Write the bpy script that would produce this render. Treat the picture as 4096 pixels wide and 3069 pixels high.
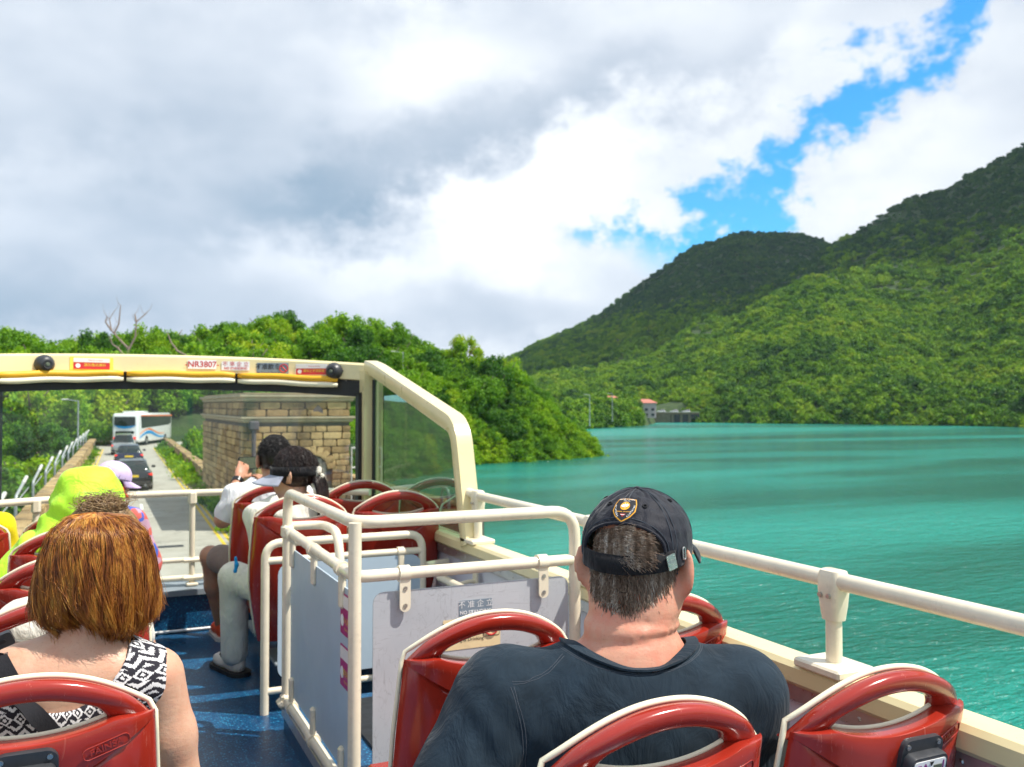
import bpy, bmesh, math, random
import numpy as np
from mathutils import Vector, Matrix, Euler
from mathutils.bvhtree import BVHTree
R_ = math.radians
random.seed(7); rng = np.random.default_rng(7)
scene = bpy.context.scene
for o in list(bpy.data.objects): bpy.data.objects.remove(o)
COL = scene.collection

# ------------------------------------------------------------------ camera
CAMZ = 4.08
YAW, PITCH = 24.86, 1.37
cam_d = bpy.data.cameras.new('camera'); cam = bpy.data.objects.new('camera', cam_d); COL.objects.link(cam)
cam.location = (0, 0, CAMZ)
cam.rotation_euler = (R_(90 + PITCH), 0, R_(-YAW))
cam_d.sensor_width = 36; cam_d.lens = 36 * 900 / 1024
cam_d.clip_start = .05; cam_d.clip_end = 20000
cam_d.dof.use_dof = True; cam_d.dof.focus_distance = 1.75; cam_d.dof.aperture_fstop = 8.0
scene.camera = cam

# ------------------------------------------------------------------ sun, exposure
SUNDIR = Vector((.50, -.36, 1.0)).normalized()
sun_d = bpy.data.lights.new('sun', 'SUN'); sun_d.energy = 4.3; sun_d.angle = R_(.55); sun_d.color = (1, .945, .86)
sun = bpy.data.objects.new('sun', sun_d); COL.objects.link(sun)
sun.rotation_euler = SUNDIR.to_track_quat('Z', 'Y').to_euler(); sun.location = (0, 0, 60)
scene.view_settings.view_transform = 'Standard'; scene.view_settings.look = 'None'
scene.view_settings.exposure = 0.55; scene.view_settings.gamma = 1.0
scene.view_settings.use_curve_mapping = False
try:
    scene.cycles.max_bounces = 7; scene.cycles.diffuse_bounces = 3; scene.cycles.glossy_bounces = 3; scene.cycles.transparent_max_bounces = 16
    scene.cycles.caustics_reflective = False; scene.cycles.caustics_refractive = False
except Exception: pass


# ------------------------------------------------------------------ node helper
class G:
    def __init__(s, tree): s.t = tree; s.n = tree.nodes; s.l = tree.links
    def put(s, sock, v):
        if v is None: return
        if isinstance(v, bpy.types.NodeSocket): s.l.new(v, sock)
        else:
            if hasattr(sock, 'default_value'):
                dv = sock.default_value
                if hasattr(dv, '__len__') and not hasattr(v, '__len__'): v = (v,) * len(dv)
                if hasattr(dv, '__len__') and len(dv) == 4 and len(v) == 3: v = tuple(v) + (1,)
                sock.default_value = v
    def node(s, typ, ins=None, **kw):
        n = s.n.new(typ)
        for k, v in kw.items(): setattr(n, k, v)
        for k, v in (ins or {}).items(): s.put(n.inputs[k], v)
        return n
    def m(s, op, a, b=None, c=None, clamp=False):
        n = s.n.new('ShaderNodeMath'); n.operation = op; n.use_clamp = clamp
        s.put(n.inputs[0], a)
        if b is not None: s.put(n.inputs[1], b)
        if c is not None: s.put(n.inputs[2], c)
        return n.outputs[0]
    def add(s, a, b): return s.m('ADD', a, b)
    def sub(s, a, b): return s.m('SUBTRACT', a, b)
    def mul(s, a, b): return s.m('MULTIPLY', a, b)
    def vm(s, op, a, b=None):
        n = s.n.new('ShaderNodeVectorMath'); n.operation = op
        s.put(n.inputs[0], a)
        if b is not None: s.put(n.inputs['Scale'] if op == 'SCALE' else n.inputs[1], b)
        return n.outputs['Value'] if op in ('DOT_PRODUCT', 'LENGTH') else n.outputs[0]
    def xyz(s, v): n = s.node('ShaderNodeSeparateXYZ', {0: v}); return n.outputs
    def comb(s, x, y, z): return s.node('ShaderNodeCombineXYZ', {0: x, 1: y, 2: z}).outputs[0]
    def smooth(s, v, lo, hi, a=0., b=1.):
        n = s.node('ShaderNodeMapRange', {'Value': v, 'From Min': lo, 'From Max': hi, 'To Min': a, 'To Max': b}); n.interpolation_type = 'SMOOTHSTEP'
        return n.outputs[0]
    def lin(s, v, lo, hi, a=0., b=1.):
        return s.node('ShaderNodeMapRange', {'Value': v, 'From Min': lo, 'From Max': hi, 'To Min': a, 'To Max': b}).outputs[0]
    def noise(s, vec=None, scale=5., detail=3., rough=.5, dist=0., color=False):
        n = s.node('ShaderNodeTexNoise', {'Scale': scale, 'Detail': detail, 'Roughness': rough, 'Distortion': dist})
        if vec is not None: s.put(n.inputs['Vector'], vec)
        return n.outputs['Color' if color else 'Fac']
    def mix(s, f, a, b, blend='MIX'):
        n = s.n.new('ShaderNodeMix'); n.data_type = 'RGBA'; n.blend_type = blend
        s.put(n.inputs['Factor'], f); s.put(n.inputs['A'], a) if False else None
        A = [i for i in n.inputs if i.type == 'RGBA']
        s.put(A[0], a); s.put(A[1], b)
        return [o for o in n.outputs if o.type == 'RGBA'][0]
    def ramp(s, f, stops, interp='LINEAR'):
        n = s.node('ShaderNodeValToRGB', {0: f}); cr = n.color_ramp; cr.interpolation = interp
        while len(cr.elements) < len(stops): cr.elements.new(.5)
        for e, (p, c) in zip(cr.elements, stops):
            e.position = p; e.color = tuple(c) + ((1,) if len(c) == 3 else ())
        return n.outputs[0]
    def coord(s, which='Object'): return s.node('ShaderNodeTexCoord').outputs[which]
    def bump(s, h, strength=.3, dist=.01, normal=None):
        n = s.node('ShaderNodeBump', {'Strength': strength, 'Distance': dist, 'Height': h})
        if normal is not None: s.put(n.inputs['Normal'], normal)
        return n.outputs[0]


def sRGB(r, g, b):
    f = lambda c: (c / 255 / 12.92) if c / 255 <= .04045 else ((c / 255 + .055) / 1.055) ** 2.4
    return (f(r), f(g), f(b))

MATS = {}
def newmat(name):
    m = bpy.data.materials.new(name); m.use_nodes = True
    MATS[name] = m; g = G(m.node_tree)
    bs = g.n['Principled BSDF']
    return m, g, bs

def mat(name, col, rough=.5, metal=0., vary=.12, vscale=6., bump=0., bscale=60., coat=0., spec=None, sss=0., dirt=0., emis=None):
    """plain painted / moulded / cloth surface with uneven tone, roughness wear and fine relief"""
    if name in MATS: return MATS[name]
    m, g, bs = newmat(name)
    co = g.coord('Object')
    n1 = g.noise(co, vscale, 4, .6)
    c = g.mix(g.lin(n1, .25, .75), tuple(x * (1 - vary) for x in col), tuple(min(1, x * (1 + vary)) for x in col))
    if dirt:
        n3 = g.noise(co, vscale * 2.3, 6, .7, .6)
        c = g.mix(g.mul(g.smooth(n3, .55, .72), dirt), c, tuple(x * .45 for x in col))
    g.put(bs.inputs['Base Color'], c)
    n2 = g.noise(co, vscale * 3, 3, .6)
    g.put(bs.inputs['Roughness'], g.lin(n2, .3, .7, max(.02, rough - .07), min(1, rough + .09)))
    bs.inputs['Metallic'].default_value = metal
    if coat: bs.inputs['Coat Weight'].default_value = coat; bs.inputs['Coat Roughness'].default_value = .08
    if spec is not None: bs.inputs['Specular IOR Level'].default_value = spec
    if sss: bs.inputs['Subsurface Weight'].default_value = sss; bs.inputs['Subsurface Radius'].default_value = (.02, .008, .004); bs.inputs['Subsurface Scale'].default_value = .35
    if bump: g.put(bs.inputs['Normal'], g.bump(g.noise(co, bscale, 5, .65), bump, .004))
    if emis: bs.inputs['Emission Color'].default_value = tuple(emis[:3]) + (1,); bs.inputs['Emission Strength'].default_value = emis[3]
    return m


# ------------------------------------------------------------------ world: blue sky with broken cloud
w = bpy.data.worlds.new('World'); scene.world = w; w.use_nodes = True
g = G(w.node_tree); g.n.clear()
d = g.vm('NORMALIZE', g.coord('Generated'))
dx, dy, dz = g.xyz(d)
DEG = 180 / math.pi
az = g.mul(g.m('ARCTAN2', dx, dy), DEG)
el = g.mul(g.m('ARCSINE', dz), DEG)
def n2(sx, sy, ox, detail, rough):
    n = g.node('ShaderNodeTexNoise', {'Vector': g.comb(g.m('MULTIPLY_ADD', az, sx, ox), g.mul(el, sy), 0), 'Scale': 1., 'Detail': detail, 'Roughness': rough}); n.noise_dimensions = '2D'
    return n.outputs['Fac']
wa = n2(.085, .115, 0, 1, .5); wb = n2(.085, .115, 57, 1, .5); wc = n2(.36, .5, 20, 3, .62)
azw = g.add(az, g.add(g.mul(g.sub(wa, .5), 13), g.mul(g.sub(wc, .5), 5.0)))
elw = g.add(el, g.add(g.mul(g.sub(wb, .5), 8), g.mul(g.sub(wc, .5), -3.2)))
def blob(a0, e0, ra, re, rot, amp):
    c, s = math.cos(R_(rot)), math.sin(R_(rot))
    u = g.sub(azw, a0); v = g.sub(elw, e0)
    p = g.m('MULTIPLY_ADD', u, c / ra, g.mul(v, s / ra)); q = g.m('MULTIPLY_ADD', u, -s / re, g.mul(v, c / re))
    r2 = g.add(g.mul(p, p), g.mul(q, q))
    return g.mul(g.m('EXPONENT', g.mul(r2, -1)), amp)
fb = n2(.075, .16, 5, 3, .55); fine = wc
B = g.add(.93, g.add(g.mul(g.sub(fb, .5), .55), g.mul(g.sub(fine, .5), .17)))
for a in [(12.5, 13.2, 10, 2.6, 12, -.52), (-2, 15.5, 11, 4, 0, -.30), (30, 18.6, 13, 2.0, 10, -.26), (27.5, 12.8, 7.5, 3.2, 12, .75), (-2, 5.5, 14, 2.6, 0, -.42), (20, 8.6, 9, 1.6, 2, .22), (24, 5.0, 12, 1.8, 0, -.16), (19, 21.5, 4, 4, 60, .25), (42, 19.5, 7, 4, 40, .2), (50.5, 14.5, 5, 3.2, 45, .12)]:
    B = g.add(B, blob(*a))
ccol = g.ramp(g.lin(B, 0., 1.5), [(.0, (.11, .20, .30)), (.22, (.21, .30, .40)), (.42, (.37, .435, .52)), (.58, (.52, .57, .64)), (.70, (.64, .68, .725)), (.84, (.77, .79, .81)), (1, (.86, .86, .86))])
# the blue gap runs up and to the right between two cloud banks, and further small breaks elsewhere in the sky
gx = g.sub(azw, 41.8); gy = g.sub(elw, 14.2); ca, sa = math.cos(R_(36.5)), math.sin(R_(36.5))
gl = g.add(g.mul(gx, ca), g.mul(gy, sa)); gs = g.m('ABSOLUTE', g.add(g.mul(gx, -sa), g.mul(gy, ca)))
n5 = n2(.42, .5, 91, 3, .62)
gap = g.smooth(g.add(gs, g.mul(g.sub(n5, .5), 4.0)), .30, 2.5, 1, 0)
gap = g.mul(gap, g.smooth(gl, -11, -7.5)); gap = g.mul(gap, g.smooth(gl, 17, 24, 1, 0))
far = g.smooth(wb, .60, .68)
out = g.smooth(g.m('ABSOLUTE', g.sub(az, 25)), 34, 48)
gap = g.m('MAXIMUM', gap, g.mul(far, out))
sky = g.node('ShaderNodeTexSky'); sky.sky_type = 'NISHITA'; sky.sun_disc = False
sky.sun_elevation = math.asin(SUNDIR.z); sky.sun_rotation = math.atan2(SUNDIR.x, SUNDIR.y)
sky.air_density = 1.0; sky.dust_density = .4; sky.ozone_density = 2.0
blue = g.mix(1.0, sky.outputs[0], (.030, .115, .155), 'MULTIPLY')
col = g.mix(gap, ccol, blue)
bg = g.node('ShaderNodeBackground', {'Color': col, 'Strength': 1.0})
g.l.new(bg.outputs[0], g.node('ShaderNodeOutputWorld').inputs[0])
w.cycles.sampling_method = 'MANUAL'; w.cycles.sample_map_resolution = 256


# ------------------------------------------------------------------ mesh + object helpers
class MB:
    def __init__(s): s.v = []; s.f = []
    def raw(s, v, f):
        o = len(s.v); s.v += [tuple(p) for p in v]; s.f += [tuple(i + o for i in q) for q in f]; return s
    def box(s, c, size, M=None, bev=0.):
        hx, hy, hz = size[0] / 2, size[1] / 2, size[2] / 2
        if bev <= 0:
            vs = [(x, y, z) for z in (-hz, hz) for y in (-hy, hy) for x in (-hx, hx)]
            fs = [(0, 2, 3, 1), (4, 5, 7, 6), (0, 1, 5, 4), (2, 6, 7, 3), (0, 4, 6, 2), (1, 3, 7, 5)]
        else:
            b = min(bev, hx * .98, hy * .98, hz * .98); vs = []; idx = {}
            for sx in (-1, 1):
                for sy in (-1, 1):
                    for sz in (-1, 1):
                        for a in range(3):
                            p = [sx * (hx - b), sy * (hy - b), sz * (hz - b)]; p[a] = (sx * hx, sy * hy, sz * hz)[a]
                            idx[(sx, sy, sz, a)] = len(vs); vs.append(tuple(p))
            fs = []
            for a in range(3):
                b1, b2 = (a + 1) % 3, (a + 2) % 3
                for sg in (-1, 1):
                    q = []
                    for u, v in ((-1, -1), (1, -1), (1, 1), (-1, 1)):
                        k = [0, 0, 0]; k[a] = sg; k[b1] = u; k[b2] = v; q.append(idx[(*k, a)])
                    fs.append(tuple(q if sg > 0 else q[::-1]))
            for a in range(3):
                b1, b2 = (a + 1) % 3, (a + 2) % 3
                for u in (-1, 1):
                    for v in (-1, 1):
                        q = []
                        for t, ax in ((-1, b1), (1, b1), (1, b2), (-1, b2)):
                            k = [0, 0, 0]; k[a] = t; k[b1] = u; k[b2] = v; q.append(idx[(*k, ax)])
                        fs.append(tuple(q if u * v > 0 else q[::-1]))
            for sx in (-1, 1):
                for sy in (-1, 1):
                    for sz in (-1, 1):
                        q = [idx[(sx, sy, sz, a)] for a in range(3)]
                        fs.append(tuple(q if sx * sy * sz > 0 else q[::-1]))
        if M is not None: vs = [tuple(M @ Vector(p)) for p in vs]
        return s.raw([(p[0] + c[0], p[1] + c[1], p[2] + c[2]) for p in vs], fs)
    def tube(s, path, r, n=12, cap=True, closed=False):
        P = [Vector(p) for p in path]; k = len(P)
        rr = r if hasattr(r, '__len__') else [r] * k
        T = []
        for i in range(k):
            a = P[(i - 1) % k] if (closed or i > 0) else P[i]; b = P[(i + 1) % k] if (closed or i < k - 1) else P[i]
            T.append((b - a).normalized())
        up = Vector((0, 0, 1)) if abs(T[0].z) < .9 else Vector((1, 0, 0))
        nrm = (up - T[0] * up.dot(T[0])).normalized(); vs = []
        for i in range(k):
            nrm = (nrm - T[i] * nrm.dot(T[i])).normalized(); bn = T[i].cross(nrm)
            for j in range(n):
                t = 2 * math.pi * j / n
                vs.append(P[i] + (nrm * math.cos(t) + bn * math.sin(t)) * rr[i])
        fs = []
        for i in range(k if closed else k - 1):
            a, b = i * n, ((i + 1) % k) * n
            fs += [(a + j, a + (j + 1) % n, b + (j + 1) % n, b + j) for j in range(n)]
        if cap and not closed: fs += [tuple(range(n))[::-1], tuple((k - 1) * n + j for j in range(n))]
        return s.raw(vs, fs)
    def loft(s, rings, cap=True, closed=True):
        n = len(rings[0]); vs = [p for r in rings for p in r]; fs = []
        for i in range(len(rings) - 1):
            for j in range(n if closed else n - 1):
                fs.append((i * n + j, i * n + (j + 1) % n, (i + 1) * n + (j + 1) % n, (i + 1) * n + j))
        if cap and closed: fs += [tuple(range(n))[::-1], tuple((len(rings) - 1) * n + j for j in range(n))]
        return s.raw(vs, fs)
    def prism(s, poly, d0, d1, M):
        """2D polygon (ccw) extruded along local z from d0 to d1, M maps local to world"""
        n = len(poly); vs = [M @ Vector((p[0], p[1], z)) for z in (d0, d1) for p in poly]
        fs = [tuple(range(n))[::-1], tuple(range(n, 2 * n))] + [(j, (j + 1) % n, n + (j + 1) % n, n + j) for j in range(n)]
        return s.raw(vs, fs)
    def grid(s, fn, nu, nv):
        vs = [fn(i / nu, j / nv) for j in range(nv + 1) for i in range(nu + 1)]
        return s.raw(vs, [(j * (nu + 1) + i, j * (nu + 1) + i + 1, (j + 1) * (nu + 1) + i + 1, (j + 1) * (nu + 1) + i) for j in range(nv) for i in range(nu)])
    def mesh(s, name): 
        me = bpy.data.meshes.new(name); me.from_pydata([tuple(p) for p in s.v], [], s.f); me.update(); return me
    def build(s, name, m, parent=None, smooth=True, angle=40, recalc=False):
        return link(name, s.mesh(name), m, parent, smooth, angle, recalc)

def link(name, me, m=None, parent=None, smooth=True, angle=40, recalc=False):
    if recalc:
        bm = bmesh.new(); bm.from_mesh(me); bmesh.ops.recalc_face_normals(bm, faces=bm.faces); bm.to_mesh(me); bm.free()
    if m is not None:
        for q in (m if isinstance(m, (list, tuple)) else [m]): me.materials.append(MATS[q] if isinstance(q, str) else q)
    if smooth:
        me.shade_smooth()
        if angle < 180:
            try: me.set_sharp_from_angle(angle=R_(angle))
            except Exception: pass
    o = bpy.data.objects.new(name, me); COL.objects.link(o)
    if parent is not None: adopt(o, parent)
    return o

def world_loc(o):
    M = o.matrix_basis.copy()
    if o.parent: M = world_loc(o.parent) @ o.matrix_parent_inverse @ M
    return M
def adopt(o, p):
    o.parent = p; o.matrix_parent_inverse = world_loc(p).inverted()
def tag(o, label=None, cat=None, group=None, kind=None):
    for k, v in (('label', label), ('category', cat), ('group', group), ('kind', kind)):
        if v: o[k] = v
    return o
def empty(name, loc, label, cat, group=None, rz=0.):
    o = bpy.data.objects.new(name, None); COL.objects.link(o); o.location = loc; o.rotation_euler = (0, 0, rz)
    o.empty_display_size = .2
    return tag(o, label, cat, group)
def copy_tree(o, parent=None):
    c = o.copy(); COL.objects.link(c)
    if parent is not None: c.parent = parent
    for ch in list(o.children): copy_tree(ch, c)
    return c
def arc(c, r, a0, a1, n, ax=(1, 0, 0), ay=(0, 0, 1)):
    c, ax, ay = Vector(c), Vector(ax), Vector(ay)
    return [c + ax * (r * math.cos(R_(a0 + (a1 - a0) * i / n))) + ay * (r * math.sin(R_(a0 + (a1 - a0) * i / n))) for i in range(n + 1)]
def rounded(path, r, n=5):
    """polyline with rounded corners"""
    P = [Vector(p) for p in path]; out = [P[0]]
    for i in range(1, len(P) - 1):
        a = (P[i - 1] - P[i]); b = (P[i + 1] - P[i]); k = min(r, a.length * .45, b.length * .45)
        p0 = P[i] + a.normalized() * k; p2 = P[i] + b.normalized() * k
        for t in range(n + 1):
            u = t / n; out.append(p0 * (1 - u) ** 2 + P[i] * 2 * u * (1 - u) + p2 * u * u)
    return out + [P[-1]]
def text_mesh(txt, size, align='CENTER', extrude=0., bold=0.):
    c = bpy.data.curves.new('lettering', 'FONT'); c.body = txt; c.size = size; c.align_x = align; c.align_y = 'CENTER'
    c.extrude = extrude; c.offset = bold; c.resolution_u = 3
    o = bpy.data.objects.new('lettering', c); me = bpy.data.meshes.new_from_object(o)
    bpy.data.objects.remove(o); bpy.data.curves.remove(c)
    return me
def text_on(txt, size, M, m, parent, name='lettering', **kw):
    me = text_mesh(txt, size, **kw); me.name = name; me.transform(M)
    return link(name, me, m, parent, smooth=False)
def frame_M(o, right, up):
    """matrix with local x=right, y=up, z=right x up at origin o"""
    r = Vector(right).normalized(); u = Vector(up); u = (u - r * u.dot(r)).normalized(); n = r.cross(u)
    return Matrix(((r.x, u.x, n.x, o[0]), (r.y, u.y, n.y, o[1]), (r.z, u.z, n.z, o[2]), (0, 0, 0, 1)))
def rrect(wd, ht, r, n=4):
    p = []
    for cx, cy, a in ((wd / 2 - r, ht / 2 - r, 0), (-wd / 2 + r, ht / 2 - r, 90), (-wd / 2 + r, -ht / 2 + r, 180), (wd / 2 - r, -ht / 2 + r, 270)):
        p += [(cx + r * math.cos(R_(a + 90 * i / n)), cy + r * math.sin(R_(a + 90 * i / n))) for i in range(n + 1)]
    return p
def noise2(x, y, sc, seed=0):
    """cheap smooth value noise for terrain (numpy)"""
    x = np.asarray(x, float) / sc; y = np.asarray(y, float) / sc
    xi, yi = np.floor(x).astype(int), np.floor(y).astype(int); fx, fy = x - xi, y - yi
    h = lambda a, b: np.modf(np.abs(np.sin(a * 127.1 + b * 311.7 + seed * 74.7) * 43758.5453))[0]
    fx = fx * fx * (3 - 2 * fx); fy = fy * fy * (3 - 2 * fy)
    return (h(xi, yi) * (1 - fx) + h(xi + 1, yi) * fx) * (1 - fy) + (h(xi, yi + 1) * (1 - fx) + h(xi + 1, yi + 1) * fx) * fy - .5
# world picture axes, for judging what lies in view
_th, _ph = R_(YAW), R_(PITCH)
VF = np.array([math.sin(_th) * math.cos(_ph), math.cos(_th) * math.cos(_ph), math.sin(_ph)]); VR = np.array([math.cos(_th), -math.sin(_th), 0.]); VU = np.cross(VR, VF)
def view(p):
    v = np.asarray(p, float) - np.array([0, 0, CAMZ]); D = v @ VF
    return 512 + 900 * (v @ VR) / D, 383.5 - 900 * (v @ VU) / D, D
# ================================================================== water, terrain, woods
WZ = -5.5
def m_water():
    m, g, bs = newmat('lake_water')
    co = g.coord('Object')
    big = g.noise(g.vm('MULTIPLY', co, (.0045, .021, 1)), 1., 5, .6, .4)
    c = g.mix(g.smooth(big, .40, .60), (.004, .110, .076), (.008, .245, .188))
    g.put(bs.inputs['Base Color'], c)
    bs.inputs['Specular IOR Level'].default_value = .5; bs.inputs['IOR'].default_value = 1.33
    g.put(bs.inputs['Roughness'], g.smooth(big, .3, .7, .10, .24))
    a = g.noise(g.vm('MULTIPLY', co, (.55, 1.5, 1)), 1., 4, .6, .25)
    b = g.noise(g.vm('MULTIPLY', co, (2.3, 4.6, 1)), 1., 3, .6)
    w3 = g.noise(g.vm('MULTIPLY', co, (.07, .2, 1)), 1., 3, .5)
    h = g.add(g.add(g.mul(a, 1.0), g.mul(b, .30)), g.mul(w3, .7))
    g.put(bs.inputs['Normal'], g.bump(h, g.smooth(big, .3, .7, .75, 1.0), .55))
    return m
m_water()
mb = MB(); mb.raw([(-40, -400, WZ), (2500, -400, WZ), (2500, 900, WZ), (-40, 900, WZ)], [(0, 1, 2, 3)])
tag(mb.build('lake_water', 'lake_water', smooth=False), kind='structure')

def m_ground(name, a, b):
    m, g, bs = newmat(name); co = g.coord('Object')
    n = g.noise(co, .35, 6, .65); g.put(bs.inputs['Base Color'], g.mix(g.smooth(n, .35, .65), a, b)); bs.inputs['Roughness'].default_value = .95
    g.put(bs.inputs['Normal'], g.bump(g.noise(co, 1.5, 6, .7), .8, .3))
m_ground('forest_floor', (.020, .045, .010), (.05, .085, .02))

def m_leaf(name, stops, trans=.34):
    m, g, bs = newmat(name)
    rnd = g.node('ShaderNodeObjectInfo').outputs['Random']
    n = g.noise(g.node('ShaderNodeNewGeometry').outputs['Position'], .06 if 'near' in name else .022, 2, .6)
    isl = g.node('ShaderNodeNewGeometry').outputs['Random Per Island']
    f = g.add(g.mul(rnd, .50), g.add(g.mul(g.smooth(n, .3, .7), .34), g.mul(isl, .26)))
    c = g.ramp(g.lin(f, .08, 1.0), stops)
    g.put(bs.inputs['Base Color'], c); bs.inputs['Roughness'].default_value = .55; bs.inputs['Specular IOR Level'].default_value = .25
    tr = g.node('ShaderNodeBsdfTranslucent', {'Color': g.mix(1., c, (1.15, 1.2, .45), 'MULTIPLY')})
    mx = g.node('ShaderNodeMixShader', {0: trans, 1: bs.outputs[0], 2: tr.outputs[0]})
    g.l.new(mx.outputs[0], g.n['Material Output'].inputs[0])
m_leaf('leaf_near', [(0, (.022, .075, .016)), (.26, (.062, .180, .014)), (.50, (.15, .32, .011)), (.76, (.27, .44, .011)), (1, (.40, .47, .022))])
m_leaf('leaf_far', [(0, (.020, .070, .018)), (.28, (.058, .160, .018)), (.52, (.135, .275, .016)), (.78, (.24, .38, .016)), (1, (.34, .42, .035))], .3)
m_leaf('leaf_scrub_shaded', [(0, (.024, .080, .034)), (.35, (.045, .125, .042)), (.65, (.075, .175, .045)), (1, (.13, .235, .05))], .3)  # scrub green darkened and blued to stand in for cloud shade and haze
mat('bark', (.13, .10, .075), .9, vary=.35, bump=.6, bscale=20)
mat('dead_wood', (.30, .22, .18), .85, vary=.25)

def crown_mesh(name, nl, leaves, ls, seed, rx=1., rz=.8, core=True):
    """leaf clumps over several lobes; unit crown radius ~1, base at z=0"""
    r = np.random.default_rng(seed); lob = []
    for i in range(nl):
        a = r.uniform(0, 2 * math.pi); q = math.sqrt(r.uniform(0, 1)); z = r.uniform(.08, 1.)
        q *= .95 * math.sqrt(max(.06, 1.04 - z * z * .85)) * r.uniform(.75, 1.15); lob.append((q * math.cos(a) * rx, q * math.sin(a) * rx, z * rz * r.uniform(1.0, 1.3), r.uniform(.13, .33) * (1.15 - .35 * z)))
    V = []; F = []
    if core:
        for (x, y, z, s) in lob:
            o = len(V); k = s * .62
            ico = [(0, 0, 1), (.89, 0, .45), (.28, .85, .45), (-.72, .53, .45), (-.72, -.53, .45), (.28, -.85, .45), (.72, .53, -.45), (-.28, .85, -.45), (-.89, 0, -.45), (-.28, -.85, -.45), (.72, -.53, -.45), (0, 0, -1)]
            V += [(x + p[0] * k * r.uniform(.85, 1.1), y + p[1] * k * r.uniform(.85, 1.1), z + p[2] * k * .8) for p in ico]
            for q in [(0, 1, 2), (0, 2, 3), (0, 3, 4), (0, 4, 5), (0, 5, 1), (1, 6, 2), (2, 7, 3), (3, 8, 4), (4, 9, 5), (5, 10, 1), (6, 7, 2), (7, 8, 3), (8, 9, 4), (9, 10, 5), (10, 6, 1), (11, 7, 6), (11, 8, 7), (11, 9, 8), (11, 10, 9), (11, 6, 10)]:
                F.append(tuple(o + j for j in q))
    wts = np.array([l[3] ** 2 for l in lob]); wts /= wts.sum()
    for i in r.choice(nl, leaves, p=wts):
        x, y, z, s = lob[i]; n = r.normal(size=3); n[2] += .25; n /= np.linalg.norm(n)
        c = np.array([x, y, z]) + n * np.array([1, 1, .82]) * s * r.choice([r.uniform(.55, 1.05), r.uniform(.9, 1.55)])
        nn = n + r.normal(size=3) * .55; nn /= np.linalg.norm(nn)
        t = np.cross(nn, r.normal(size=3)); t /= np.linalg.norm(t); b = np.cross(nn, t); k = ls * r.uniform(.6, 1.4)
        o = len(V); bend = nn * k * .3
        V += [tuple(c - t * k - bend), tuple(c - b * k * .62), tuple(c + t * k - bend), tuple(c + b * k * .62)]
        F += [(o, o + 1, o + 2, o + 3)]
    me = bpy.data.meshes.new(name); me.from_pydata(V, [], F); me.update(); return me
CROWN_NEAR = [crown_mesh('crown', 34 + i % 3 * 6, 3900, .058, 40 + i, .9 + .15 * (i % 3), .75 + .16 * (i % 4)) for i in range(5)]
CROWN_FAR = [crown_mesh('crown_far', 17, 760, .105, 80 + i, 1., .72 + .1 * (i % 3)) for i in range(4)]
for me in CROWN_NEAR: me.materials.append(MATS['leaf_near'])
for me in CROWN_FAR: me.materials.append(MATS['leaf_far'])
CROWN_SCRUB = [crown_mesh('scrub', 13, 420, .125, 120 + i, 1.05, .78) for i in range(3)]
for me in CROWN_SCRUB: me.materials.append(MATS['leaf_scrub_shaded'])
def trunk_mesh(seed):
    r = random.Random(seed); mb = MB()
    mb.tube([(0, 0, -.6), (.02, 0, .1), (.05, .03, .45), (.02, .05, .8)], [.085, .06, .05, .03], 7)
    for k in range(4):
        a = k * 1.6 + r.random(); h = .25 + .12 * k
        mb.tube([(.03, .02, h), (.25 * math.cos(a), .25 * math.sin(a), h + .22), (.5 * math.cos(a), .5 * math.sin(a), h + .5)], [.035, .025, .012], 5)
    me = mb.mesh('trunk'); me.materials.append(MATS['bark']); me.shade_smooth(); return me
TRUNK = [trunk_mesh(i) for i in range(3)]

# ---- far hills: polar grid about the lake, ridge heights in metres at real distances
D_ = lambda tab, a: np.interp(a, [t[0] for t in tab], [t[1] for t in tab])
RA = [(20, 1.2), (24.1, 2.74), (25.4, 3.37), (26.3, 4.01), (30.5, 5.82), (33, 7.66), (36.3, 10.04), (38.8, 10.73), (40.3, 10.72), (42.7, 10.41), (44.3, 9.85), (48.3, 7.57), (53.4, 4.2), (70, 3)]
RB = [(24, .2), (27.9, .9), (33.9, 3.77), (37.9, 6.19), (42.1, 8.3), (44.3, 9.85), (46.7, 11.14), (48.8, 12.09), (50.7, 12.2), (52.7, 13.34), (54.7, 14.37), (58.2, 15.4), (62.5, 15.6), (75, 13)]
RC = [(27, .2), (30.4, .44), (33.6, 1.7), (36.7, 3.74), (40.3, 6.43), (42.7, 7.79), (44.4, 8.07), (46.6, 7.14), (49.3, 5.38), (52.4, 3.27), (54.5, 2.05), (58, .69), (70, .3)]
SHORE = [(20, 300), (27.9, 330), (30.4, 385), (32.3, 410), (33.4, 430), (33.9, 500), (37, 495), (42, 485), (50, 470), (54.5, 440), (60, 400), (75, 360)]
DA = [(20, 1300), (40, 1400), (70, 1400)]; DB = [(24, 560), (34, 700), (44, 980), (50, 1080), (75, 1050)]; DC = [(27, 500), (36, 640), (44, 760), (54, 640), (70, 520)]
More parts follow.
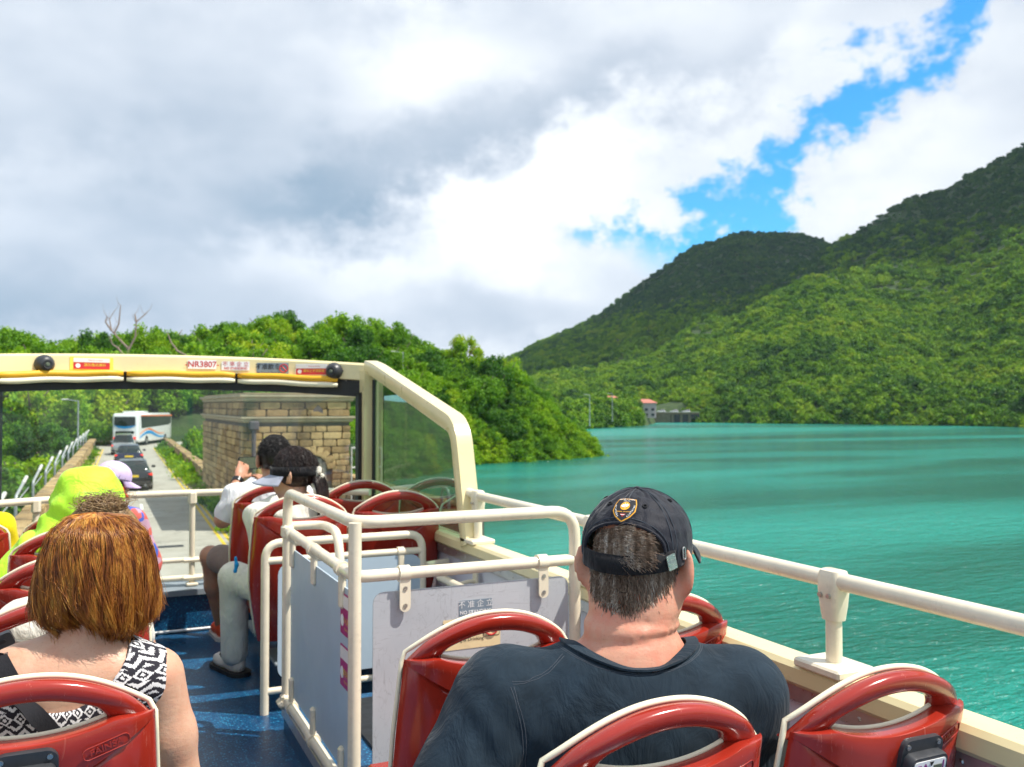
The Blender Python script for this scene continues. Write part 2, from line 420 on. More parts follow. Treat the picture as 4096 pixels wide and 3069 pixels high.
def far_z(a, dd):
    a = np.asarray(a, float); dd = np.asarray(dd, float); x, y = dd * np.sin(np.radians(a)), dd * np.cos(np.radians(a))
    sh = D_(SHORE, a) + 12 * noise2(x, y, 45, 3)
    def ridge(RT, DT, e, back):
        dr = D_(DT, a); zr = CAMZ + np.tan(np.radians(D_(RT, a))) * dr - 9
        t = np.clip((dd - sh) / np.maximum(dr - sh, 30), 0, 1); zf = WZ + (zr - WZ) * t ** e
        return np.where(dd <= dr, zf, zr - (dd - dr) * back)
    z = np.maximum(np.maximum(ridge(RA, DA, 1.35, .5), ridge(RB, DB, 1.15, .35)), ridge(RC, DC, .85, .3))
    k = np.clip((dd - sh) / 60, 0, 1)
    z = z + k * (9 * noise2(x, y, 90, 1) + 5 * noise2(x, y, 38, 2) - 6 * np.abs(noise2(x, y, 150, 5)))
    z = z + 5.0 * np.clip((dd - sh) / 14, 0, 1)
    return np.where(dd < sh, WZ - .06 * (sh - dd), z)
AZ = np.linspace(19, 72, 150); DD = np.concatenate([np.linspace(300, 560, 70), np.linspace(570, 1900, 90)])
aa, dd = np.meshgrid(AZ, DD); zz = far_z(aa, dd)
xx, yy = dd * np.sin(np.radians(aa)), dd * np.cos(np.radians(aa))
me = bpy.data.meshes.new('hills'); na = len(AZ)
me.from_pydata(np.stack([xx, yy, zz], -1).reshape(-1, 3).tolist(), [], [(j * na + i, j * na + i + 1, (j + 1) * na + i + 1, (j + 1) * na + i) for j in range(len(DD) - 1) for i in range(na - 1)])
me.update(); tag(link('hills', me, 'forest_floor'), kind='structure')

# ---- near ground: the wooded ridge at the end of the dam and the valley below it
LAND = np.array([(-220, 92), (-30, 80), (10, 80), (32, 108), (54, 135), (72, 141), (86, 147), (84, 163), (64, 200), (62, 340), (-220, 340)], float)
def land_s(x, y):
    x = np.asarray(x, float); y = np.asarray(y, float); best = np.full(x.shape, 1e9); ins = np.zeros(x.shape, bool)
    for i in range(len(LAND)):
        (x0, y0), (x1, y1) = LAND[i], LAND[(i + 1) % len(LAND)]; ex, ey = x1 - x0, y1 - y0
        t = np.clip(((x - x0) * ex + (y - y0) * ey) / (ex * ex + ey * ey), 0, 1)
        best = np.minimum(best, np.hypot(x - x0 - t * ex, y - y0 - t * ey))
        c = ((y0 > y) != (y1 > y)); xi = (x1 - x0) * (y - y0) / (y1 - y0 + 1e-12) + x0; ins ^= c & (x < xi)
    return np.where(ins, best, -best)
def road_x(y): return 1.25 + .025 * (np.asarray(y, float) - 25)      # middle of the dam road
def near_z(x, y):
    s = land_s(x, y) + 3 * noise2(x, y, 16, 8)
    A_ = np.interp(x, [-120, -40, -12, 12, 34, 60, 74, 90], [6.5, 8.5, 12.0, 15.0, 19.5, 20.5, 18.5, 12.5]); L_ = np.interp(x, [-20, 10, 35], [26, 20, 9])
    zl = WZ - 1 + A_ * (1 - np.exp(-np.maximum(s, 0) / L_)) + np.interp(x, [-60, 0, 20], [3.0, 4.5, 6.0]) * np.clip((s - 25) / 40, 0, 1) + 3.0 * noise2(x, y, 28, 4) * np.clip(s / 20, 0, 1)
    zl = np.where(s < 0, WZ - 1 + s * .5, zl)
    zl = np.maximum(zl, -14)
    dv = np.maximum((road_x(y) - 3.2) - x, 0)                      # valley on the downstream side
    zv = np.where(dv > 0, -1.2 - 9 * (1 - np.exp(-dv / 16)) + 14 * np.clip((dv - 26) / 50, 0, 1.3), -14) + 1.5 * noise2(x, y, 12, 6)
    z = np.maximum(zl, np.where(y < 104, zv, -14))
    pad = np.clip((13 - np.hypot((x - 6), y - 99)) / 5, 0, 1)
    z = z * (1 - pad) - .1 * pad
    indam = (np.abs(x - road_x(y)) < 3.0) & (y < 92)
    return np.where(indam, -3., z)
gx, gy = np.meshgrid(np.arange(-150, 112, 2.2), np.arange(-30, 300, 2.2)); gz = near_z(gx, gy); nx = gx.shape[1]
me = bpy.data.meshes.new('ground')
me.from_pydata(np.stack([gx, gy, gz], -1).reshape(-1, 3).tolist(), [], [(j * nx + i, j * nx + i + 1, (j + 1) * nx + i + 1, (j + 1) * nx + i) for j in range(gx.shape[0] - 1) for i in range(nx - 1)])
me.update(); tag(link('ground', me, 'forest_floor'), kind='structure')

# ---- trees: every candidate spot near the dam, nearest ones as single trees, the rest as one wood
spots = []
def in_view(x, y, z, m=60):
    p = view((x, y, z + 4)); return p[2] > 5 and -m < p[0] < 1024 + m
for yy_ in np.arange(14, 225, 3.3):
    for xx_ in np.arange(-70, 95, 3.3):
        x = xx_ + random.uniform(-1.5, 1.5); y = yy_ + random.uniform(-1.5, 1.5); z = float(near_z(np.array([x]), np.array([y]))[0]); rx = float(road_x(y))
        if not in_view(x, y, z): continue
        s = float(land_s(np.array([x]), np.array([y]))[0])
        if z < WZ - .3: continue
        if y < 97 and x > rx - 4.6 and (y < 88 or x < 22): continue
        t_ = min(1, max(0, (y - 92) / 22)); 
        if y < 112 and -4.6 < x - (2.6 + 7 * t_) < 7.5: continue
        if s < 0 and x > rx: continue
        if y < 90 and x < rx:
            hgt = random.uniform(2.6, 4.8) if x > rx - 14 else random.uniform(4, 7.5)
        else:
            hgt = random.choice([3.4, 4.0, 4.8, 5.6, 6.6]) * random.uniform(.85, 1.12)
        if 0 < s < 5: hgt *= .72
        spots.append((view((x, y, z + 3))[2], x, y, z, hgt, s))
# shrubs crowding the shoreline of the spit
for i in range(len(LAND)):
    (x0, y0), (x1, y1) = LAND[i], LAND[(i + 1) % len(LAND)]
    if not (5 < x0 < 100 and 70 < y0 < 210 and 5 < x1 < 100 and 70 < y1 < 230): continue
    L = math.hypot(x1 - x0, y1 - y0); k = int(L / 2.1)
    for j in range(k):
        t = (j + random.random()) / k; nx_, ny_ = -(y1 - y0) / L, (x1 - x0) / L; q = random.uniform(-.6, 2.6)
        x, y = x0 + (x1 - x0) * t + nx_ * q, y0 + (y1 - y0) * t + ny_ * q
        if y < 104: continue
        z = max(WZ - .25, float(near_z(np.array([x]), np.array([y]))[0]))
        spots.append((view((x, y, z + 2))[2], x, y, z, random.uniform(2.6, 4.6), 1.))
for i in range(2600):                                                # undergrowth that closes the steep bank of the spit
    x = random.uniform(12, 92); y = random.uniform(98, 185); q_ = np.array([x]), np.array([y]); s = float(land_s(*q_)[0])
    if not 0 < s < 16 or (y < 118 and x < 24): continue
    z = float(near_z(*q_)[0]); spots.append((view((x, y, z + 2))[2], x, y, z, random.uniform(2.4, 4.4), s))
spots.sort()
def tree_word(x, y, s):
    if y < 90 and x < road_x(y): return ('broadleaf_tree', 'leafy green tree growing in the valley left of the dam railing', 'trees in the valley below the dam')
    if x > 30: return ('broadleaf_tree', 'leafy green tree on the wooded spit running out into the lake', 'trees on the spit')
    return ('broadleaf_tree', 'leafy green tree on the wooded ridge beyond the end of the dam', 'trees on the ridge beyond the dam')
rest = []
score = sorted(range(len(spots)), key=lambda i: -spots[i][4] / spots[i][0])
NSING = 296
single = set(score[:NSING])
for i, (D, x, y, z, hgt, s) in enumerate(spots):
    if i not in single: rest.append((x, y, z - .25 * hgt, hgt * .62)); continue
    nm, lb, gr = tree_word(x, y, s)
    e = empty(nm, (x, y, z - .4), lb, 'tree', gr, random.uniform(0, 6.28))
    k = hgt; wd = hgt * random.uniform(.5, .68)
    t = bpy.data.objects.new('trunk', TRUNK[i % 3]); COL.objects.link(t); t.parent = e; t.scale = (k * .6, k * .6, k * .75)
    c = bpy.data.objects.new('crown', CROWN_NEAR[i % 5]); COL.objects.link(c); c.parent = e; c.scale = (wd, wd, k * .62); c.location = (0, 0, k * .12)
    c.rotation_euler = (random.uniform(-.12, .12), random.uniform(-.12, .12), random.uniform(0, 6))

def scatter(name, pts, meshes, label, cat):
    """one object: crown meshes instanced on points (x, y, z, radius) by geometry nodes"""
    me = bpy.data.meshes.new(name); me.from_pydata([p[:3] for p in pts], [], [])
    a = me.attributes.new('rad', 'FLOAT', 'POINT'); a.data.foreach_set('value', np.array([p[3] for p in pts], np.float32))
    a = me.attributes.new('kind', 'INT', 'POINT'); a.data.foreach_set('value', np.array([k % len(meshes) for k in rng.permutation(len(pts))], np.int32))
    o = bpy.data.objects.new(name, me); COL.objects.link(o)
    ng = bpy.data.node_groups.new(name, 'GeometryNodeTree'); ng.interface.new_socket('Geometry', in_out='INPUT', socket_type='NodeSocketGeometry'); ng.interface.new_socket('Geometry', in_out='OUTPUT', socket_type='NodeSocketGeometry')
    N = ng.nodes.new; L = ng.links.new; gi, go = N('NodeGroupInput'), N('NodeGroupOutput')
    join = N('GeometryNodeJoinGeometry')
    at = N('GeometryNodeInputNamedAttribute'); at.data_type = 'FLOAT'; at.inputs[0].default_value = 'rad'
    kd = N('GeometryNodeInputNamedAttribute'); kd.data_type = 'INT'; kd.inputs[0].default_value = 'kind'
    rv = N('FunctionNodeRandomValue'); rv.data_type = 'FLOAT_VECTOR'; rv.inputs[0].default_value = (-.15, -.15, 0); rv.inputs[1].default_value = (.15, .15, 6.28)
    for k, mm in enumerate(meshes):
        src = bpy.data.objects.new(mm.name + '_source', mm)
        oi = N('GeometryNodeObjectInfo'); oi.inputs['Object'].default_value = src
        cmp = N('FunctionNodeCompare'); cmp.data_type = 'INT'; cmp.operation = 'EQUAL'
        ii = [s for s in cmp.inputs if s.type == 'INT']; L(kd.outputs[0], ii[0]); ii[1].default_value = k
        ip = N('GeometryNodeInstanceOnPoints'); L(gi.outputs[0], ip.inputs['Points']); L(cmp.outputs[0], ip.inputs['Selection'])
        L(oi.outputs['Geometry'], ip.inputs['Instance']); L(rv.outputs[0], ip.inputs['Rotation']); L(at.outputs[0], ip.inputs['Scale'])
        L(ip.outputs[0], join.inputs[0])
    L(join.outputs[0], go.inputs[0])
    md = o.modifiers.new('scatter', 'NODES'); md.node_group = ng
    return tag(o, label, cat, kind='stuff')
scatter('woodland', rest, CROWN_NEAR[:3], 'dense green wood covering the ridge behind the bus windscreen', 'woodland')
far_pts = []; scrub_pts = []
HOUSE = (33.05, 425.)
r_ = np.random.default_rng(5)
NF = 52000
a = r_.uniform(21, 57, NF); dd = np.sqrt(r_.uniform(330 ** 2, 1480 ** 2, NF)); dd = np.where(r_.random(NF) < .35, np.sqrt(r_.uniform(330 ** 2, 720 ** 2, NF)), dd)
z = far_z(a, dd); dr = np.maximum(D_(DA, a) * (a < 44.5), D_(DB, a) * (a > 33)) + 25
for i in range(NF):
    if z[i] < WZ + 1.2 or dd[i] > dr[i]: continue
    if 32.55 < a[i] < 36.2 and dd[i] < 530 and not (a[i] > 35.7): continue
    x, y = dd[i] * math.sin(R_(a[i])), dd[i] * math.cos(R_(a[i])); rad = r_.choice([2.6, 3.6, 4.6, 6.2, 8.2], p=[.32, .30, .22, .12, .04]) * r_.uniform(.66, .98) * (1. if dd[i] < 750 else 1.2)
    up_ = (z[i] - 95 + 30 * noise2(x, y, 120, 9)) / 70 - .15 + (.45 if D_(RA, a[i]) > D_(RB, a[i]) + .2 and dd[i] > 820 else 0)  # darker scrub takes over with height and where the back ridge reads as cloud-shaded
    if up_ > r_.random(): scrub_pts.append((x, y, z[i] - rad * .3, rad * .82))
    else: far_pts.append((x, y, z[i] - rad * .35, rad))
# trees right at the far waterline
for a_ in np.arange(21, 57, .16):
    if 32.9 < a_ < 36.0: continue
    ds_ = np.arange(300., 562, 2.5); d0 = float(ds_[min(len(ds_) - 1, int(np.argmax(far_z(np.full(len(ds_), a_), ds_) >= WZ + 1.)))])
    far_pts.append((d0 * math.sin(R_(a_)), d0 * math.cos(R_(a_)), WZ - .5, r_.uniform(3.0, 5.0)))
for i in range(130):                                                 # taller trees on the far low spit
    a_ = r_.uniform(28.2, 32.7); d0 = float(D_(SHORE, a_)) + r_.uniform(2, 40); zz_ = max(WZ, float(far_z(np.array([a_]), np.array([d0]))[0])); far_pts.append((d0 * math.sin(R_(a_)), d0 * math.cos(R_(a_)), zz_ - .5, r_.uniform(3.4, 6.4)))
scatter('hillside_scrub', scrub_pts, CROWN_SCRUB, 'low scrub on the upper mountain slopes, cloud shade put into its dark green', 'scrub')
scatter('hillside_forest', far_pts, CROWN_FAR, 'dense green forest covering the hills across the lake', 'forest')

# ---- a cloud bank high to the right, shading the upper slopes
mat('cloud_vapour', (.9, .9, .92), 1., vary=.02, spec=0.)
cm = MB()
_ic = bmesh.new(); bmesh.ops.create_icosphere(_ic, subdivisions=3, radius=1); icv = [v.co.copy() for v in _ic.verts]; icf = [tuple(v.index for v in f.verts) for f in _ic.faces]; _ic.free()
def puff(x, y, z, rx, ry, rz, seed):
    r = random.Random(seed); ph = [r.uniform(0, 6) for _ in range(6)]
    cm.raw([(x + v.x * rx * (1 + .12 * math.sin(5 * v.y + ph[0]) + .1 * math.sin(7 * v.z + ph[1])), y + v.y * ry * (1 + .12 * math.sin(6 * v.x + ph[2]) + .1 * math.sin(5 * v.z + ph[3])), z + v.z * rz * (1 + .15 * math.sin(4 * v.x + ph[4]))) for v in icv], icf)
for i, (x, y, rx_, ry_) in enumerate(((990, 580, 230, 200), (850, 545, 210, 170), (1180, 640, 260, 220), (1140, 350, 170, 190), (1230, 230, 190, 200), (720, 520, 170, 130), (913, 455, 190, 115), (1045, 445, 165, 130), (790, 435, 150, 105))): puff(x, y, 900 + 25 * (i % 3), rx_, ry_, 70, i)
tag(cm.build('cloud', 'cloud_vapour'), kind='structure')



# ---- thin summer haze over lake and hills
m, g, bs = newmat('haze_air'); g.n.remove(bs)
pv = g.node('ShaderNodeVolumePrincipled', {'Color': (.66, .83, 1.0), 'Density': .00006}); g.l.new(pv.outputs[0], g.n['Material Output'].inputs['Volume'])
mb = MB(); mb.box((700, 700, 230), (3900, 3900, 500)); tag(mb.build('haze', 'haze_air', smooth=False), kind='stuff')
# ================================================================== the open-top bus we ride on
FZ = 2.69
mat('cream_paint', (.78, .66, .36), .32, vary=.06, vscale=4, coat=.3, dirt=.10)
mat('rail_paint', (.80, .71, .54), .32, vary=.10, vscale=11, coat=.3, dirt=.24)
mat('trim_cream', (.86, .79, .58), .35, vary=.05)
mat('grey_panel', (.72, .71, .78), .42, vary=.07, vscale=3)
mat('blue_white_panel', (.44, .54, .62), .38, vary=.05, vscale=2.5)
mat('aluminium', (.60, .59, .57), .34, metal=.8, vary=.12, vscale=20)
mat('steel', (.55, .54, .52), .3, metal=.95, vary=.15, vscale=40)
mat('black_rubber', (.012, .012, .013), .5, vary=.3)
mat('dark_plastic', (.035, .037, .042), .38, vary=.2, vscale=30)
mat('amber_pad', (.80, .42, .015), .5, vary=.08, bump=.2, bscale=90)
mat('ledge_grey', (.22, .26, .29), .5, vary=.1)
mat('sticker_white', (.80, .76, .72), .4, vary=.04, vscale=20)
mat('sticker_red', (.55, .025, .03), .4, vary=.08, vscale=20)
mat('sticker_grey', (.20, .25, .30), .45, vary=.06, vscale=20)
mat('sticker_yellow', (.80, .68, .08), .45, vary=.06, vscale=20)
mat('sticker_magenta', (.42, .02, .17), .4, vary=.06, vscale=20)
mat('sticker_cream', (.78, .62, .36), .45, vary=.08, vscale=14, dirt=.2)
mat('ink_black', (.015, .015, .018), .5, vary=.1)
mat('ink_white', (.8, .8, .8), .5, vary=.05)
mat('ink_red', (.55, .03, .03), .5, vary=.05)
mat('ink_purple', (.22, .02, .20), .5, vary=.05)
mat('ink_yellow', (.8, .62, .05), .5, vary=.05)
mat('lcd', (.10, .12, .08), .25, vary=.05)
def m_red():
    m, g, bs = newmat('red_plastic'); co = g.coord('Object')
    n = g.noise(co, 3.5, 4, .6); n2 = g.noise(co, 140, 2, .5); sc = g.noise(g.vm('MULTIPLY', co, (60, 60, 6)), 1, 5, .75, .6)
    c = g.mix(g.lin(n, .3, .7), (.285, .018, .010), (.37, .030, .015))
    c = g.mix(g.mul(g.smooth(sc, .60, .70), .38), c, (.50, .14, .09))
    g.put(bs.inputs['Base Color'], c)
    g.put(bs.inputs['Roughness'], g.add(g.lin(n, .3, .7, .16, .27), g.mul(g.smooth(sc, .6, .7), .15)))
    bs.inputs['Coat Weight'].default_value = .35; bs.inputs['Coat Roughness'].default_value = .12
    g.put(bs.inputs['Normal'], g.bump(n2, .05, .002))
m_red()
def m_floor():
    m, g, bs = newmat('blue_speckle_floor'); co = g.coord('Object')
    v = g.node('ShaderNodeTexVoronoi', {'Vector': co, 'Scale': 95.}); v2 = g.node('ShaderNodeTexVoronoi', {'Vector': co, 'Scale': 210.})
    rr = g.xyz(v.outputs['Color'])[0]; r2 = g.xyz(v2.outputs['Color'])[1]
    n = g.noise(co, 2.2, 5, .65); base = g.mix(g.smooth(n, .35, .65), (.004, .038, .105), (.008, .068, .165))
    c = g.mix(g.mul(g.m('GREATER_THAN', rr, .74), g.smooth(v.outputs['Distance'], .25, .5, 1, 0)), base, (.03, .24, .42))
    c = g.mix(g.mul(g.m('GREATER_THAN', r2, .82), .6), c, (.015, .15, .30))
    w_ = g.smooth(g.noise(g.vm('MULTIPLY', co, (9, 2.2, 9)), 1., 6, .7, .5), .56, .66)
    c = g.mix(g.mul(w_, .10), c, (.16, .20, .24))
    g.put(bs.inputs['Base Color'], c); g.put(bs.inputs['Roughness'], g.lin(n, .3, .7, .26, .46)); 
    g.put(bs.inputs['Normal'], g.bump(g.noise(co, 120, 3, .6), .12, .002))
m_floor()
def m_scratch():
    m, g, bs = newmat('scratched_panel'); co = g.coord('Object')
    acc = None
    for i, (sx, sz, th) in enumerate(((3, 26, .012), (24, 4, .010), (11, 13, .008), (17, 6, .009))):
        n = g.noise(g.vm('MULTIPLY', co, (sx, 5, sz)), 1., 3, .55, 1.2); k = g.smooth(g.m('ABSOLUTE', g.sub(n, .5)), 0, th, 1, 0)
        mask = g.smooth(g.noise(co, 5 + i, 3, .6), .46, .6); k = g.mul(k, mask); acc = k if acc is None else g.m('MAXIMUM', acc, k)
    n = g.noise(co, 2.5, 4, .6)
    c = g.mix(g.lin(n, .3, .7), (.41, .43, .46), (.52, .53, .555)); c = g.mix(g.mul(acc, .45), c, (.22, .21, .22))
    g.put(bs.inputs['Base Color'], c); g.put(bs.inputs['Roughness'], g.lin(n, .3, .7, .3, .5))
m_scratch()
def m_glass(name, tint, refl, r=.01, dirt=.03):
    m, g, bs = newmat(name); g.n.remove(bs)
    fr = g.node('ShaderNodeFresnel', {'IOR': 1.5}).outputs[0]
    t = g.node('ShaderNodeBsdfTransparent', {'Color': tint}); gl = g.node('ShaderNodeBsdfGlossy', {'Color': (.95, .97, .97), 'Roughness': r})
    df = g.node('ShaderNodeBsdfDiffuse', {'Color': (.6, .62, .6)})
    n = g.smooth(g.noise(g.coord('Object'), 2.3, 6, .7), .35, .8, dirt * .3, dirt * 1.8)
    a = g.node('ShaderNodeMixShader', {0: n, 1: t.outputs[0], 2: df.outputs[0]})
    b = g.node('ShaderNodeMixShader', {0: g.mul(g.m('MINIMUM', fr, .9), refl), 1: a.outputs[0], 2: gl.outputs[0]})
    g.l.new(b.outputs[0], g.n['Material Output'].inputs[0])
m_glass('windscreen_glass', (.84, .90, .86), .9, .012, .03); m_glass('side_glass', (.26, .44, .34), .55, .01, .006)

bus = empty('open_top_bus', (.40, 2.6, 0), 'open-top double-decker sightseeing bus with red plastic seats and cream rails', 'bus')
def part(mb, name, m, parent=None, **kw): return mb.build(name, m, parent or bus, **kw)

# ---- deck, walls, capping
XR, XL = 1.62, -.84
mb = MB(); mb.box((.40, 2.0, FZ - .05), (2.44, 7.9, .1)); part(mb, 'deck_floor', 'blue_speckle_floor', smooth=False)
mb = MB(); mb.box((.40, 2.0, FZ - 1.35), (2.46, 8.1, 2.3), bev=.05); part(mb, 'lower_body', 'cream_paint')
CAPZ = 3.44
for sx, xw, xo in ((1, XR, 1), (-1, XL, -1)):
    mb = MB(); mb.box((xw + xo * .02, 1.85, (FZ + CAPZ - .02) / 2), (.03, 7.5, CAPZ - FZ - .03)); part(mb, 'side_panel', 'grey_panel', smooth=False)
    mb = MB(); mb.box((xw + xo * .01, 1.85, CAPZ - .03), (.10, 7.5, .06), bev=.012); cap_ = part(mb, 'side_capping', 'cream_paint')
    mb = MB(); mb.box((xw - xo * .008, 1.85, CAPZ - .083), (.018, 7.5, .045), bev=.003); st = part(mb, 'edge_strip', 'aluminium')
    if sx > 0:
        y = -.6
        while y < 5.5:
            mb = MB(); mb.box((xw - .017, y, CAPZ - .083), (.006, .011, .011), bev=.003); part(mb, 'rivet', 'steel', st); y += .27
# ---- raised plinth on the right with its metal edge
mb = MB(); mb.box((1.19, 1.55, FZ + .06), (.90, 4.7, .12)); part(mb, 'seat_plinth', 'blue_speckle_floor', smooth=False)
mb = MB(); mb.box((.738, 1.55, FZ + .1), (.012, 4.72, .05), bev=.003); part(mb, 'plinth_edge', 'aluminium')
mb = MB(); mb.box((1.25, 3.33, FZ + .127), (.62, .95, .012)); part(mb, 'stairwell_hatch', 'black_rubber', smooth=False)
# ---- front bulkhead, ledge, rails
def yf(x): return 6.14 - .50 * abs((x - .40) / 1.24) ** 2.6
XS = [(-.84 + 2.48 * i / 40) for i in range(41)]
mb = MB(); mb.loft([[(x, min(5.88, yf(x) - .03), FZ), (x, yf(x) + .05, FZ), (x, yf(x) + .05, FZ + .23), (x, min(5.88, yf(x) - .03), FZ + .23)] for x in XS]); part(mb, 'front_bulkhead', 'blue_speckle_floor')
mb = MB(); mb.loft([[(x, min(5.84, yf(x) - .05), FZ + .228), (x, yf(x) + .1, FZ + .228), (x, yf(x) + .1, FZ + .262), (x, min(5.84, yf(x) - .05), FZ + .262)] for x in XS]); part(mb, 'front_ledge', 'ledge_grey')
mb = MB(); mb.box((.45, 5.868, FZ + .012), (2.1, .02, .02), bev=.006); part(mb, 'kick_strip', 'aluminium')
yr = lambda x: yf(x) - .17
mb = MB(); mb.tube([(x, yr(x), 3.53) for x in XS[1:-1]], .021, 12); part(mb, 'front_rail', 'rail_paint')
mb = MB(); mb.tube([(x, yr(x), 3.115) for x in XS[1:-1]], .017, 10); part(mb, 'front_rail', 'rail_paint')
mb = MB(); mb.tube([(x, yr(x), 3.005) for x in XS[1:-1]], .017, 10); part(mb, 'front_rail', 'rail_paint')
for px in (.56, -.30, 1.30):
    y = yr(px); mb = MB(); mb.tube([(px, y, FZ + .25), (px, y, 3.53)], .018, 10); po = part(mb, 'front_rail_post', 'rail_paint')
    mb = MB(); mb.box((px, y - .004, 3.50), (.05, .055, .085), bev=.012); part(mb, 'clamp', 'rail_paint', po)
    for z in (3.115, 3.005):
        mb = MB(); mb.box((px, y - .004, z), (.13, .05, .034), bev=.015); part(mb, 'clamp', 'rail_paint', po)
    mb = MB(); mb.box((px, y, FZ + .275), (.07, .07, .02), bev=.006); part(mb, 'foot', 'rail_paint', po)

# ---- windscreen header, pillars, glass
def sweep_x(prof, xs, yo=0., zc=None):
    rings = []
    for x in xs:
        k = 1 - abs((x - .40) / 1.24) ** 2.4; dz = .055 * k
        rings.append([(x, yf(x) + yo + p[0], p[1] + dz) for p in prof])
    return rings
prof = [(-.03, 4.235), (.05, 4.22), (.07, 4.26), (.07, 4.31), (.045, 4.345), (-.005, 4.345), (-.025, 4.33)]
mb = MB(); mb.loft(sweep_x(prof, XS)); hdr = part(mb, 'windscreen_header', 'cream_paint', recalc=True)
for x0, x1 in ((-.80, -.535), (-.52, .160), (.178, .825), (.843, 1.43)):
    xs = [x0 + (x1 - x0) * i / 18 for i in range(19)]
    for nm, m_, z0, z1, d_ in (('crash_pad', 'amber_pad', 4.203, 4.242, .054), ('pad_tray', 'trim_cream', 4.170, 4.204, .056)):
        rings = []
        for i, x in enumerate(xs):
            e = .35 if i in (0, 18) else .8 if i in (1, 17) else 1.; k = 1 - abs((x - .40) / 1.24) ** 2.4; dz = .055 * k + .0025 * math.sin(x * 19); zm, hz = (z0 + z1) / 2, (z1 - z0) / 2 * (.5 + .5 * e)
            rings.append([(x, yf(x) - .03 + p_[0] * e, zm + p_[1] * hz + dz) for p_ in ((.02, -1), (-d_ * .75, -1), (-d_, -.5), (-d_, .4), (-d_ * .8, 1), (.02, 1))])
        mb = MB(); mb.loft(rings); part(mb, nm, m_, recalc=True, angle=60)
mb = MB(); mb.loft(sweep_x([(-.005, 4.125), (.04, 4.125), (.04, 4.235), (-.005, 4.235)], XS)); part(mb, 'glazing_seal', 'black_rubber')
mb = MB(); mb.grid(lambda u, v: (XL + .04 + u * 2.38, yf(XL + .04 + u * 2.38) + .03, FZ + .25 + v * 1.27 + v * .05 * (1 - abs((XL + .04 + u * 2.38 - .4) / 1.24) ** 2.4)), 40, 6); part(mb, 'windscreen', 'windscreen_glass')
mb = MB(); mb.tube([(-.50, yf(-.5) + .05, FZ + .25), (-.50, yf(-.5) + .05, 4.2)], .016, 8); part(mb, 'glazing_bar', 'dark_plastic')
for sx in (1, -1):
    X = 1.615 if sx > 0 else -.815
    P = lambda y, z, o=0: (X + sx * o, y, z)
    # corner pillar
    mb = MB(); mb.loft([[(X - .062, 5.585, z), (X + .035, 5.585, z), (X + .035, 5.70, z), (X - .062, 5.70, z)] for z in (CAPZ - .5, 3.9, 4.24, 4.30)]); part(mb, 'corner_pillar', 'cream_paint')
    mb = MB(); mb.loft([[(X - .085 * sx, 5.64, z), (X - .060 * sx, 5.64, z), (X - .060 * sx, 5.71, z), (X - .085 * sx, 5.71, z)] for z in (CAPZ - .5, 4.16)]); part(mb, 'pillar_seal', 'black_rubber', recalc=True)
    # sloping side frame
    path = rounded([(5.66, 4.325), (5.50, 4.30), (4.09, 3.975), (3.94, CAPZ - .02)], .10, 6)
    rings = []
    for i, p in enumerate(path):
        a = path[max(0, i - 1)]; b = path[min(len(path) - 1, i + 1)]; t = Vector((b[0] - a[0], b[1] - a[1])).normalized(); n = Vector((-t.y, t.x)); hw = .042
        q = Vector((p[0], p[1]))
        sec = [(-.04, -hw), (.04, -hw), (.05, -hw * .6), (.05, hw * .6), (.035, hw), (-.035, hw), (-.045, hw * .6), (-.045, -hw * .6)]
        rings.append([(X + s, (q + n * h).x, (q + n * h).y) for s, h in sec])
    mb = MB(); mb.loft(rings); part(mb, 'side_frame', 'cream_paint', recalc=True)
    mb = MB(); mb.raw([(X, 5.61, CAPZ), (X, 5.61, 4.28), (X, 4.12, 3.945), (X, 3.97, CAPZ)], [(0, 1, 2, 3)]); part(mb, 'side_glass', 'side_glass', smooth=False)
    mb = MB(); mb.tube([(X - sx * .004, 5.568, CAPZ), (X - sx * .004, 5.568, 4.24)], .011, 8); part(mb, 'glass_seal', 'black_rubber')
    # inner wall forward of the frame is capped too
for wx in (1.60,):
    for k, (dx, dz) in enumerate(((-.19, .0), (-.12, .015), (-.10, -.05), (-.20, -.045), (-.15, -.055))):
        mb = MB(); x = wx + dx - .02; mb.box((x, yf(x) - .032, 4.288 + dz), (.012, .006, .012), bev=.003); part(mb, 'screw', 'dark_plastic')

# ---- notices on the header (inner face looks back at the passengers)
def hdr_frame(x, z, off=.034):
    e = .02; t = Vector((2 * e, yf(x + e) - yf(x - e), 0)); k = 1 - abs((x - .40) / 1.24) ** 2.4
    return frame_M((x, yf(x) - off, z + .055 * k), t, (0, .06, 1))
def plate(name, m, M, wd, ht, parent=None, r=.004, d=.002):
    mb = MB(); mb.prism(rrect(wd, ht, r, 2), 0, d, M); return part(mb, name, m, parent, smooth=False)
def off(M, x, y, z=.0035): return M @ Matrix.Translation((x, y, z))
M = hdr_frame(.625, 4.287); p = plate('number_plate', 'ink_white', M, .175, .058); text_on('-NR3807-', .052, off(M, 0, 0), MATS['ink_red'], p, bold=.0006)
M = hdr_frame(.83, 4.284); p = plate('notice_plate', 'ink_white', M, .175, .058)
text_on('不 準 企 立', .034, off(M, 0, .010), MATS['ink_red'], p); text_on('NO STANDING', .021, off(M, 0, -.016), MATS['ink_red'], p, bold=.0004)
M = hdr_frame(1.055, 4.274); p = plate('notice_sticker', 'sticker_grey', M, .205, .078)
text_on('不准飲食', .040, off(M, -.030, .012), MATS['ink_black'], p, bold=.0005); text_on('No Eating & Drinking', .0165, off(M, -.028, -.024), MATS['ink_black'], p)
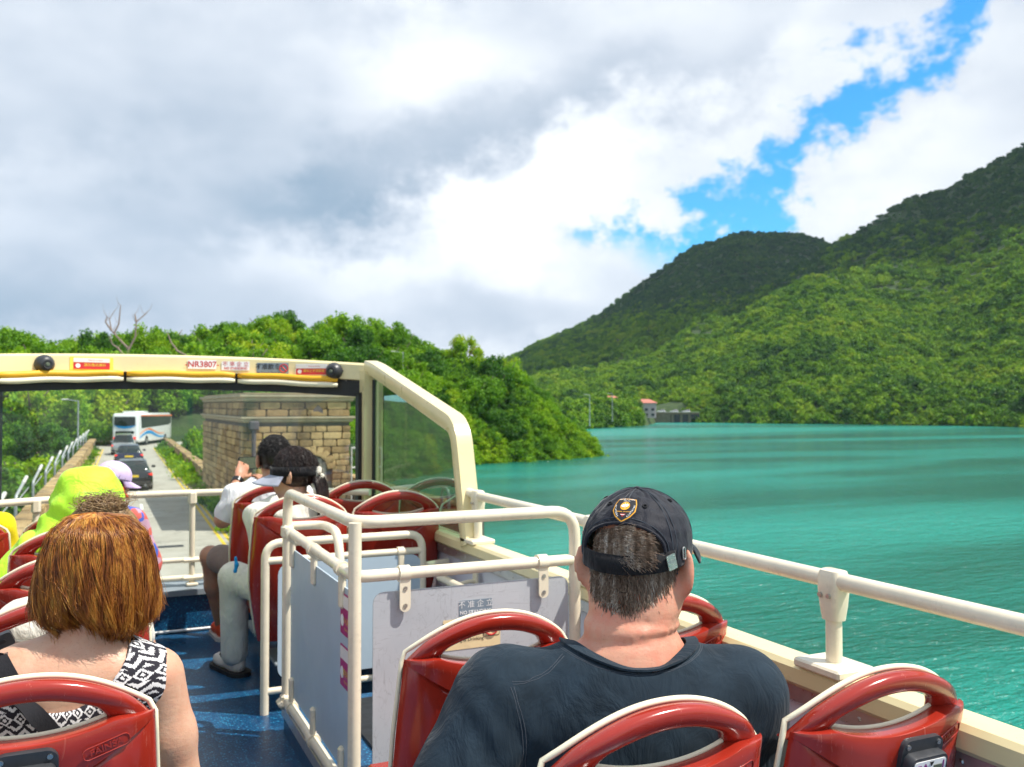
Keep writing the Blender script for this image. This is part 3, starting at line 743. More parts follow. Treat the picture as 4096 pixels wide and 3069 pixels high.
mb = MB(); mb.tube([tuple(off(M, .072, .004) @ Vector((.026 * math.cos(t * .3927), .026 * math.sin(t * .3927), 0))) for t in range(16)], .0035, 5, closed=True); mb.tube([tuple(off(M, .072, .004) @ Vector(v)) for v in ((-.018, .018, 0), (.018, -.018, 0))], .0035, 5); part(mb, 'prohibition_ring', 'ink_red', p)
for x, yel in ((-.02, True), (1.285, False)):
    M = hdr_frame(x, 4.282)
    if yel:
        p = plate('notice_sticker', 'sticker_yellow', M, .245, .080)
    else: p = plate('notice_sticker', 'sticker_white', M, .215, .074)
    q = M @ Matrix.Translation((0, 0, .0025)); plate('upper_band', 'sticker_white', q @ Matrix.Translation((.0, .021, 0)), .205, .026, p); plate('lower_band', 'sticker_red', q @ Matrix.Translation((.0, -.014, 0)), .205, .040, p)
    plate('pictogram', 'ink_white', off(M, -.078, -.014, .005), .028, .028, p, r=.0135)
    text_on('請勿靠近欄杆' if yel else '請勿上平頂飲食', .021, off(M, .018, -.010, .006), MATS['ink_yellow'], p); text_on('Please do not stand', .010, off(M, .02, .021, .006), MATS['ink_red'], p)
for x in (-.275, 1.415):
    M = hdr_frame(x, 4.280)
    mb = MB(); rings = []
    for i, (rr, zz) in enumerate(((.056, -.01), (.056, .014), (.050, .028), (.038, .046), (.030, .052))): rings.append([tuple(M @ Vector((rr * math.cos(R_(a)), rr * math.sin(R_(a)), zz))) for a in range(0, 360, 20)])
    mb.loft(rings); sp = part(mb, 'camera_dome', 'dark_plastic')
    mb = MB(); mb.loft([[tuple(M @ Vector((rr * math.cos(R_(a)), -.006 + rr * math.sin(R_(a)), zz))) for a in range(0, 360, 30)] for rr, zz in ((.026, .05), (.026, .060), (.014, .058))]); part(mb, 'lens_ring', 'black_rubber', sp)
    mb = MB(); mb.loft([[tuple(M @ Vector((rr * math.cos(R_(a)), -.006 + rr * math.sin(R_(a)), zz))) for a in range(0, 360, 30)] for rr, zz in ((.013, .0585), (.009, .063))]); part(mb, 'lens', 'lcd', sp)

# ---- side handrail with cast clamps
RX, RZ = 1.632, 3.655
mb = MB(); mb.tube(rounded([(RX - .02, 3.98, RZ + .012), (RX, 3.9, RZ), (RX, -.8, RZ)], .05), .0215, 16); part(mb, 'side_handrail', 'rail_paint')
for y in (3.90, 2.83, 1.665, .5):
    mb = MB(); mb.tube([(RX, y, CAPZ), (RX, y, RZ - .02)], .0195, 14); po = part(mb, 'rail_post', 'rail_paint')
    mb = MB(); rings = []
    for z, a, b in ((RZ - .095, .021, .025), (RZ - .06, .026, .030), (RZ - .02, .029, .034), (RZ + .012, .028, .033), (RZ + .024, .022, .030), (RZ + .027, .012, .026)): rings.append([(RX + q[0], y + q[1], z) for q in rrect(2 * a, 2 * b, min(a, b) * .6, 3)])
    mb.loft(rings); cl = part(mb, 'cast_clamp', 'rail_paint', po)
    for s in (-1, 1):
        mb = MB(); mb.tube([(RX - .034 * .8, y + s * .014, RZ - .034), (RX - .034, y + s * .014, RZ - .034)], .006, 8); part(mb, 'socket_screw', 'steel', po)
    mb = MB(); mb.box((RX - .003, y, CAPZ + .008), (.118, .15, .022), bev=.005); part(mb, 'base_block', 'rail_paint', po)
mb = MB(); mb.tube([(-.85, 3.9, RZ), (-.85, -.8, RZ)], .0215, 12); part(mb, 'side_handrail', 'rail_paint')
# stair grab rail along the right wall
mb = MB(); mb.tube([(1.50, 4.05, 3.26), (1.50, 2.95, 3.26)], .019, 12); gr_ = part(mb, 'stair_grab_rail', 'rail_paint')
for y in (3.85, 3.25):
    mb = MB(); mb.tube([(1.50, y, 3.26), (1.565, y, 3.27), (1.60, y, 3.27)], .009, 8); part(mb, 'bracket', 'rail_paint', gr_)
    mb = MB(); mb.box((1.598, y, 3.275), (.012, .05, .085), bev=.004); part(mb, 'bracket_plate', 'rail_paint', gr_)

# ---- stair guard
PX, YN, YFR, XE = .745, 2.78, 3.87, 1.53
ZT, ZM, ZB = 3.71, 3.54, 2.84
mb = MB(); mb.tube(rounded([(PX, YFR, FZ + .12), (PX, YFR, ZT), (PX, YN, ZT), (XE, YN, ZT), (XE, YN, FZ + .12)], .09, 7), .0205, 14); gd = part(mb, 'stair_guard_frame', 'rail_paint')
mb = MB(); mb.tube([(PX, YN, FZ + .12), (PX, YN, ZT)], .021, 14); part(mb, 'guard_post', 'rail_paint')
mb = MB(); mb.tube(rounded([(PX, YFR, ZM + .01), (PX, YN, ZM), (XE, YN, ZM)], .05, 5), .0195, 14); part(mb, 'guard_mid_rail', 'rail_paint')
mb = MB(); mb.tube([(PX, YFR, ZB), (PX, YN - .05, ZB)], .0195, 12); part(mb, 'guard_low_rail', 'rail_paint')
for pos, sz in (((PX, YFR, ZT - .165), (.050, .055, .06)), ((PX, YFR, ZB), (.05, .055, .055)), ((PX, YFR, FZ + .135), (.075, .09, .03))):
    mb = MB(); mb.box(pos, sz, bev=.012); part(mb, 'collar', 'rail_paint')
# aisle-side panel hung from the rails
Mx = frame_M((PX + .008, (YN + YFR) / 2, (3.495 + 2.87) / 2), (0, -1, 0), (0, 0, 1))
mb = MB(); mb.prism(rrect(.98, .60, .035, 4), -.003, .003, Mx); sp = part(mb, 'aisle_panel', 'blue_white_panel', smooth=False)
for y in (3.76, 3.36, 2.94):
    for zc_, dz in ((ZM, -.075), (ZB, .065)):
        mb = MB(); mb.tube([(PX, y - .02, zc_), (PX, y + .02, zc_)], .0265, 12); mb.box((PX - .0, y, zc_ + dz), (.022, .034, .11), bev=.008); part(mb, 'panel_clip', 'rail_paint', sp)
for z, t1 in ((3.395, '小心梯級'), (3.225, '請扶扶手')):
    M = frame_M((PX - .0, YN + .115, z), (0, -1, 0), (0, 0, 1)); M = frame_M((PX + .0035, YN + .115, z), (0, -1, 0), (0, 0, 1))
    q = plate('notice_sticker', 'sticker_magenta', M, .145, .135, d=.0015); plate('upper_band', 'sticker_white', off(M, 0, .042, .002), .132, .04, q, d=.001)
    plate('pictogram', 'ink_white', off(M, -.045, -.022, .002), .04, .04, q, r=.019, d=.001); text_on(t1, .026, off(M, .022, -.018, .0035), MATS['ink_yellow'], q); text_on('Mind the step', .013, off(M, .02, -.045, .0035), MATS['ink_yellow'], q)
# rear panel with its notices
YP = YN + .004
Mx = frame_M((1.155, YP, (3.485 + 2.82) / 2), (1, 0, 0), (0, 0, 1))
mb = MB(); mb.prism(rrect(.70, .665, .035, 4), -.003, .003, Mx); rp = part(mb, 'rear_panel', 'scratched_panel', smooth=False)
for x in (.905, 1.40):
    mb = MB(); mb.tube([(x - .018, YN, ZM), (x + .018, YN, ZM)], .0265, 14); mb.prism([(q[0], q[1]) for q in rrect(.036, .115, .017, 4)], -.004, .002, frame_M((x, YN - .016, ZM - .062), (1, 0, 0), (0, 0, 1))); cp = part(mb, 'panel_clip', 'rail_paint', rp)
    for z in (ZM - .045, ZM - .10):
        mb = MB(); mb.tube([(x, YN - .014, z), (x, YN - .021, z)], .007, 10); part(mb, 'clip_screw', 'steel', rp)
M = frame_M((1.155, YP - .0035, 3.408), (1, 0, 0), (0, 0, 1))
q = plate('notice_sticker', 'sticker_grey', M, .118, .052, d=.001); text_on('不 准 企 立', .026, off(M, 0, .011, .002), MATS['ink_white'], q); text_on('NO STANDING', .0165, off(M, 0, -.014, .002), MATS['ink_white'], q, bold=.0004)
M = frame_M((1.142, YP - .0035, 3.325), (1, 0, 0), (0, 0, 1))
q = plate('notice_sticker', 'sticker_cream', M, .205, .100, d=.001); text_on('不准飲食', .038, off(M, -.030, .020, .002), MATS['ink_black'], q, bold=.0005); text_on('No Eating & Drinking', .0165, off(M, -.03, -.020, .002), MATS['ink_black'], q)
plate('pictogram_frame', 'ink_black', off(M, .069, .014, .0012), .060, .060, q, d=.0006); plate('pictogram_field', 'sticker_cream', off(M, .069, .014, .0022), .056, .056, q, d=.0006)
mb = MB(); mb.tube([tuple(off(M, .069, .012, .004) @ Vector((.024 * math.cos(t * .3927), .024 * math.sin(t * .3927), 0))) for t in range(16)], .0028, 5, closed=True); mb.tube([tuple(off(M, .069, .012, .004) @ Vector(v)) for v in ((-.017, .017, 0), (.017, -.017, 0))], .0028, 5); part(mb, 'prohibition_ring', 'ink_red', q)

# ---- guard behind the second seat row
YG = 4.17
mb = MB(); mb.tube(rounded([(.705, YG, FZ), (.705, YG, 3.455), (1.45, YG, 3.455), (1.45, YG, 3.0)], .075, 6), .0195, 12); part(mb, 'seat_guard_frame', 'rail_paint')
mb = MB(); mb.tube(rounded([(.715, YG, 3.375), (1.46, YG, 3.375)], .06, 5), .017, 12); part(mb, 'seat_guard_rail', 'rail_paint')
mb = MB(); mb.tube(rounded([(PX, YFR + .02, 3.565), (.90, YFR + .01, 3.565), (.90, YFR - .25, 3.565), (.90, YFR - .30, 3.40)], .09, 6), .0185, 12); part(mb, 'guard_link_hoop', 'rail_paint')
mb = MB(); mb.tube([(.705, YG, FZ + .10), (.95, YG, FZ + .10), (1.45, YG, FZ + .10)], .016, 10); part(mb, 'seat_guard_rail', 'rail_paint')
mb = MB(); mb.prism(rrect(.68, .52, .05, 5), -.003, .003, frame_M((1.10, YG - .01, 3.10), (1, 0, 0), (0, 0, 1))); gp = part(mb, 'guard_panel', 'blue_white_panel', smooth=False)
for x in (.82, 1.34):
    mb = MB(); mb.tube([(x - .016, YG, 3.375), (x + .016, YG, 3.375)], .024, 12); mb.box((x, YG - .014, 3.33), (.03, .012, .09), bev=.005); part(mb, 'panel_clip', 'rail_paint', gp)
mb = MB(); mb.tube([(1.45, YG, 3.30), (1.60, YG + .05, 3.30)], .017, 10); part(mb, 'wall_stay', 'rail_paint')

# ---- seats
W0 = .2225
zo = lambda x: .094 * (1 - min(1, abs(x) / W0) ** 2.15)                       # top of the handle
zi = lambda x: .002 + .050 * max(0., 1 - (abs(x) / .150) ** 2.2)              # underside of the handle
zl = lambda x: -.022 + .026 * min(1, abs(x) / .150) ** 2                      # lower lip of the opening
zc = lambda x: -.135 + .125 * min(1, abs(x) / W0) ** 1.25                     # crease below the handle
def hw(z): return W0 + (.010 * min(1, -z / .2) if z > -.3 else .010 - .055 * ((-z - .3) / .32) ** 1.3)
def lean(z): return -.20 * z if z > -.25 else .05 + .35 * (-z - .25) ** 1.15
def back_y(x, z):
    k = max(0., 1 - (abs(x) / (hw(z) + .0005)) ** 3.4); return lean(min(z, 0) if z < 0 else z) - .062 * k ** .5
def seat_shell():
    mb = MB()
    xs = [math.sin(R_(a)) for a in np.linspace(-90, 90, 41)]
    # body back with rolled lip, crease step and recessed lower field
    rows = []
    def top(u):
        x = u * W0
        return zl(x) if abs(x) < .150 else .004 * (W0 - abs(x)) / (W0 - .15)
    for k, (a, dy) in enumerate(((0, .045), (0, .030), (.004, .012), (.012, .003), (.03, 0), (.2, 0), (.45, 0), (.7, 0), (.93, 0), (.97, 0))):
        r = []
        for u in xs:
            zt = top(u); zc_ = min(zc(u * W0), zt - .004); z = zt + (zc_ - zt) * a; x = u * hw(z); e = max(0, 1 - abs(u) ** 6)
            r.append((x, back_y(x, z) + dy * e - .005 * (1 if a > .03 else 0) * e, z))
        rows.append(r)
    for k, v in enumerate((0, .02, .12, .25, .4, .55, .7, .85, 1.)):
        r = []
        for u in xs:
            zc_ = min(zc(u * W0), top(u) - .004); z = zc_ + (-.62 - zc_) * v; x = u * hw(z); e = max(0, 1 - abs(u) ** 8)
            rec = .007 if k == 0 else (.004 if abs(x) < .118 and .02 < v < .5 else .0)
            r.append((x, back_y(x, z) + rec * e, z))
        rows.append(r)
    mb.loft(rows, cap=False, closed=False)
    # handle: a tapering half-round hoop
    rings = []
    for i in range(45):
        t = -1 + 2 * i / 44; t = math.copysign(abs(t) ** .9, t); xo, z1 = t * W0, zo(t * W0); xi = t * .150; z2 = zi(xi)
        ring = []
        yb = lean(0) - .062 * max(0., 1 - abs(t) ** 3.4) ** .5 * .75
        for a in range(0, 360, 24):
            c, s = math.cos(R_(a)), math.sin(R_(a)); c = math.copysign(abs(c) ** .75, c); s = math.copysign(abs(s) ** .75, s); f = (1 + c) / 2
            x = xi + (xo - xi) * f; z = z2 + (z1 - z2) * f; k_ = min(1, max(0, (abs(t) - .74) / .26)); z -= .030 * k_ * k_ * (1.15 - .5 * f)
            ring.append((x, yb - .2 * z + .018 - .022 * s, z))
        rings.append(ring)
    mb.loft(rings, cap=True)
    me = mb.mesh('seat'); bm = bmesh.new(); bm.from_mesh(me); bmesh.ops.recalc_face_normals(bm, faces=bm.faces); bm.to_mesh(me); bm.free()
    me.materials.append(MATS['red_plastic']); me.shade_smooth(); me.set_sharp_from_angle(angle=R_(38)); return me
def seat_rim():
    mb = MB(); P = []
    for z in np.linspace(-.60, -.01, 14): P.append((-hw(z) - .001, lean(z) + .010, z))
    for i in range(1, 40):
        t = -1 + 2 * i / 40; yb = -.062 * max(0., 1 - abs(t) ** 3.4) ** .5 * .75; P.append((t * (W0 + .001), yb - .2 * zo(t * W0) + .040, zo(t * W0) + .001))
    for z in np.linspace(-.01, -.60, 14): P.append((hw(z) + .001, lean(z) + .010, z))
    mb.tube(P, .0058, 8)
    mb.tube([(x, back_y(x, zl(x)) + .047, zl(x) + .002) for x in np.linspace(-.148, .148, 21)], .0045, 6)
    me = mb.mesh('edge_trim'); me.materials.append(MATS['trim_cream']); me.shade_smooth(); return me
def seat_front():
    mb = MB(); rows = []
    for z in (-.60, -.45, -.3, -.15, -.06, -.028): rows.append([(u * (hw(z) - .006), lean(z) + .012 + .018 * (1 - abs(u) ** 4) * (1 if z < -.05 else .3) - .030 * (1 - u * u), z + (0 if z < -.05 else .02 * u * u)) for u in np.linspace(-1, 1, 15)])
    mb.loft(rows, cap=False, closed=False)
    me = mb.mesh('front_moulding'); me.materials.append(MATS['trim_cream']); me.shade_smooth(); return me
def seat_cushion():
    mb = MB(); mb.box((0, .30, -.475), (.39, .42, .09), bev=.03); mb.box((0, .27, -.54), (.34, .34, .06), bev=.02)
    me = mb.mesh('cushion'); me.materials.append(MATS['red_plastic']); me.shade_smooth(); me.set_sharp_from_angle(angle=R_(40)); return me
def seat_leg(h):
    mb = MB(); mb.box((0, .26, -.575), (.30, .32, .03), bev=.008); mb.box((0, .26, (-.58 - h) / 2), (.09, .12, max(.02, h - .58)), bev=.008); mb.box((0, .26, -h + .008), (.2, .3, .016), bev=.004)
    me = mb.mesh('pedestal'); me.materials.append(MATS['ledge_grey']); return me
S_SHELL, S_RIM, S_FRONT, S_CUSH = seat_shell(), seat_rim(), seat_front(), seat_cushion()
def badge_mesh():
    me = text_mesh('FAINSA', .0185, extrude=.0012, bold=.0003); M = frame_M((.135, back_y(.135, -.046) - .0062, -.046), (1, .22, .25), (0, -.2, 1)); me.transform(M); me.materials.append(MATS['red_plastic'])
    mb = MB(); mb.tube([tuple(M @ Vector((p[0], p[1], 0))) for p in rrect(.085, .024, .010, 5)], .0011, 5, closed=True); m2 = mb.mesh('x')
    bm = bmesh.new(); bm.from_mesh(me); bm.from_mesh(m2); me2 = bpy.data.meshes.new('badge'); bm.to_mesh(me2); bm.free(); me2.materials.append(MATS['red_plastic']); return me2
S_BADGE = badge_mesh()
LEGS = {}
def seat(x, y, zcorner, label=None, badge=True):
    s = bpy.data.objects.new('seat', S_SHELL); COL.objects.link(s); s.location = (x, y, zcorner); adopt(s, bus)
    fl = round(zcorner - (FZ + (.12 if x > .3 else 0)), 3)
    if fl not in LEGS: LEGS[fl] = seat_leg(fl)
    for nm, me in (('edge_trim', S_RIM), ('front_moulding', S_FRONT), ('cushion', S_CUSH), ('pedestal', LEGS[fl])) + ((('badge', S_BADGE),) if badge else ()):
        c = bpy.data.objects.new(nm, me); COL.objects.link(c); c.parent = s
    if label: s['label'] = label
    return s
def audio_unit(s, x, z):
    """commentary box screwed to the seat back"""
    y = back_y(x, z) - .004; M = frame_M((x, y, z), (1, 0, 0), (0, -.2, 1))
    def add(mb, name, m, **kw): c = mb.build(name, m, None, **kw); c.parent = s; return c
    mb = MB(); mb.prism(rrect(.108, .098, .02, 4), -.012, .010, M); add(mb, 'audio_back_plate', 'dark_plastic', angle=30)
    mb = MB(); P = [(p[0], p[1] - .010) for p in rrect(.100, .070, .014, 4)]; P2 = [(p[0] * .95, p[1] * .96 - .010 * .04) for p in P]
    mb.loft([[tuple(M @ Vector((p[0], p[1], z_))) for p in Q] for Q, z_ in ((P, .009), (P, .024), (P2, .030))]); add(mb, 'audio_box', 'dark_plastic', angle=30)
    mb = MB(); mb.prism([(p[0], p[1] - .010) for p in rrect(.084, .054, .007, 3)], .0302, .0315, M); add(mb, 'control_plate', 'ink_white', smooth=False)
    mb = MB(); mb.prism([(p[0] - .001, p[1] - .0245) for p in rrect(.080, .020, .004, 3)], .0316, .0320, M); add(mb, 'volume_field', 'ink_purple', smooth=False)
    mb = MB(); mb.prism([(p[0] + .019, p[1] - .004) for p in rrect(.022, .020, .001, 1)], .0322, .0330, M); add(mb, 'display', 'lcd', smooth=False)
    mb = MB(); mb.prism([(p[0] + .034, p[1] + .001) for p in rrect(.003, .024, .0008, 1)], .0318, .0324, M); add(mb, 'marking', 'ink_purple', smooth=False)
    for tx, tz, up, m_ in ((-.030, .006, -1, 'ink_purple'), (-.014, .008, 1, 'ink_purple'), (-.020, -.026, -1, 'ink_white'), (-.004, -.025, 1, 'ink_white'), (.002, .010, -1, 'ink_black')):
        mb = MB(); mb.prism([(tx - .0055, tz - up * .004), (tx + .0055, tz - up * .004), (tx, tz + up * .005)][::up if up > 0 else -1], .0322, .0328, M); add(mb, 'arrow_button', m_, smooth=False)
    for t, tx, tz, m_ in (('CHANNEL', -.020, -.006, 'ink_black'), ('VOLUME', -.012, -.0175, 'ink_white')):
        me = text_mesh(t, .0085); me.transform(M @ Matrix.Translation((tx, tz, .0326))); c = link('lettering', me, m_, None, smooth=False); c.parent = s
    for sx in (-1, 1):
        mb = MB(); mb.tube([tuple(M @ Vector((sx * .040, .037, .009))), tuple(M @ Vector((sx * .040, .037, .0125)))], .0052, 10); add(mb, 'screw', 'steel')
ZC = 3.478
s = seat(.893, 1.33, ZC, 'seat back the man in the black cap leans against')
s = seat(1.392, 1.31, ZC, 'empty window seat beside the man, with an audio box'); audio_unit(s, .05, -.080)
seat(.893, 2.06, ZC, 'empty aisle seat in front of the man'); seat(1.392, 2.06, ZC, 'empty window seat in front of the man')
for y, z in ((4.36, 3.555), (5.03, 3.555)):
    seat(.905, y, z, badge=y < 4.5); seat(1.385, y, z, badge=False)
s = seat(-.108, 1.94, ZC, 'seat of the woman in the patterned top, with an audio box'); audio_unit(s, .0, -.078)
for k in range(5):
    y = 1.94 + .735 * k
    if k: seat(-.082, y, ZC, badge=k < 2)
    s = seat(-.588, y, ZC, badge=False)
    if k == 3: audio_unit(s, .05, -.1)
# ================================================================== dam road, walls, gatehouse, traffic
def m_road():
    m, g, bs = newmat('concrete_road'); co = g.coord('Object')
    n = g.noise(co, .6, 6, .65); f = g.noise(co, 30, 4, .7); cr = g.noise(g.vm('MULTIPLY', co, (.5, .5, 1)), 1, 4, .6, .8)
    c = g.mix(g.smooth(n, .3, .7), (.36, .335, .285), (.46, .43, .375)); c = g.mix(g.mul(g.smooth(f, .5, .7), .25), c, (.2, .19, .17))
    c = g.mix(g.mul(g.smooth(g.m('ABSOLUTE', g.sub(cr, .5)), 0, .006, 1, 0), .6), c, (.10, .095, .085))
    g.put(bs.inputs['Base Color'], c); bs.inputs['Roughness'].default_value = .9; g.put(bs.inputs['Normal'], g.bump(f, .3, .01))
m_road()
def m_stone(name, stops, obj=True):
    m, g, bs = newmat(name); co = g.coord('Object'); rn = g.node('ShaderNodeObjectInfo').outputs['Random'] if obj else g.node('ShaderNodeNewGeometry').outputs['Random Per Island']
    wp = g.node('ShaderNodeNewGeometry').outputs['Position']
    n = g.noise(wp, 3.5, 6, .7); st = g.noise(g.vm('MULTIPLY', wp, (1.1, 1.1, .35)), 1, 5, .65)
    c = g.ramp(g.lin(g.add(g.mul(rn, .6), g.mul(n, .55)), .15, 1.), stops); c = g.mix(g.mul(g.smooth(st, .46, .66), .68), c, (.085, .065, .042))
    g.put(bs.inputs['Base Color'], c); bs.inputs['Roughness'].default_value = .92; g.put(bs.inputs['Normal'], g.bump(g.noise(wp, 14, 6, .7), .9, .04))
m_stone('sandstone', [(0, (.19, .12, .055)), (.35, (.38, .25, .115)), (.65, (.54, .37, .175)), (1, (.68, .48, .23))])
mat('mortar', (.15, .125, .095), .95, vary=.3, vscale=2)
mat('coping_stone', (.46, .38, .26), .9, vary=.22, vscale=2.5, bump=.6, bscale=12, dirt=.35)
mat('road_yellow', (.74, .50, .03), .7, vary=.15, vscale=5, dirt=.2); mat('road_white', (.72, .71, .68), .7, vary=.12, vscale=5, dirt=.25)
mat('galvanised', (.42, .44, .45), .5, metal=.3, vary=.12); mat('white_paint', (.62, .61, .57), .5, vary=.05, dirt=.15)
mat('lead_pipe', (.10, .085, .095), .6, vary=.2); mat('weathered_plank', (.30, .27, .23), .85, vary=.25, vscale=3, bump=.4, bscale=20)

def strip(name, m, x0, x1, y0, y1, z, step=6., parent=None, kind='structure'):
    mb = MB(); k = max(1, int((y1 - y0) / step)); rows = []
    for i in range(k + 1):
        y = y0 + (y1 - y0) * i / k; c = float(road_x(y)); rows.append([(c + x0, y, z), (c + x1, y, z)])
    mb.loft(rows, cap=False, closed=False)
    o = mb.build(name, m, parent, smooth=False, recalc=False)
    for p in o.data.polygons: pass
    if kind and parent is None: tag(o, kind=kind)
    return o
mb = MB(); rows = []
for y in (-40, 0, 24, 24.01, 46, 46.01, 93):
    c = float(road_x(y)); xr = 10.6 if 24 < y < 46.005 and y != 46.01 else c + 3.65
    rows.append([(c - 3.3, y, -.12), (c - 3.9, y, -12), (xr + 1.2, y, -12), (xr, y, -.12)])
mb.loft(rows); tag(mb.build('dam', 'coping_stone', smooth=False, recalc=True), 'stone dam carrying the narrow road across the lake', 'dam', kind='structure')
road = strip('road', 'concrete_road', -2.5, 2.5, -40, 93.5, 0.)
mb = MB(); mb.raw([(float(road_x(93.4)) - 2.5, 93.4, -.002), (float(road_x(93.4)) + 2.5, 93.4, -.002), (12, 97, .0), (26, 108, .3), (22, 113, .3), (8, 106, 0), (-2, 102, 0)], [(0, 1, 2, 3, 4, 5, 6)]); tag(mb.build('road_bend', 'concrete_road', smooth=False), kind='structure')
for a, b in ((2.12, 2.22), (2.34, 2.44), (-2.44, -2.34), (-2.22, -2.12)): strip('edge_line', 'road_yellow', a, b, -20, 92, .004, parent=road)
for y in np.arange(10.5, 91, 6.1): strip('slab_joint', 'mortar', -2.5, 2.5, y, y + .035, .0025, parent=road)
for y in np.arange(8, 90, 6.): strip('centre_dash', 'road_white', .08, .20, y, y + 2.2, .004, parent=road)
mb = MB(); mb.raw([(float(road_x(30)) + .3, 27.6, .004), (float(road_x(30)) + 1.0, 27.6, .004), (float(road_x(30)) + 1.0, 28.0, .004), (float(road_x(30)) + .3, 28.0, .004)], [(0, 1, 2, 3)]); mb.build('drain_cover', 'black_rubber', road, smooth=False)
mat('verge_soil', (.20, .17, .11), .95, vary=.35, vscale=1.5, bump=.7, bscale=6)
strip('verge', 'verge_soil', -3.0, -2.5, -40, 92, .03); strip('verge', 'verge_soil', 2.5, 3.4, -40, 24, .03); strip('verge', 'verge_soil', 2.5, 3.4, 46, 92, .03)
mb = MB(); mb.raw([(float(road_x(24)) + 2.5, 24, .03), (10.3, 24, .03), (10.3, 46, .03), (float(road_x(46)) + 2.5, 46, .03)], [(0, 1, 2, 3)]); tag(mb.build('verge', 'verge_soil', smooth=False), kind='structure')

# rough blocks shared by every wall
def block_mesh(seed, jag):
    r = random.Random(seed); n = 3; V = []; F = []; idx = {}
    bm = bmesh.new(); bmesh.ops.create_cube(bm, size=1); bmesh.ops.subdivide_edges(bm, edges=bm.edges, cuts=1, use_grid_fill=True)
    for v in bm.verts:
        m_ = sum(abs(c) > .49 for c in v.co); k = 1 - (.0, .0, .05, .10)[m_]
        v.co = Vector((v.co.x * (k + r.uniform(-.02, .02)), v.co.y * k + (r.uniform(.2, 1) * jag * (-1 if v.co.y < 0 else 1) if m_ == 1 and abs(v.co.y) > .49 else 0), v.co.z * (k + r.uniform(-.03, .03))))
    me = bpy.data.meshes.new('stone'); bm.to_mesh(me); bm.free(); me.materials.append(MATS['sandstone']); me.shade_smooth(); me.set_sharp_from_angle(angle=R_(35)); return me
BLK = [block_mesh(i, .16) for i in range(6)]
def stone(parent, c, size, rz=0., name='stone'):
    o = bpy.data.objects.new(name, random.choice(BLK)); COL.objects.link(o); o.location = c; o.scale = size; o.rotation_euler = (random.uniform(-.02, .02), random.uniform(-.015, .015), rz + random.uniform(-.015, .015) + (math.pi if random.random() < .5 else 0)); adopt(o, parent); return o
def parapet(p0, p1, hgt, label, near_from, near_to, side, cl=.62):
    """masonry wall: core, coping stones and facing stones on the road side"""
    p0, p1 = Vector(p0), Vector(p1); L = (p1 - p0).length; t = (p1 - p0) / L; n = Vector((t.y, -t.x)) * side; a = math.atan2(t.y, t.x)
    e = empty('stone_parapet', ((p0.x + p1.x) / 2, (p0.y + p1.y) / 2, 0), label, 'wall')
    mb = MB(); M = Matrix.Rotation(a, 3, 'Z'); c = (p0 + p1) / 2
    mb.box((c.x, c.y, hgt / 2 - .1), (L, .40, hgt - .16 + .2), M); w_ = mb.build('wall_core', 'mortar', e, smooth=False)
    s = 0.
    while s < L - .2:
        l = min(L - s, cl * random.uniform(.85, 1.25)); q = p0 + t * (s + l / 2)
        if near_from <= s <= near_to or True:
            o = stone(e, (q.x, q.y, hgt - .07 + random.uniform(-.015, .02)), (l * 1.0, .52, .16), a, 'coping_stone')
        s += l
    for k in range(3):
        z = .14 + k * (hgt - .16) / 3; s = near_from + random.uniform(0, .3)
        while s < near_to:
            l = random.uniform(.45, .85); q = p0 + t * (s + l / 2) + n * .19
            stone(e, (q.x, q.y, z), (l, .12, (hgt - .16) / 3 * 1.0), a); s += l
    return e
rx = lambda y, o: (float(road_x(y)) + o, y)
parapet(rx(3, -3.05), rx(91, -3.05), 1.0, 'sunlit stone parapet along the left edge of the dam road', 22, 80, 1, 1.0)
parapet(rx(46.5, 3.25), rx(89, 3.25), 1.0, 'stone parapet right of the road beyond the gatehouse', .1, 42, -1, .8)
parapet((10.3, 25.2), (10.3, 46), 1.0, 'low stone wall by the water outside the bus side window', 0.1, 12, -1, .8)
parapet(rx(0, 3.25), rx(24, 3.25), .95, 'near stone parapet on the lake side next to the bus', .1, .2, -1, 1.2)
parapet((float(road_x(24)) + 3.4, 24.6), (10.4, 24.6), 1.0, 'short stone wall returning toward the lake', .1, 3, -1, .8)

# ---- gatehouse of squared stone
GX0, GX1, GY0, GY1, GT = 4.42, 7.86, 30., 42., 4.40
gh = empty('gatehouse', ((GX0 + GX1) / 2, (GY0 + GY1) / 2, 0), 'square stone gatehouse with two moulded cornices beside the road', 'building')
mb = MB(); mb.box(((GX0 + GX1) / 2, (GY0 + GY1) / 2, GT / 2 - .1), (GX1 - GX0 - .06, GY1 - GY0 - .06, GT - .02)); mb.build('wall_core', 'mortar', gh, smooth=False)
def cornice(z, h, o, name):
    mb = MB(); P = [(.0, 0), (o * .45, h * .2), (o * .5, h * .5), (o, h * .72), (o, h)]
    mb.loft([[(GX0 - q, GY0 - q, z + k), (GX1 + q, GY0 - q, z + k), (GX1 + q, GY1 + q, z + k), (GX0 - q, GY1 + q, z + k)] for q, k in P]); return mb.build(name, 'coping_stone', gh, angle=20)
cornice(3.50, .20, .16, 'cornice'); cornice(4.18, .24, .20, 'cornice'); cornice(4.43, .05, .02, 'roof_slab')
DX0, DX1, DZ = 6.15, 7.05, 1.95
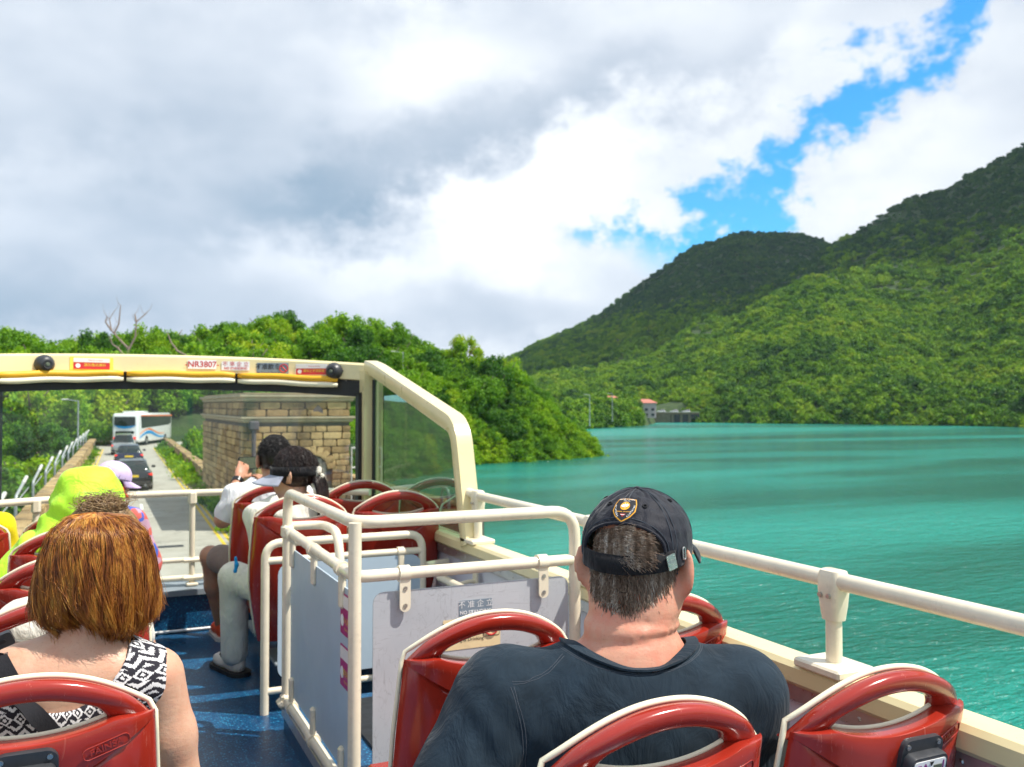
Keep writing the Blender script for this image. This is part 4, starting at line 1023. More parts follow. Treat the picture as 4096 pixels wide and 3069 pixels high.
def course(z, h, face, lo, hi, at, lmin, lmax):
    s = lo + random.uniform(-.25, 0)
    while s < hi:
        l = random.uniform(lmin, lmax); a, b = max(lo, s), min(hi, s + l); s += l
        if b - a < .12: continue
        if face == 'front':
            if b > DX0 - .18 and a < DX1 + .18 and z < DZ + .55:
                if a < DX0 - .25: b = DX0 - .18
                elif b > DX1 + .25: a = DX1 + .18
                else: continue
            stone(gh, ((a + b) / 2, at, z), (b - a - .012, .16, h - .012))
        else: stone(gh, (at, (a + b) / 2, z), (b - a - .012, .16, h - .012), math.pi / 2)
z = .12
while z < 3.45:
    h = .225 + random.uniform(-.02, .02); course(z + h / 2 - .11, h, 'front', GX0, GX1, GY0 + .01, .34, .66); course(z + h / 2 - .11, h, 'left', GY0, GY1, GX0 + .01, .85, 1.5); z += h
for z in (3.82, 4.06): course(z, .235, 'front', GX0, GX1, GY0 + .01, .5, .8); course(z, .235, 'left', GY0, GY1, GX0 + .01, 1.0, 1.6)
for i in range(9):
    a = R_(180 * (i + .5) / 9); xm = (DX0 + DX1) / 2; rr = (DX1 - DX0) / 2 + .16
    o = bpy.data.objects.new('arch_stone', random.choice(BLK)); COL.objects.link(o); o.location = (xm + rr * math.cos(a), GY0 - .0, DZ + rr * math.sin(a)); o.scale = (.20, .2, .30); o.rotation_euler = (0, -a + math.pi / 2, 0); adopt(o, gh)
for i in range(6):
    wd = (DX1 - DX0) / 6; x = DX0 + wd * (i + .5); hh = DZ + math.sqrt(max(0, .45 ** 2 - (x - 6.6) ** 2)) * .9
    mb = MB(); mb.box((x, GY0 - .01, hh / 2), (wd - .012, .05, hh), bev=.006); mb.build('door_plank', 'weathered_plank', gh)
for zz in (.5, 1.6):
    mb = MB(); mb.box((6.6, GY0 - .05, zz), (.8, .03, .1), bev=.005); mb.build('door_brace', 'weathered_plank', gh)
mb = MB(); mb.tube([(4.66, GY0 - .16, .05), (4.66, GY0 - .16, 3.3)], .07, 10); pp = mb.build('drainpipe', 'lead_pipe', gh)
mb = MB(); mb.box((4.66, GY0 - .17, 3.42), (.30, .22, .28), bev=.03); mb.build('hopper_head', 'lead_pipe', pp)
for zz in (.8, 2.0): 
    mb = MB(); mb.box((4.66, GY0 - .13, zz), (.2, .08, .06), bev=.01); mb.build('pipe_bracket', 'lead_pipe', pp)
mb = MB(); mb.prism([(-.16, 0), (.16, 0), (.16, .12), (0, .30), (-.16, .12)], -.02, .06, frame_M((6.75, GY0 - .02, 3.80), (1, 0, 0), (0, 0, 1))); mb.build('wall_niche', 'lead_pipe', gh, smooth=False)
# white guard railing beside it
e = empty('guard_railing', (9.0, 31.5, 0), 'white metal guard railing beside the stone gatehouse', 'railing')
for z in (2.55, 1.85, 1.1):
    mb = MB(); mb.tube([(8.3, 31.5, z), (9.4, 31.5, z)], .035, 8); mb.build('rail', 'white_paint', e)
for x in (8.3, 8.67, 9.03, 9.4):
    mb = MB(); mb.tube([(x, 31.5, 0), (x, 31.5, 2.55)], .03, 8); mb.build('post', 'white_paint', e)
# bent pipe on the water-side wall
mb = MB(); mb.tube(rounded([(9.9, 26.6, .0), (9.9, 26.6, 1.5), (9.9, 26.0, 1.5), (9.9, 26.0, 0)], .3), .05, 10); tag(mb.build('vent_pipe', 'galvanised'), 'bent grey vent pipe by the low wall at the water', 'pipe')

# ---- cranked posts with white sleeves left of the dam
for k in range(12):
    y = 27.5 + k * 6.1; x = float(road_x(y)) - 3.62
    e = empty('railing_post', (x, y, 0), 'cranked grey steel post with a white sleeve left of the parapet', 'post', 'cranked posts along the left of the dam')
    mb = MB(); mb.tube(rounded([(x - .10, y - .9, -.2), (x - .10, y - .9, 1.15), (x + .06, y + .1, 1.55)], .12), .05, 8); mb.build('bent_tube', 'galvanised', e)
    mb = MB(); mb.tube([(x + .045, y - .0, 1.51), (x + .115, y + .45, 1.69)], .058, 10); mb.build('sleeve', 'white_paint', e)
    mb = MB(); mb.tube([(x - .10, y - .9, .95), (x - .10, y + 5.2, .95)], .022, 6); mb.tube([(x - .10, y - .9, .4), (x - .10, y + 5.2, .4)], .022, 6); mb.build('rail', 'galvanised', e)

# ---- lamp posts
def lamp(x, y, z0, hgt, arm, label, th=.06):
    e = empty('lamp_post', (x, y, z0), label, 'lamp post')
    mb = MB(); mb.tube([(x, y, z0), (x, y, z0 + hgt * .35), (x, y, z0 + hgt)], [th * 1.5, th, th * .75], 8); mb.build('column', 'galvanised', e)
    mb = MB(); mb.tube([(x, y, z0 + hgt - .05), (x + arm * .8, y, z0 + hgt + .08)], th * .5, 6); mb.build('arm', 'galvanised', e)
    mb = MB(); mb.box((x + arm, y, z0 + hgt + .09), (abs(arm) * .55, .22, .11), bev=.03); mb.build('lantern', 'white_paint', e)
lamp(-1.25, 83, -.3, 4.75, -1.0, 'grey street lamp with arm to the left at the end of the dam')
lamp(46, 142, 4.5, 8.3, -1.8, 'grey street lamp among the trees above the side window', .09)
lamp(150, 262, -3, 10.5, -1.8, 'slim street lamp standing on the wooded spit near the water', .13)
lamp(200, 330, -3, 12, -1.8, 'far street lamp beside the white house across the lake', .13)

# ---- dead tree on the ridge
e = empty('dead_tree', (3.6, 122, 6), 'bare dead tree standing above the green ridge', 'tree')
B0 = Vector((3.6, 122, -1.2))
mb = MB(); mb.tube([B0 + Vector(p) for p in ((0, 0, 5), (.1, 0, 8.5), (-.1, 0, 11), (.2, 0, 12.6))], [.34, .26, .2, .15], 7); mb.build('trunk', 'dead_wood', e)
for br in (((.2, 0, 12.4), (-1.0, .3, 13.8), (-2.0, .4, 15.0), (-2.3, .4, 16.6), (-1.7, .4, 17.8)), ((-2.0, .4, 15.0), (-2.8, .2, 16.2), (-2.6, .2, 17.0)), ((.2, 0, 12.4), (1.0, -.2, 14.2), (1.1, -.3, 16.3), (2.2, -.3, 17.4), (2.6, -.3, 17.9)), ((1.1, -.3, 16.3), (.9, -.3, 17.4)), ((-.1, 0, 11.), (-1.2, .2, 12.6), (-1.9, .3, 13.1), (-2.2, .2, 14.2)), ((-1.7, .4, 14.6), (-1.1, .3, 16.), (-.9, .3, 18.6))):
    mb = MB(); k = len(br); mb.tube([B0 + Vector((p[0] * .9, p[1], 11 + (p[2] - 11) * .88)) for p in br], [.11 * (1 - i / k) + .02 for i in range(k)], 6)
    for i in range(1, k):
        q = B0 + Vector((br[i][0] * .9, br[i][1], 11 + (br[i][2] - 11) * .88)); s_ = random.choice((-1, 1)); mb.tube([q, q + Vector((s_ * .35, .1, .45)), q + Vector((s_ * .5, .1, 1.0 + random.random() * .5))], [.035, .022, .010], 5)
    mb.build('branch', 'dead_wood', e)
e = empty('dead_branch', (10.2, 120, 6), 'pale bare branch leaning over the green treetops', 'branch')
mb = MB(); mb.tube([(10.6, 120, 5), (10.4, 120, 10.3), (9.3, 120, 10.9), (8.6, 120, 11.9), (8.1, 120, 13.2)], [.2, .16, .12, .08, .04], 6); mb.build('limb', 'dead_wood', e)

# ---- vehicles
mat('tyre', (.02, .02, .02), .85, vary=.2); mat('alloy', (.45, .45, .46), .35, metal=.8); mat('tail_red', (.55, .015, .012), .2, vary=.1, emis=(.9, .04, .02, .9)); mat('plate_yellow', (.80, .55, .03), .5, vary=.05)
mat('car_glass', (.02, .03, .03), .06, vary=.2, coat=.5)
def car(name, x, y, rz, label, paint, suv=False):
    e = empty(name, (x, y, 0), label, 'car', rz=rz)
    def add(mb, nm, m, par=None, **kw): c = mb.build(nm, m, None, **kw); c.parent = par or e; return c
    H = 1.72 if suv else 1.43; bz = .98 if suv else .90
    mb = MB(); rings = []
    for yy_, w_, zb, zt in ((-2.30, .74, .36, .66), (-2.24, .84, .26, .92), (-2.05, .89, .22, bz + .04), (-1.2, .91, .2, bz + .05), (0, .915, .2, bz), (1.1, .91, .2, bz - .04), (1.9, .87, .22, bz - .14), (2.2, .80, .28, .62), (2.28, .66, .36, .52)):
        hm = (zb + zt) / 2; hh = (zt - zb) / 2; rings.append([(p[0] * (1 - .06 * max(0, p[1] / hh)), yy_, hm + p[1]) for p in rrect(2 * w_, 2 * hh, min(.16, hh * .7), 4)])
    mb.loft(rings); add(mb, 'body', paint, recalc=True, angle=50)
    mb = MB(); rings = []
    rear = -2.0 if suv else -1.75
    for yy_, w0, w1, zt in ((rear, .76, .70, bz + .05), (rear + (.22 if suv else .62), .80, .60, H - .05), (rear + .9, .80, .61, H), (.25, .80, .60, H - .02), (1.15, .78, .68, bz + .0)):
        rings.append([(-w0, yy_, bz - .06), (w0, yy_, bz - .06), (w1, yy_, max(zt - .05, bz - .02)), (w1 * .8, yy_, zt), (-w1 * .8, yy_, zt), (-w1, yy_, max(zt - .05, bz - .02))])
    mb.loft(rings); add(mb, 'cabin_glass', 'car_glass', recalc=True, angle=60)
    mb = MB(); rings = []
    for yy_, w1, zt in ((rear + (.20 if suv else .58), .60, H - .06), (rear + .9, .62, H + .012), (.25, .61, H - .008), (.42, .60, H - .06)): rings.append([(-w1, yy_, zt - .05), (w1, yy_, zt - .05), (w1 * .82, yy_, zt + .01), (-w1 * .82, yy_, zt + .01)])
    mb.loft(rings); add(mb, 'roof', paint, recalc=True)
    for sx in (-1, 1):
        for yy_ in (-1.38, 1.38):
            mb = MB(); mb.tube([(sx * .90, yy_, .33), (sx * .70, yy_, .33)], .33, 20); wl = add(mb, 'wheel', 'tyre')
            mb = MB(); mb.tube([(sx * .912, yy_, .33), (sx * .86, yy_, .33)], .21, 16); add(mb, 'rim', 'alloy', wl)
        mb = MB(); mb.prism([(.0, .0), (.28, .02), (.30, .15), (.02, .13)][::sx], -.03, .05, frame_M((sx * .56, -2.24, .70), (sx, .15, 0), (0, 0, 1)) if sx > 0 else frame_M((-.86, -2.20, .71), (1, -.15, 0), (0, 0, 1))) if False else mb.box((sx * .70, -2.20, .78), (.34, .13, .14), bev=.04); add(mb, 'tail_light', 'tail_red')
        mb = MB(); mb.box((sx * .99, .72, .98), (.20, .10, .13), bev=.04); add(mb, 'mirror', paint)
        mb = MB(); mb.tube([(sx * .55, -2.26, .28), (sx * .55, -2.36, .28)], .05, 10); add(mb, 'exhaust', 'alloy')
    mb = MB(); mb.box((0, -2.285, .70), (.52, .03, .12), bev=.01); add(mb, 'licence_plate', 'plate_yellow')
    mb = MB(); mb.box((0, -2.24, .37), (1.5, .12, .16), bev=.05); add(mb, 'bumper', 'dark_plastic')
    mb = MB(); mb.box((0, rear + (.24 if suv else .60), H - .10), (.36, .06, .04), bev=.01); add(mb, 'brake_light', 'tail_red')
    return e
mat('paint_black', (.018, .020, .024), .18, vary=.1, coat=1., vscale=2); mat('paint_navy', (.012, .018, .055), .18, vary=.1, coat=1., vscale=2); mat('paint_silver', (.36, .37, .38), .25, vary=.05, metal=.5, coat=1., vscale=2)
car('sedan', 1.72, 48.5, R_(-1.4), 'dark grey sedan waiting nearest on the dam road', 'paint_black')
car('sedan', 2.12, 66.5, R_(-1.4), 'navy blue sedan with brake lights lit, second in the queue', 'paint_navy')
car('estate_car', 2.25, 82, R_(-4), 'silver estate car right behind the white coach', 'paint_silver', True)

mat('coach_white', (.78, .79, .80), .25, vary=.03, coat=.8); mat('coach_blue', (.015, .26, .62), .3, vary=.05); mat('coach_orange', (.75, .16, .02), .3, vary=.05)
ce = empty('coach', (2.75, 97, 0), 'white touring coach with blue and orange waves turning right', 'coach', rz=R_(-20))
def cadd(mb, nm, m, par=None, **kw): c = mb.build(nm, m, None, **kw); c.parent = par or ce; return c
mb = MB(); rings = []
for yy_, w_, zt, zb in ((-.12, 1.10, 3.02, .52), (0, 1.22, 3.18, .40), (.25, 1.25, 3.26, .34), (10.6, 1.25, 3.26, .34), (11.3, 1.22, 3.05, .36), (11.6, 1.1, 2.6, .45)): rings.append([(p[0], yy_, (zt + zb) / 2 + p[1]) for p in rrect(2 * w_, zt - zb, .22, 4)])
mb.loft(rings); cadd(mb, 'body', 'coach_white', recalc=True)
mb = MB(); mb.loft([[(p[0], yy_, 3.30 + p[1]) for p in rrect(wd, ht, min(ht * .45, .12), 3)] for yy_, wd, ht in ((1.2, 1.2, .1), (1.6, 1.7, .34), (4.4, 1.7, .34), (5.0, 1.2, .1))]); cadd(mb, 'roof_unit', 'coach_white', recalc=True)
mb = MB(); mb.prism([(-1.02, 2.12), (-.7, 1.98), (0, 1.90), (.7, 1.98), (1.02, 2.12), (1.0, 2.92), (-1.0, 2.92)], -.01, .03, frame_M((0, -.118, 0), (1, 0, 0), (0, 0, 1))); cadd(mb, 'rear_window', 'car_glass', smooth=False)
mb = MB(); mb.prism([(-1.08, 2.10), (-.6, 1.82), (0, 1.74), (.6, 1.82), (1.08, 2.10), (.7, 2.02), (0, 1.96), (-.7, 2.02)], -.008, .034, frame_M((0, -.122, 0), (1, 0, 0), (0, 0, 1))); cadd(mb, 'blue_swoosh', 'coach_blue', smooth=False)
mb = MB(); mb.prism([(p[0], p[1] + 1.36) for p in rrect(1.8, .30, .13, 4)], -.01, .03, frame_M((0, -.118, 0), (1, 0, 0), (0, 0, 1))); cadd(mb, 'engine_vent', 'car_glass', smooth=False)
for sx in (-1, 1):
    mb = MB(); mb.box((sx * .92, -.13, .82), (.36, .10, .18), bev=.03); cadd(mb, 'tail_light', 'tail_red')
    mb = MB(); mb.box((sx * .86, -.125, .66), (.44, .09, .07), bev=.02); cadd(mb, 'orange_band', 'coach_orange')
    Mx = frame_M((sx * 1.252, 0, 0), (0, 1, 0), (0, 0, 1)) if sx > 0 else frame_M((sx * 1.252, 0, 0), (0, -1, 0), (0, 0, 1)); q = (lambda P: P) if sx > 0 else (lambda P: [(-a, b) for a, b in P][::-1])
    mb = MB(); mb.prism(q([(1.0, 1.75), (10.2, 1.95), (11.0, 2.2), (11.0, 2.85), (.8, 2.95)]), -.03, .012, Mx); cadd(mb, 'side_window', 'car_glass', smooth=False)
    mb = MB(); mb.prism(q([(.8, 2.97), (11.1, 2.87), (11.4, 3.0), (.8, 3.07)]), -.02, .014, Mx); cadd(mb, 'orange_stripe', 'coach_orange', smooth=False)
    for nm, m_, o1, o2, th in (('blue_wave', 'coach_blue', -.18, .0, .34), ('orange_wave', 'coach_orange', .22, .0, .15)):
        P = [(s, 1.05 + o1 + .36 * math.sin((s - 1.0) * .72) * (1 - s * .05)) for s in np.linspace(.5, 8.6, 24)]; Q = [(s, z_ + th * (1 - abs(s - 4) / 6)) for s, z_ in P]
        mb = MB(); V2 = P + Q[::-1]; mb.prism(q(V2), -.02, .014 if 'blue' in nm else .017, Mx); cadd(mb, nm, m_, smooth=False)
    for yy_ in (2.6, 8.9):
        mb = MB(); mb.tube([(sx * 1.27, yy_, .48), (sx * .95, yy_, .48)], .48, 20); wl = cadd(mb, 'wheel', 'tyre'); mb = MB(); mb.tube([(sx * 1.285, yy_, .48), (sx * 1.2, yy_, .48)], .27, 14); cadd(mb, 'rim', 'alloy', wl)

# ---- across the lake: house, pump house, screen bridge
mat('pink_render', (.52, .40, .40), .85, vary=.08, vscale=1.); mat('terracotta', (.48, .17, .12), .8, vary=.15, vscale=3.); mat('white_render', (.62, .58, .50), .85, vary=.1, vscale=1.); mat('dark_window', (.03, .035, .04), .2, vary=.1); mat('brown_stone', (.20, .14, .09), .9, vary=.25, vscale=.6)
def house(name, az, dist, z0, w_, d_, h_, rot, label, wall, roof, oh=.8):
    x, y = dist * math.sin(R_(az)), dist * math.cos(R_(az)); e = empty(name, (x, y, z0), label, 'house', rz=R_(rot))
    def add(mb, nm, m, par=None): c = mb.build(nm, m, None, smooth=False); c.parent = par or e; return c
    mb = MB(); mb.box((0, 0, h_ / 2), (w_, d_, h_)); add(mb, 'wall', wall)
    a, b = w_ / 2 + oh, d_ / 2 + oh; mb = MB(); mb.raw([(-a, -b, h_), (a, -b, h_), (a, b, h_), (-a, b, h_), (-a * .35, 0, h_ + 1.9), (a * .35, 0, h_ + 1.9)], [(0, 1, 5, 4), (1, 2, 5), (2, 3, 4, 5), (3, 0, 4), (3, 2, 1, 0)]); add(mb, 'roof', roof)
    for k in range(3):
        for zz in ((1.6, 4.2) if h_ > 4.5 else (1.6,)):
            mb = MB(); mb.box((-w_ / 2 + w_ * (k + .5) / 3, -d_ / 2 - .02, zz), (w_ * .16, .1, 1.3)); f = add(mb, 'window', 'dark_window')
            mb = MB(); mb.box((-w_ / 2 + w_ * (k + .5) / 3, -d_ / 2 - .06, zz - .72), (w_ * .2, .16, .1)); add(mb, 'sill', wall, f)
    return e
house('house', 33.3, 452, -2.3, 9.6, 8, 7.4, -28, 'small pink house with a terracotta hip roof across the lake', 'pink_render', 'terracotta')
house('house', 31.15, 440, 2.0, 8, 6, 4.6, -20, 'pale house half hidden in the trees across the lake', 'white_render', 'terracotta')
bx_, by_ = 500 * math.sin(R_(35.25)), 500 * math.cos(R_(35.25))
e = empty('screen_bridge', (bx_, by_, WZ), 'brown stone intake bridge with dark openings across the lake', 'bridge', rz=R_(-35))
def add(mb, nm, m): c = mb.build(nm, m, None, smooth=False); c.parent = e; return c
mb = MB(); mb.box((0, 2, 2.1), (24, 3, 6)); add(mb, 'back_wall', 'dark_window')
mb = MB(); mb.box((-8.0, -.6, 2.3), (9, 3, 5.4)); add(mb, 'abutment', 'brown_stone')
for x in (-2.4, 2.2, 6.6): mb = MB(); mb.box((x, -.4, 2.0), (1.5, 2.4, 5.0)); add(mb, 'pier', 'brown_stone')
mb = MB(); mb.box((-1, 0, 5.0), (26, 4.4, .9), bev=.05); add(mb, 'deck', 'brown_stone')
mb = MB(); mb.box((-1, -2.1, 5.8), (26, .15, .14)); add(mb, 'handrail', 'white_paint')
mat('paint_white', (.72, .73, .74), .3, vary=.04, coat=.5)
for k, (off_, lb) in enumerate(((-8.5, 'left'), (-1.6, 'middle'), (4.8, 'right'))):
    c_, s_ = math.cos(R_(-35)), math.sin(R_(-35)); p = (bx_ + off_ * c_, by_ + off_ * s_)
    o = car('parked_car', p[0], p[1], R_(55), f'white car parked on the far intake bridge, {lb} one of three', 'paint_white', True); o.location.z = WZ + 5.45
for k, off_ in enumerate((-20., -17.0)):
    c_, s_ = math.cos(R_(-35)), math.sin(R_(-35)); p = (bx_ + off_ * c_, by_ + off_ * s_)
    e = empty('notice_board', (p[0], p[1], WZ + 4), ('left' if k == 0 else 'right') + ' white notice board by the pink house across the lake', 'sign')
    mb = MB(); mb.box((p[0], p[1], WZ + 8.2), (2.2, .2, 1.5), Matrix.Rotation(R_(-35), 3, 'Z')); mb.build('board', 'white_paint', e, smooth=False)
    for s in (-.8, .8):
        mb = MB(); mb.box((p[0] + s * c_, p[1] + s * s_, WZ + 5.6), (.2, .15, 4)); mb.build('leg', 'white_paint', e, smooth=False)

# ---- verge plants
def tuft(n, ls, sp, seed):
    r = np.random.default_rng(seed); V = []; F = []
    for i in range(n):
        c = np.array([r.normal() * sp, r.normal() * sp, abs(r.normal()) * sp * .8 + .05]); d = r.normal(size=3); d[2] = abs(d[2]) + .5; d /= np.linalg.norm(d); b = np.cross(d, r.normal(size=3)); b /= np.linalg.norm(b); k = ls * r.uniform(.6, 1.5); o = len(V)
        V += [tuple(c - b * k * .25), tuple(c + d * k * .5 - b * k * .3), tuple(c + d * k * 1.2), tuple(c + d * k * .5 + b * k * .3)]; F.append((o, o + 1, o + 2, o + 3))
    me = bpy.data.meshes.new('shrub'); me.from_pydata(V, [], F); me.update(); me.materials.append(MATS['leaf_near']); return me
TUFTS = [tuft(420, .16, .30, 60 + i) for i in range(3)]
def shrub(x, y, z, s, label, group):
    o = bpy.data.objects.new('verge_shrub', random.choice(TUFTS)); COL.objects.link(o); o.location = (x, y, z); o.scale = (s, s, s * 1.1); o.rotation_euler = (0, 0, random.uniform(0, 6)); tag(o, label, 'shrub', group)
for y in np.arange(47, 90, 1.35): shrub(float(road_x(y)) + 2.85 + random.uniform(-.2, .2), y, 0, random.uniform(.5, 1.15), 'wild green shrub on the verge under the right-hand parapet', 'shrubs under the right parapet')
for y in np.arange(34, 90, 2.2): shrub(float(road_x(y)) - 2.72 + random.uniform(-.12, .1), y, 0, random.uniform(.3, .75), 'low weed on the verge under the left-hand parapet', 'weeds under the left parapet')
for y in np.arange(24, 43, 1.2): shrub(float(road_x(y)) + 2.85 + random.uniform(-.25, .25), y, 0, random.uniform(.45, 1.0), 'green shrub on the verge between the road and the gatehouse', 'shrubs by the gatehouse')
for y in np.arange(46, 79, 2.3):
    x = float(road_x(y)) + 4.9; e = empty('bank_shrub', (x, y, -1.5), 'dense green bush behind the right-hand parapet', 'bush', 'bushes behind the right parapet')
    c = bpy.data.objects.new('crown', CROWN_NEAR[int(y) % 5]); COL.objects.link(c); c.parent = e; k = random.uniform(1.5, 2.1); c.scale = (k * .85, k * .85, k * 1.35); c.rotation_euler = (0, 0, y)
    c = bpy.data.objects.new('stem', TRUNK[int(y) % 3]); COL.objects.link(c); c.parent = e; c.scale = (k * .5, k * .5, k)
# ================================================================== people
class Field:
    """signed-distance grid; shapes are blended into it and a quad surface is drawn through zero"""
    def __init__(s, lo, hi, h):
        s.lo = np.array(lo, float); s.h = h; s.n = np.ceil((np.array(hi) - s.lo) / h).astype(int) + 1; s.v = np.full(s.n, 1., np.float32)
    def _sl(s, lo, hi):
        a = np.clip(np.floor((np.array(lo) - s.lo) / s.h).astype(int), 0, s.n); b = np.clip(np.ceil((np.array(hi) - s.lo) / s.h).astype(int) + 1, 0, s.n)
        if (b <= a).any(): return None, None
        ax = [s.lo[i] + s.h * np.arange(a[i], b[i]) for i in range(3)]; P = np.stack(np.meshgrid(*ax, indexing='ij'), -1)
        return tuple(slice(a[i], b[i]) for i in range(3)), P
    def mixin(s, fn, lo, hi, k, op):
        m = k + .03; sl, P = s._sl(np.array(lo) - m, np.array(hi) + m)
        if sl is None: return s
        d = fn(P); v = s.v[sl]
        if op == 'sub': d = -d; h = np.clip(.5 - .5 * (d - v) / max(k, 1e-6) * -1 * -1, 0, 1); s.v[sl] = np.maximum(v, d) if k < .002 else v * (1 - (hh := np.clip(.5 + .5 * (d - v) / k, 0, 1))) + d * hh + k * hh * (1 - hh)
        else:
            hh = np.clip(.5 + .5 * (v - d) / max(k, 1e-6), 0, 1); s.v[sl] = v * (1 - hh) + d * hh - k * hh * (1 - hh)
        return s
    def ell(s, c, r, k=.02, M=None, op='add'):
        c = np.array(c, float); r = np.array(r, float); Mi = np.array(M, float).T if M is not None else np.eye(3)
        def fn(P):
            q = (P - c) @ Mi.T if M is not None else P - c
            k0 = np.linalg.norm(q / r, axis=-1); k1 = np.linalg.norm(q / (r * r), axis=-1) + 1e-9; return k0 * (k0 - 1) / k1
        R = r.max(); return s.mixin(fn, c - R, c + R, k, op)
    def cone(s, a, b, ra, rb, k=.02, op='add'):
        a = np.array(a, float); b = np.array(b, float); ab = b - a; L2 = ab @ ab
        def fn(P):
            t = np.clip(((P - a) @ ab) / L2, 0, 1); return np.linalg.norm(P - a - t[..., None] * ab, axis=-1) - (ra + (rb - ra) * t)
        R = max(ra, rb); return s.mixin(fn, np.minimum(a, b) - R, np.maximum(a, b) + R, k, op)
    def chain(s, pts, rad, k=.015, op='add'):
        for i in range(len(pts) - 1): s.cone(pts[i], pts[i + 1], rad[i], rad[i + 1], k, op)
        return s
    def custom(s, fn):
        sl, P = s._sl(s.lo, s.lo + s.h * (s.n - 1)); s.v = fn(P, s.v); return s
    def mesh(s, name, smooth=1):
        v = s.v; n = s.n; ins = v < 0
        cnt = np.zeros(n - 1, np.int8); pos = np.zeros(tuple(n - 1) + (3,), np.float32); num = np.zeros(n - 1, np.float32)
        cor = lambda dx, dy, dz: (slice(dx, n[0] - 1 + dx), slice(dy, n[1] - 1 + dy), slice(dz, n[2] - 1 + dz))
        for c0, c1 in [((x, y, z), tuple(np.add((x, y, z), ax))) for ax in ((1, 0, 0), (0, 1, 0), (0, 0, 1)) for x in (0, 1) for y in (0, 1) for z in (0, 1) if not np.dot((x, y, z), ax)]:
            a, b = v[cor(*c0)], v[cor(*c1)]; cr = (a < 0) != (b < 0); t = np.where(cr, a / np.where(cr, a - b, 1), 0)
            for i in range(3): pos[..., i] += np.where(cr, c0[i] + t * (c1[i] - c0[i]), 0)
            num += cr
        act = num > 0; idx = np.full(n - 1, -1, np.int64); idx[act] = np.arange(act.sum())
        I = np.stack(np.nonzero(act), -1); V = s.lo + s.h * (I + pos[act] / num[act][:, None]); F = []
        for ax in range(3):
            o1, o2 = (ax + 1) % 3, (ax + 2) % 3
            a = np.moveaxis(ins, ax, 0)[:-1]; b = np.moveaxis(ins, ax, 0)[1:]; cr = np.moveaxis(a != b, 0, ax); fl = np.moveaxis(a, 0, ax)
            loc = np.stack(np.nonzero(cr), -1); ok = (loc[:, o1] > 0) & (loc[:, o2] > 0) & (loc[:, o1] < n[o1] - 1) & (loc[:, o2] < n[o2] - 1); loc = loc[ok]
            e1 = np.zeros(3, int); e1[o1] = 1; e2 = np.zeros(3, int); e2[o2] = 1; g_ = lambda L: idx[L[:, 0], L[:, 1], L[:, 2]]
            q = np.stack([g_(loc - e1 - e2), g_(loc - e2), g_(loc), g_(loc - e1)], -1); f = fl[loc[:, 0], loc[:, 1], loc[:, 2]]
            q[~f] = q[~f][:, ::-1]; F.append(q)
        F = np.concatenate(F); F = F[(F >= 0).all(1)]
        for _ in range(smooth):
            acc = np.zeros_like(V); c = np.zeros(len(V))
            for i in range(4):
                for j in (1, 3): np.add.at(acc, F[:, i], V[F[:, (i + j) % 4]]); np.add.at(c, F[:, i], 1)
            V = V * .5 + .5 * acc / np.maximum(c, 1)[:, None]
        me = bpy.data.meshes.new(name); me.from_pydata(V.tolist(), [], F.tolist()); me.update(); me.shade_smooth(); return me

def strands(paths, r0, r1=.3, name='hair'):
    """(N, K, 3) polylines to thin three-sided tubes"""
    P = np.asarray(paths, float); N, K, _ = P.shape; T = np.gradient(P, axis=1); T /= np.linalg.norm(T, axis=2, keepdims=True) + 1e-9
    up = np.array([.31, .23, .92]); B = np.cross(T, up); B /= np.linalg.norm(B, axis=2, keepdims=True) + 1e-9; C = np.cross(T, B)
    w_ = (r0 * np.linspace(1, r1, K))[None, :, None] * (1 if np.isscalar(r0) else 1)
    V = np.stack([P + (B * math.cos(a) + C * math.sin(a)) * w_ for a in (0, 2.094, 4.189)], 2).reshape(-1, 3)
    i = np.arange(N)[:, None, None] * K * 3 + np.arange(K - 1)[None, :, None] * 3; j = np.arange(3)[None, None, :]; j2 = (j + 1) % 3
    F = np.stack([i + j, i + j2, i + 3 + j2, i + 3 + j], -1).reshape(-1, 4)
    me = bpy.data.meshes.new(name); me.vertices.add(len(V)); me.vertices.foreach_set('co', V.astype(np.float32).ravel())
    me.loops.add(F.size); me.loops.foreach_set('vertex_index', F.astype(np.int32).ravel()); me.polygons.add(len(F)); me.polygons.foreach_set('loop_start', np.arange(0, F.size, 4, dtype=np.int32)); me.update(); me.validate(); me.shade_smooth(); return me

def m_skin(name, base, red):
    m, g, bs = newmat(name); co = g.coord('Object'); n = g.noise(co, 16, 5, .65); f = g.noise(co, 120, 4, .6); fr = g.noise(co, 260, 2, .5)
    c = g.mix(g.smooth(n, .35, .68), base, red); c = g.mix(g.mul(g.smooth(fr, .62, .72), .35), c, tuple(x * .6 for x in red))
    g.put(bs.inputs['Base Color'], c); g.put(bs.inputs['Roughness'], g.lin(n, .3, .7, .40, .52)); bs.inputs['Specular IOR Level'].default_value = .4
    bs.inputs['Subsurface Weight'].default_value = .18; bs.inputs['Subsurface Radius'].default_value = (.012, .004, .002); bs.inputs['Subsurface Scale'].default_value = .5
    cre = g.noise(g.vm('MULTIPLY', co, (30, 30, 110)), 1, 3, .6); g.put(bs.inputs['Normal'], g.bump(g.add(g.mul(f, .7), g.mul(cre, .8)), .30, .003))
m_skin('skin_ruddy', (.60, .30, .20), (.62, .22, .14)); m_skin('skin_pale', (.62, .38, .26), (.60, .31, .20)); m_skin('skin_tan', (.50, .27, .17), (.47, .21, .13))
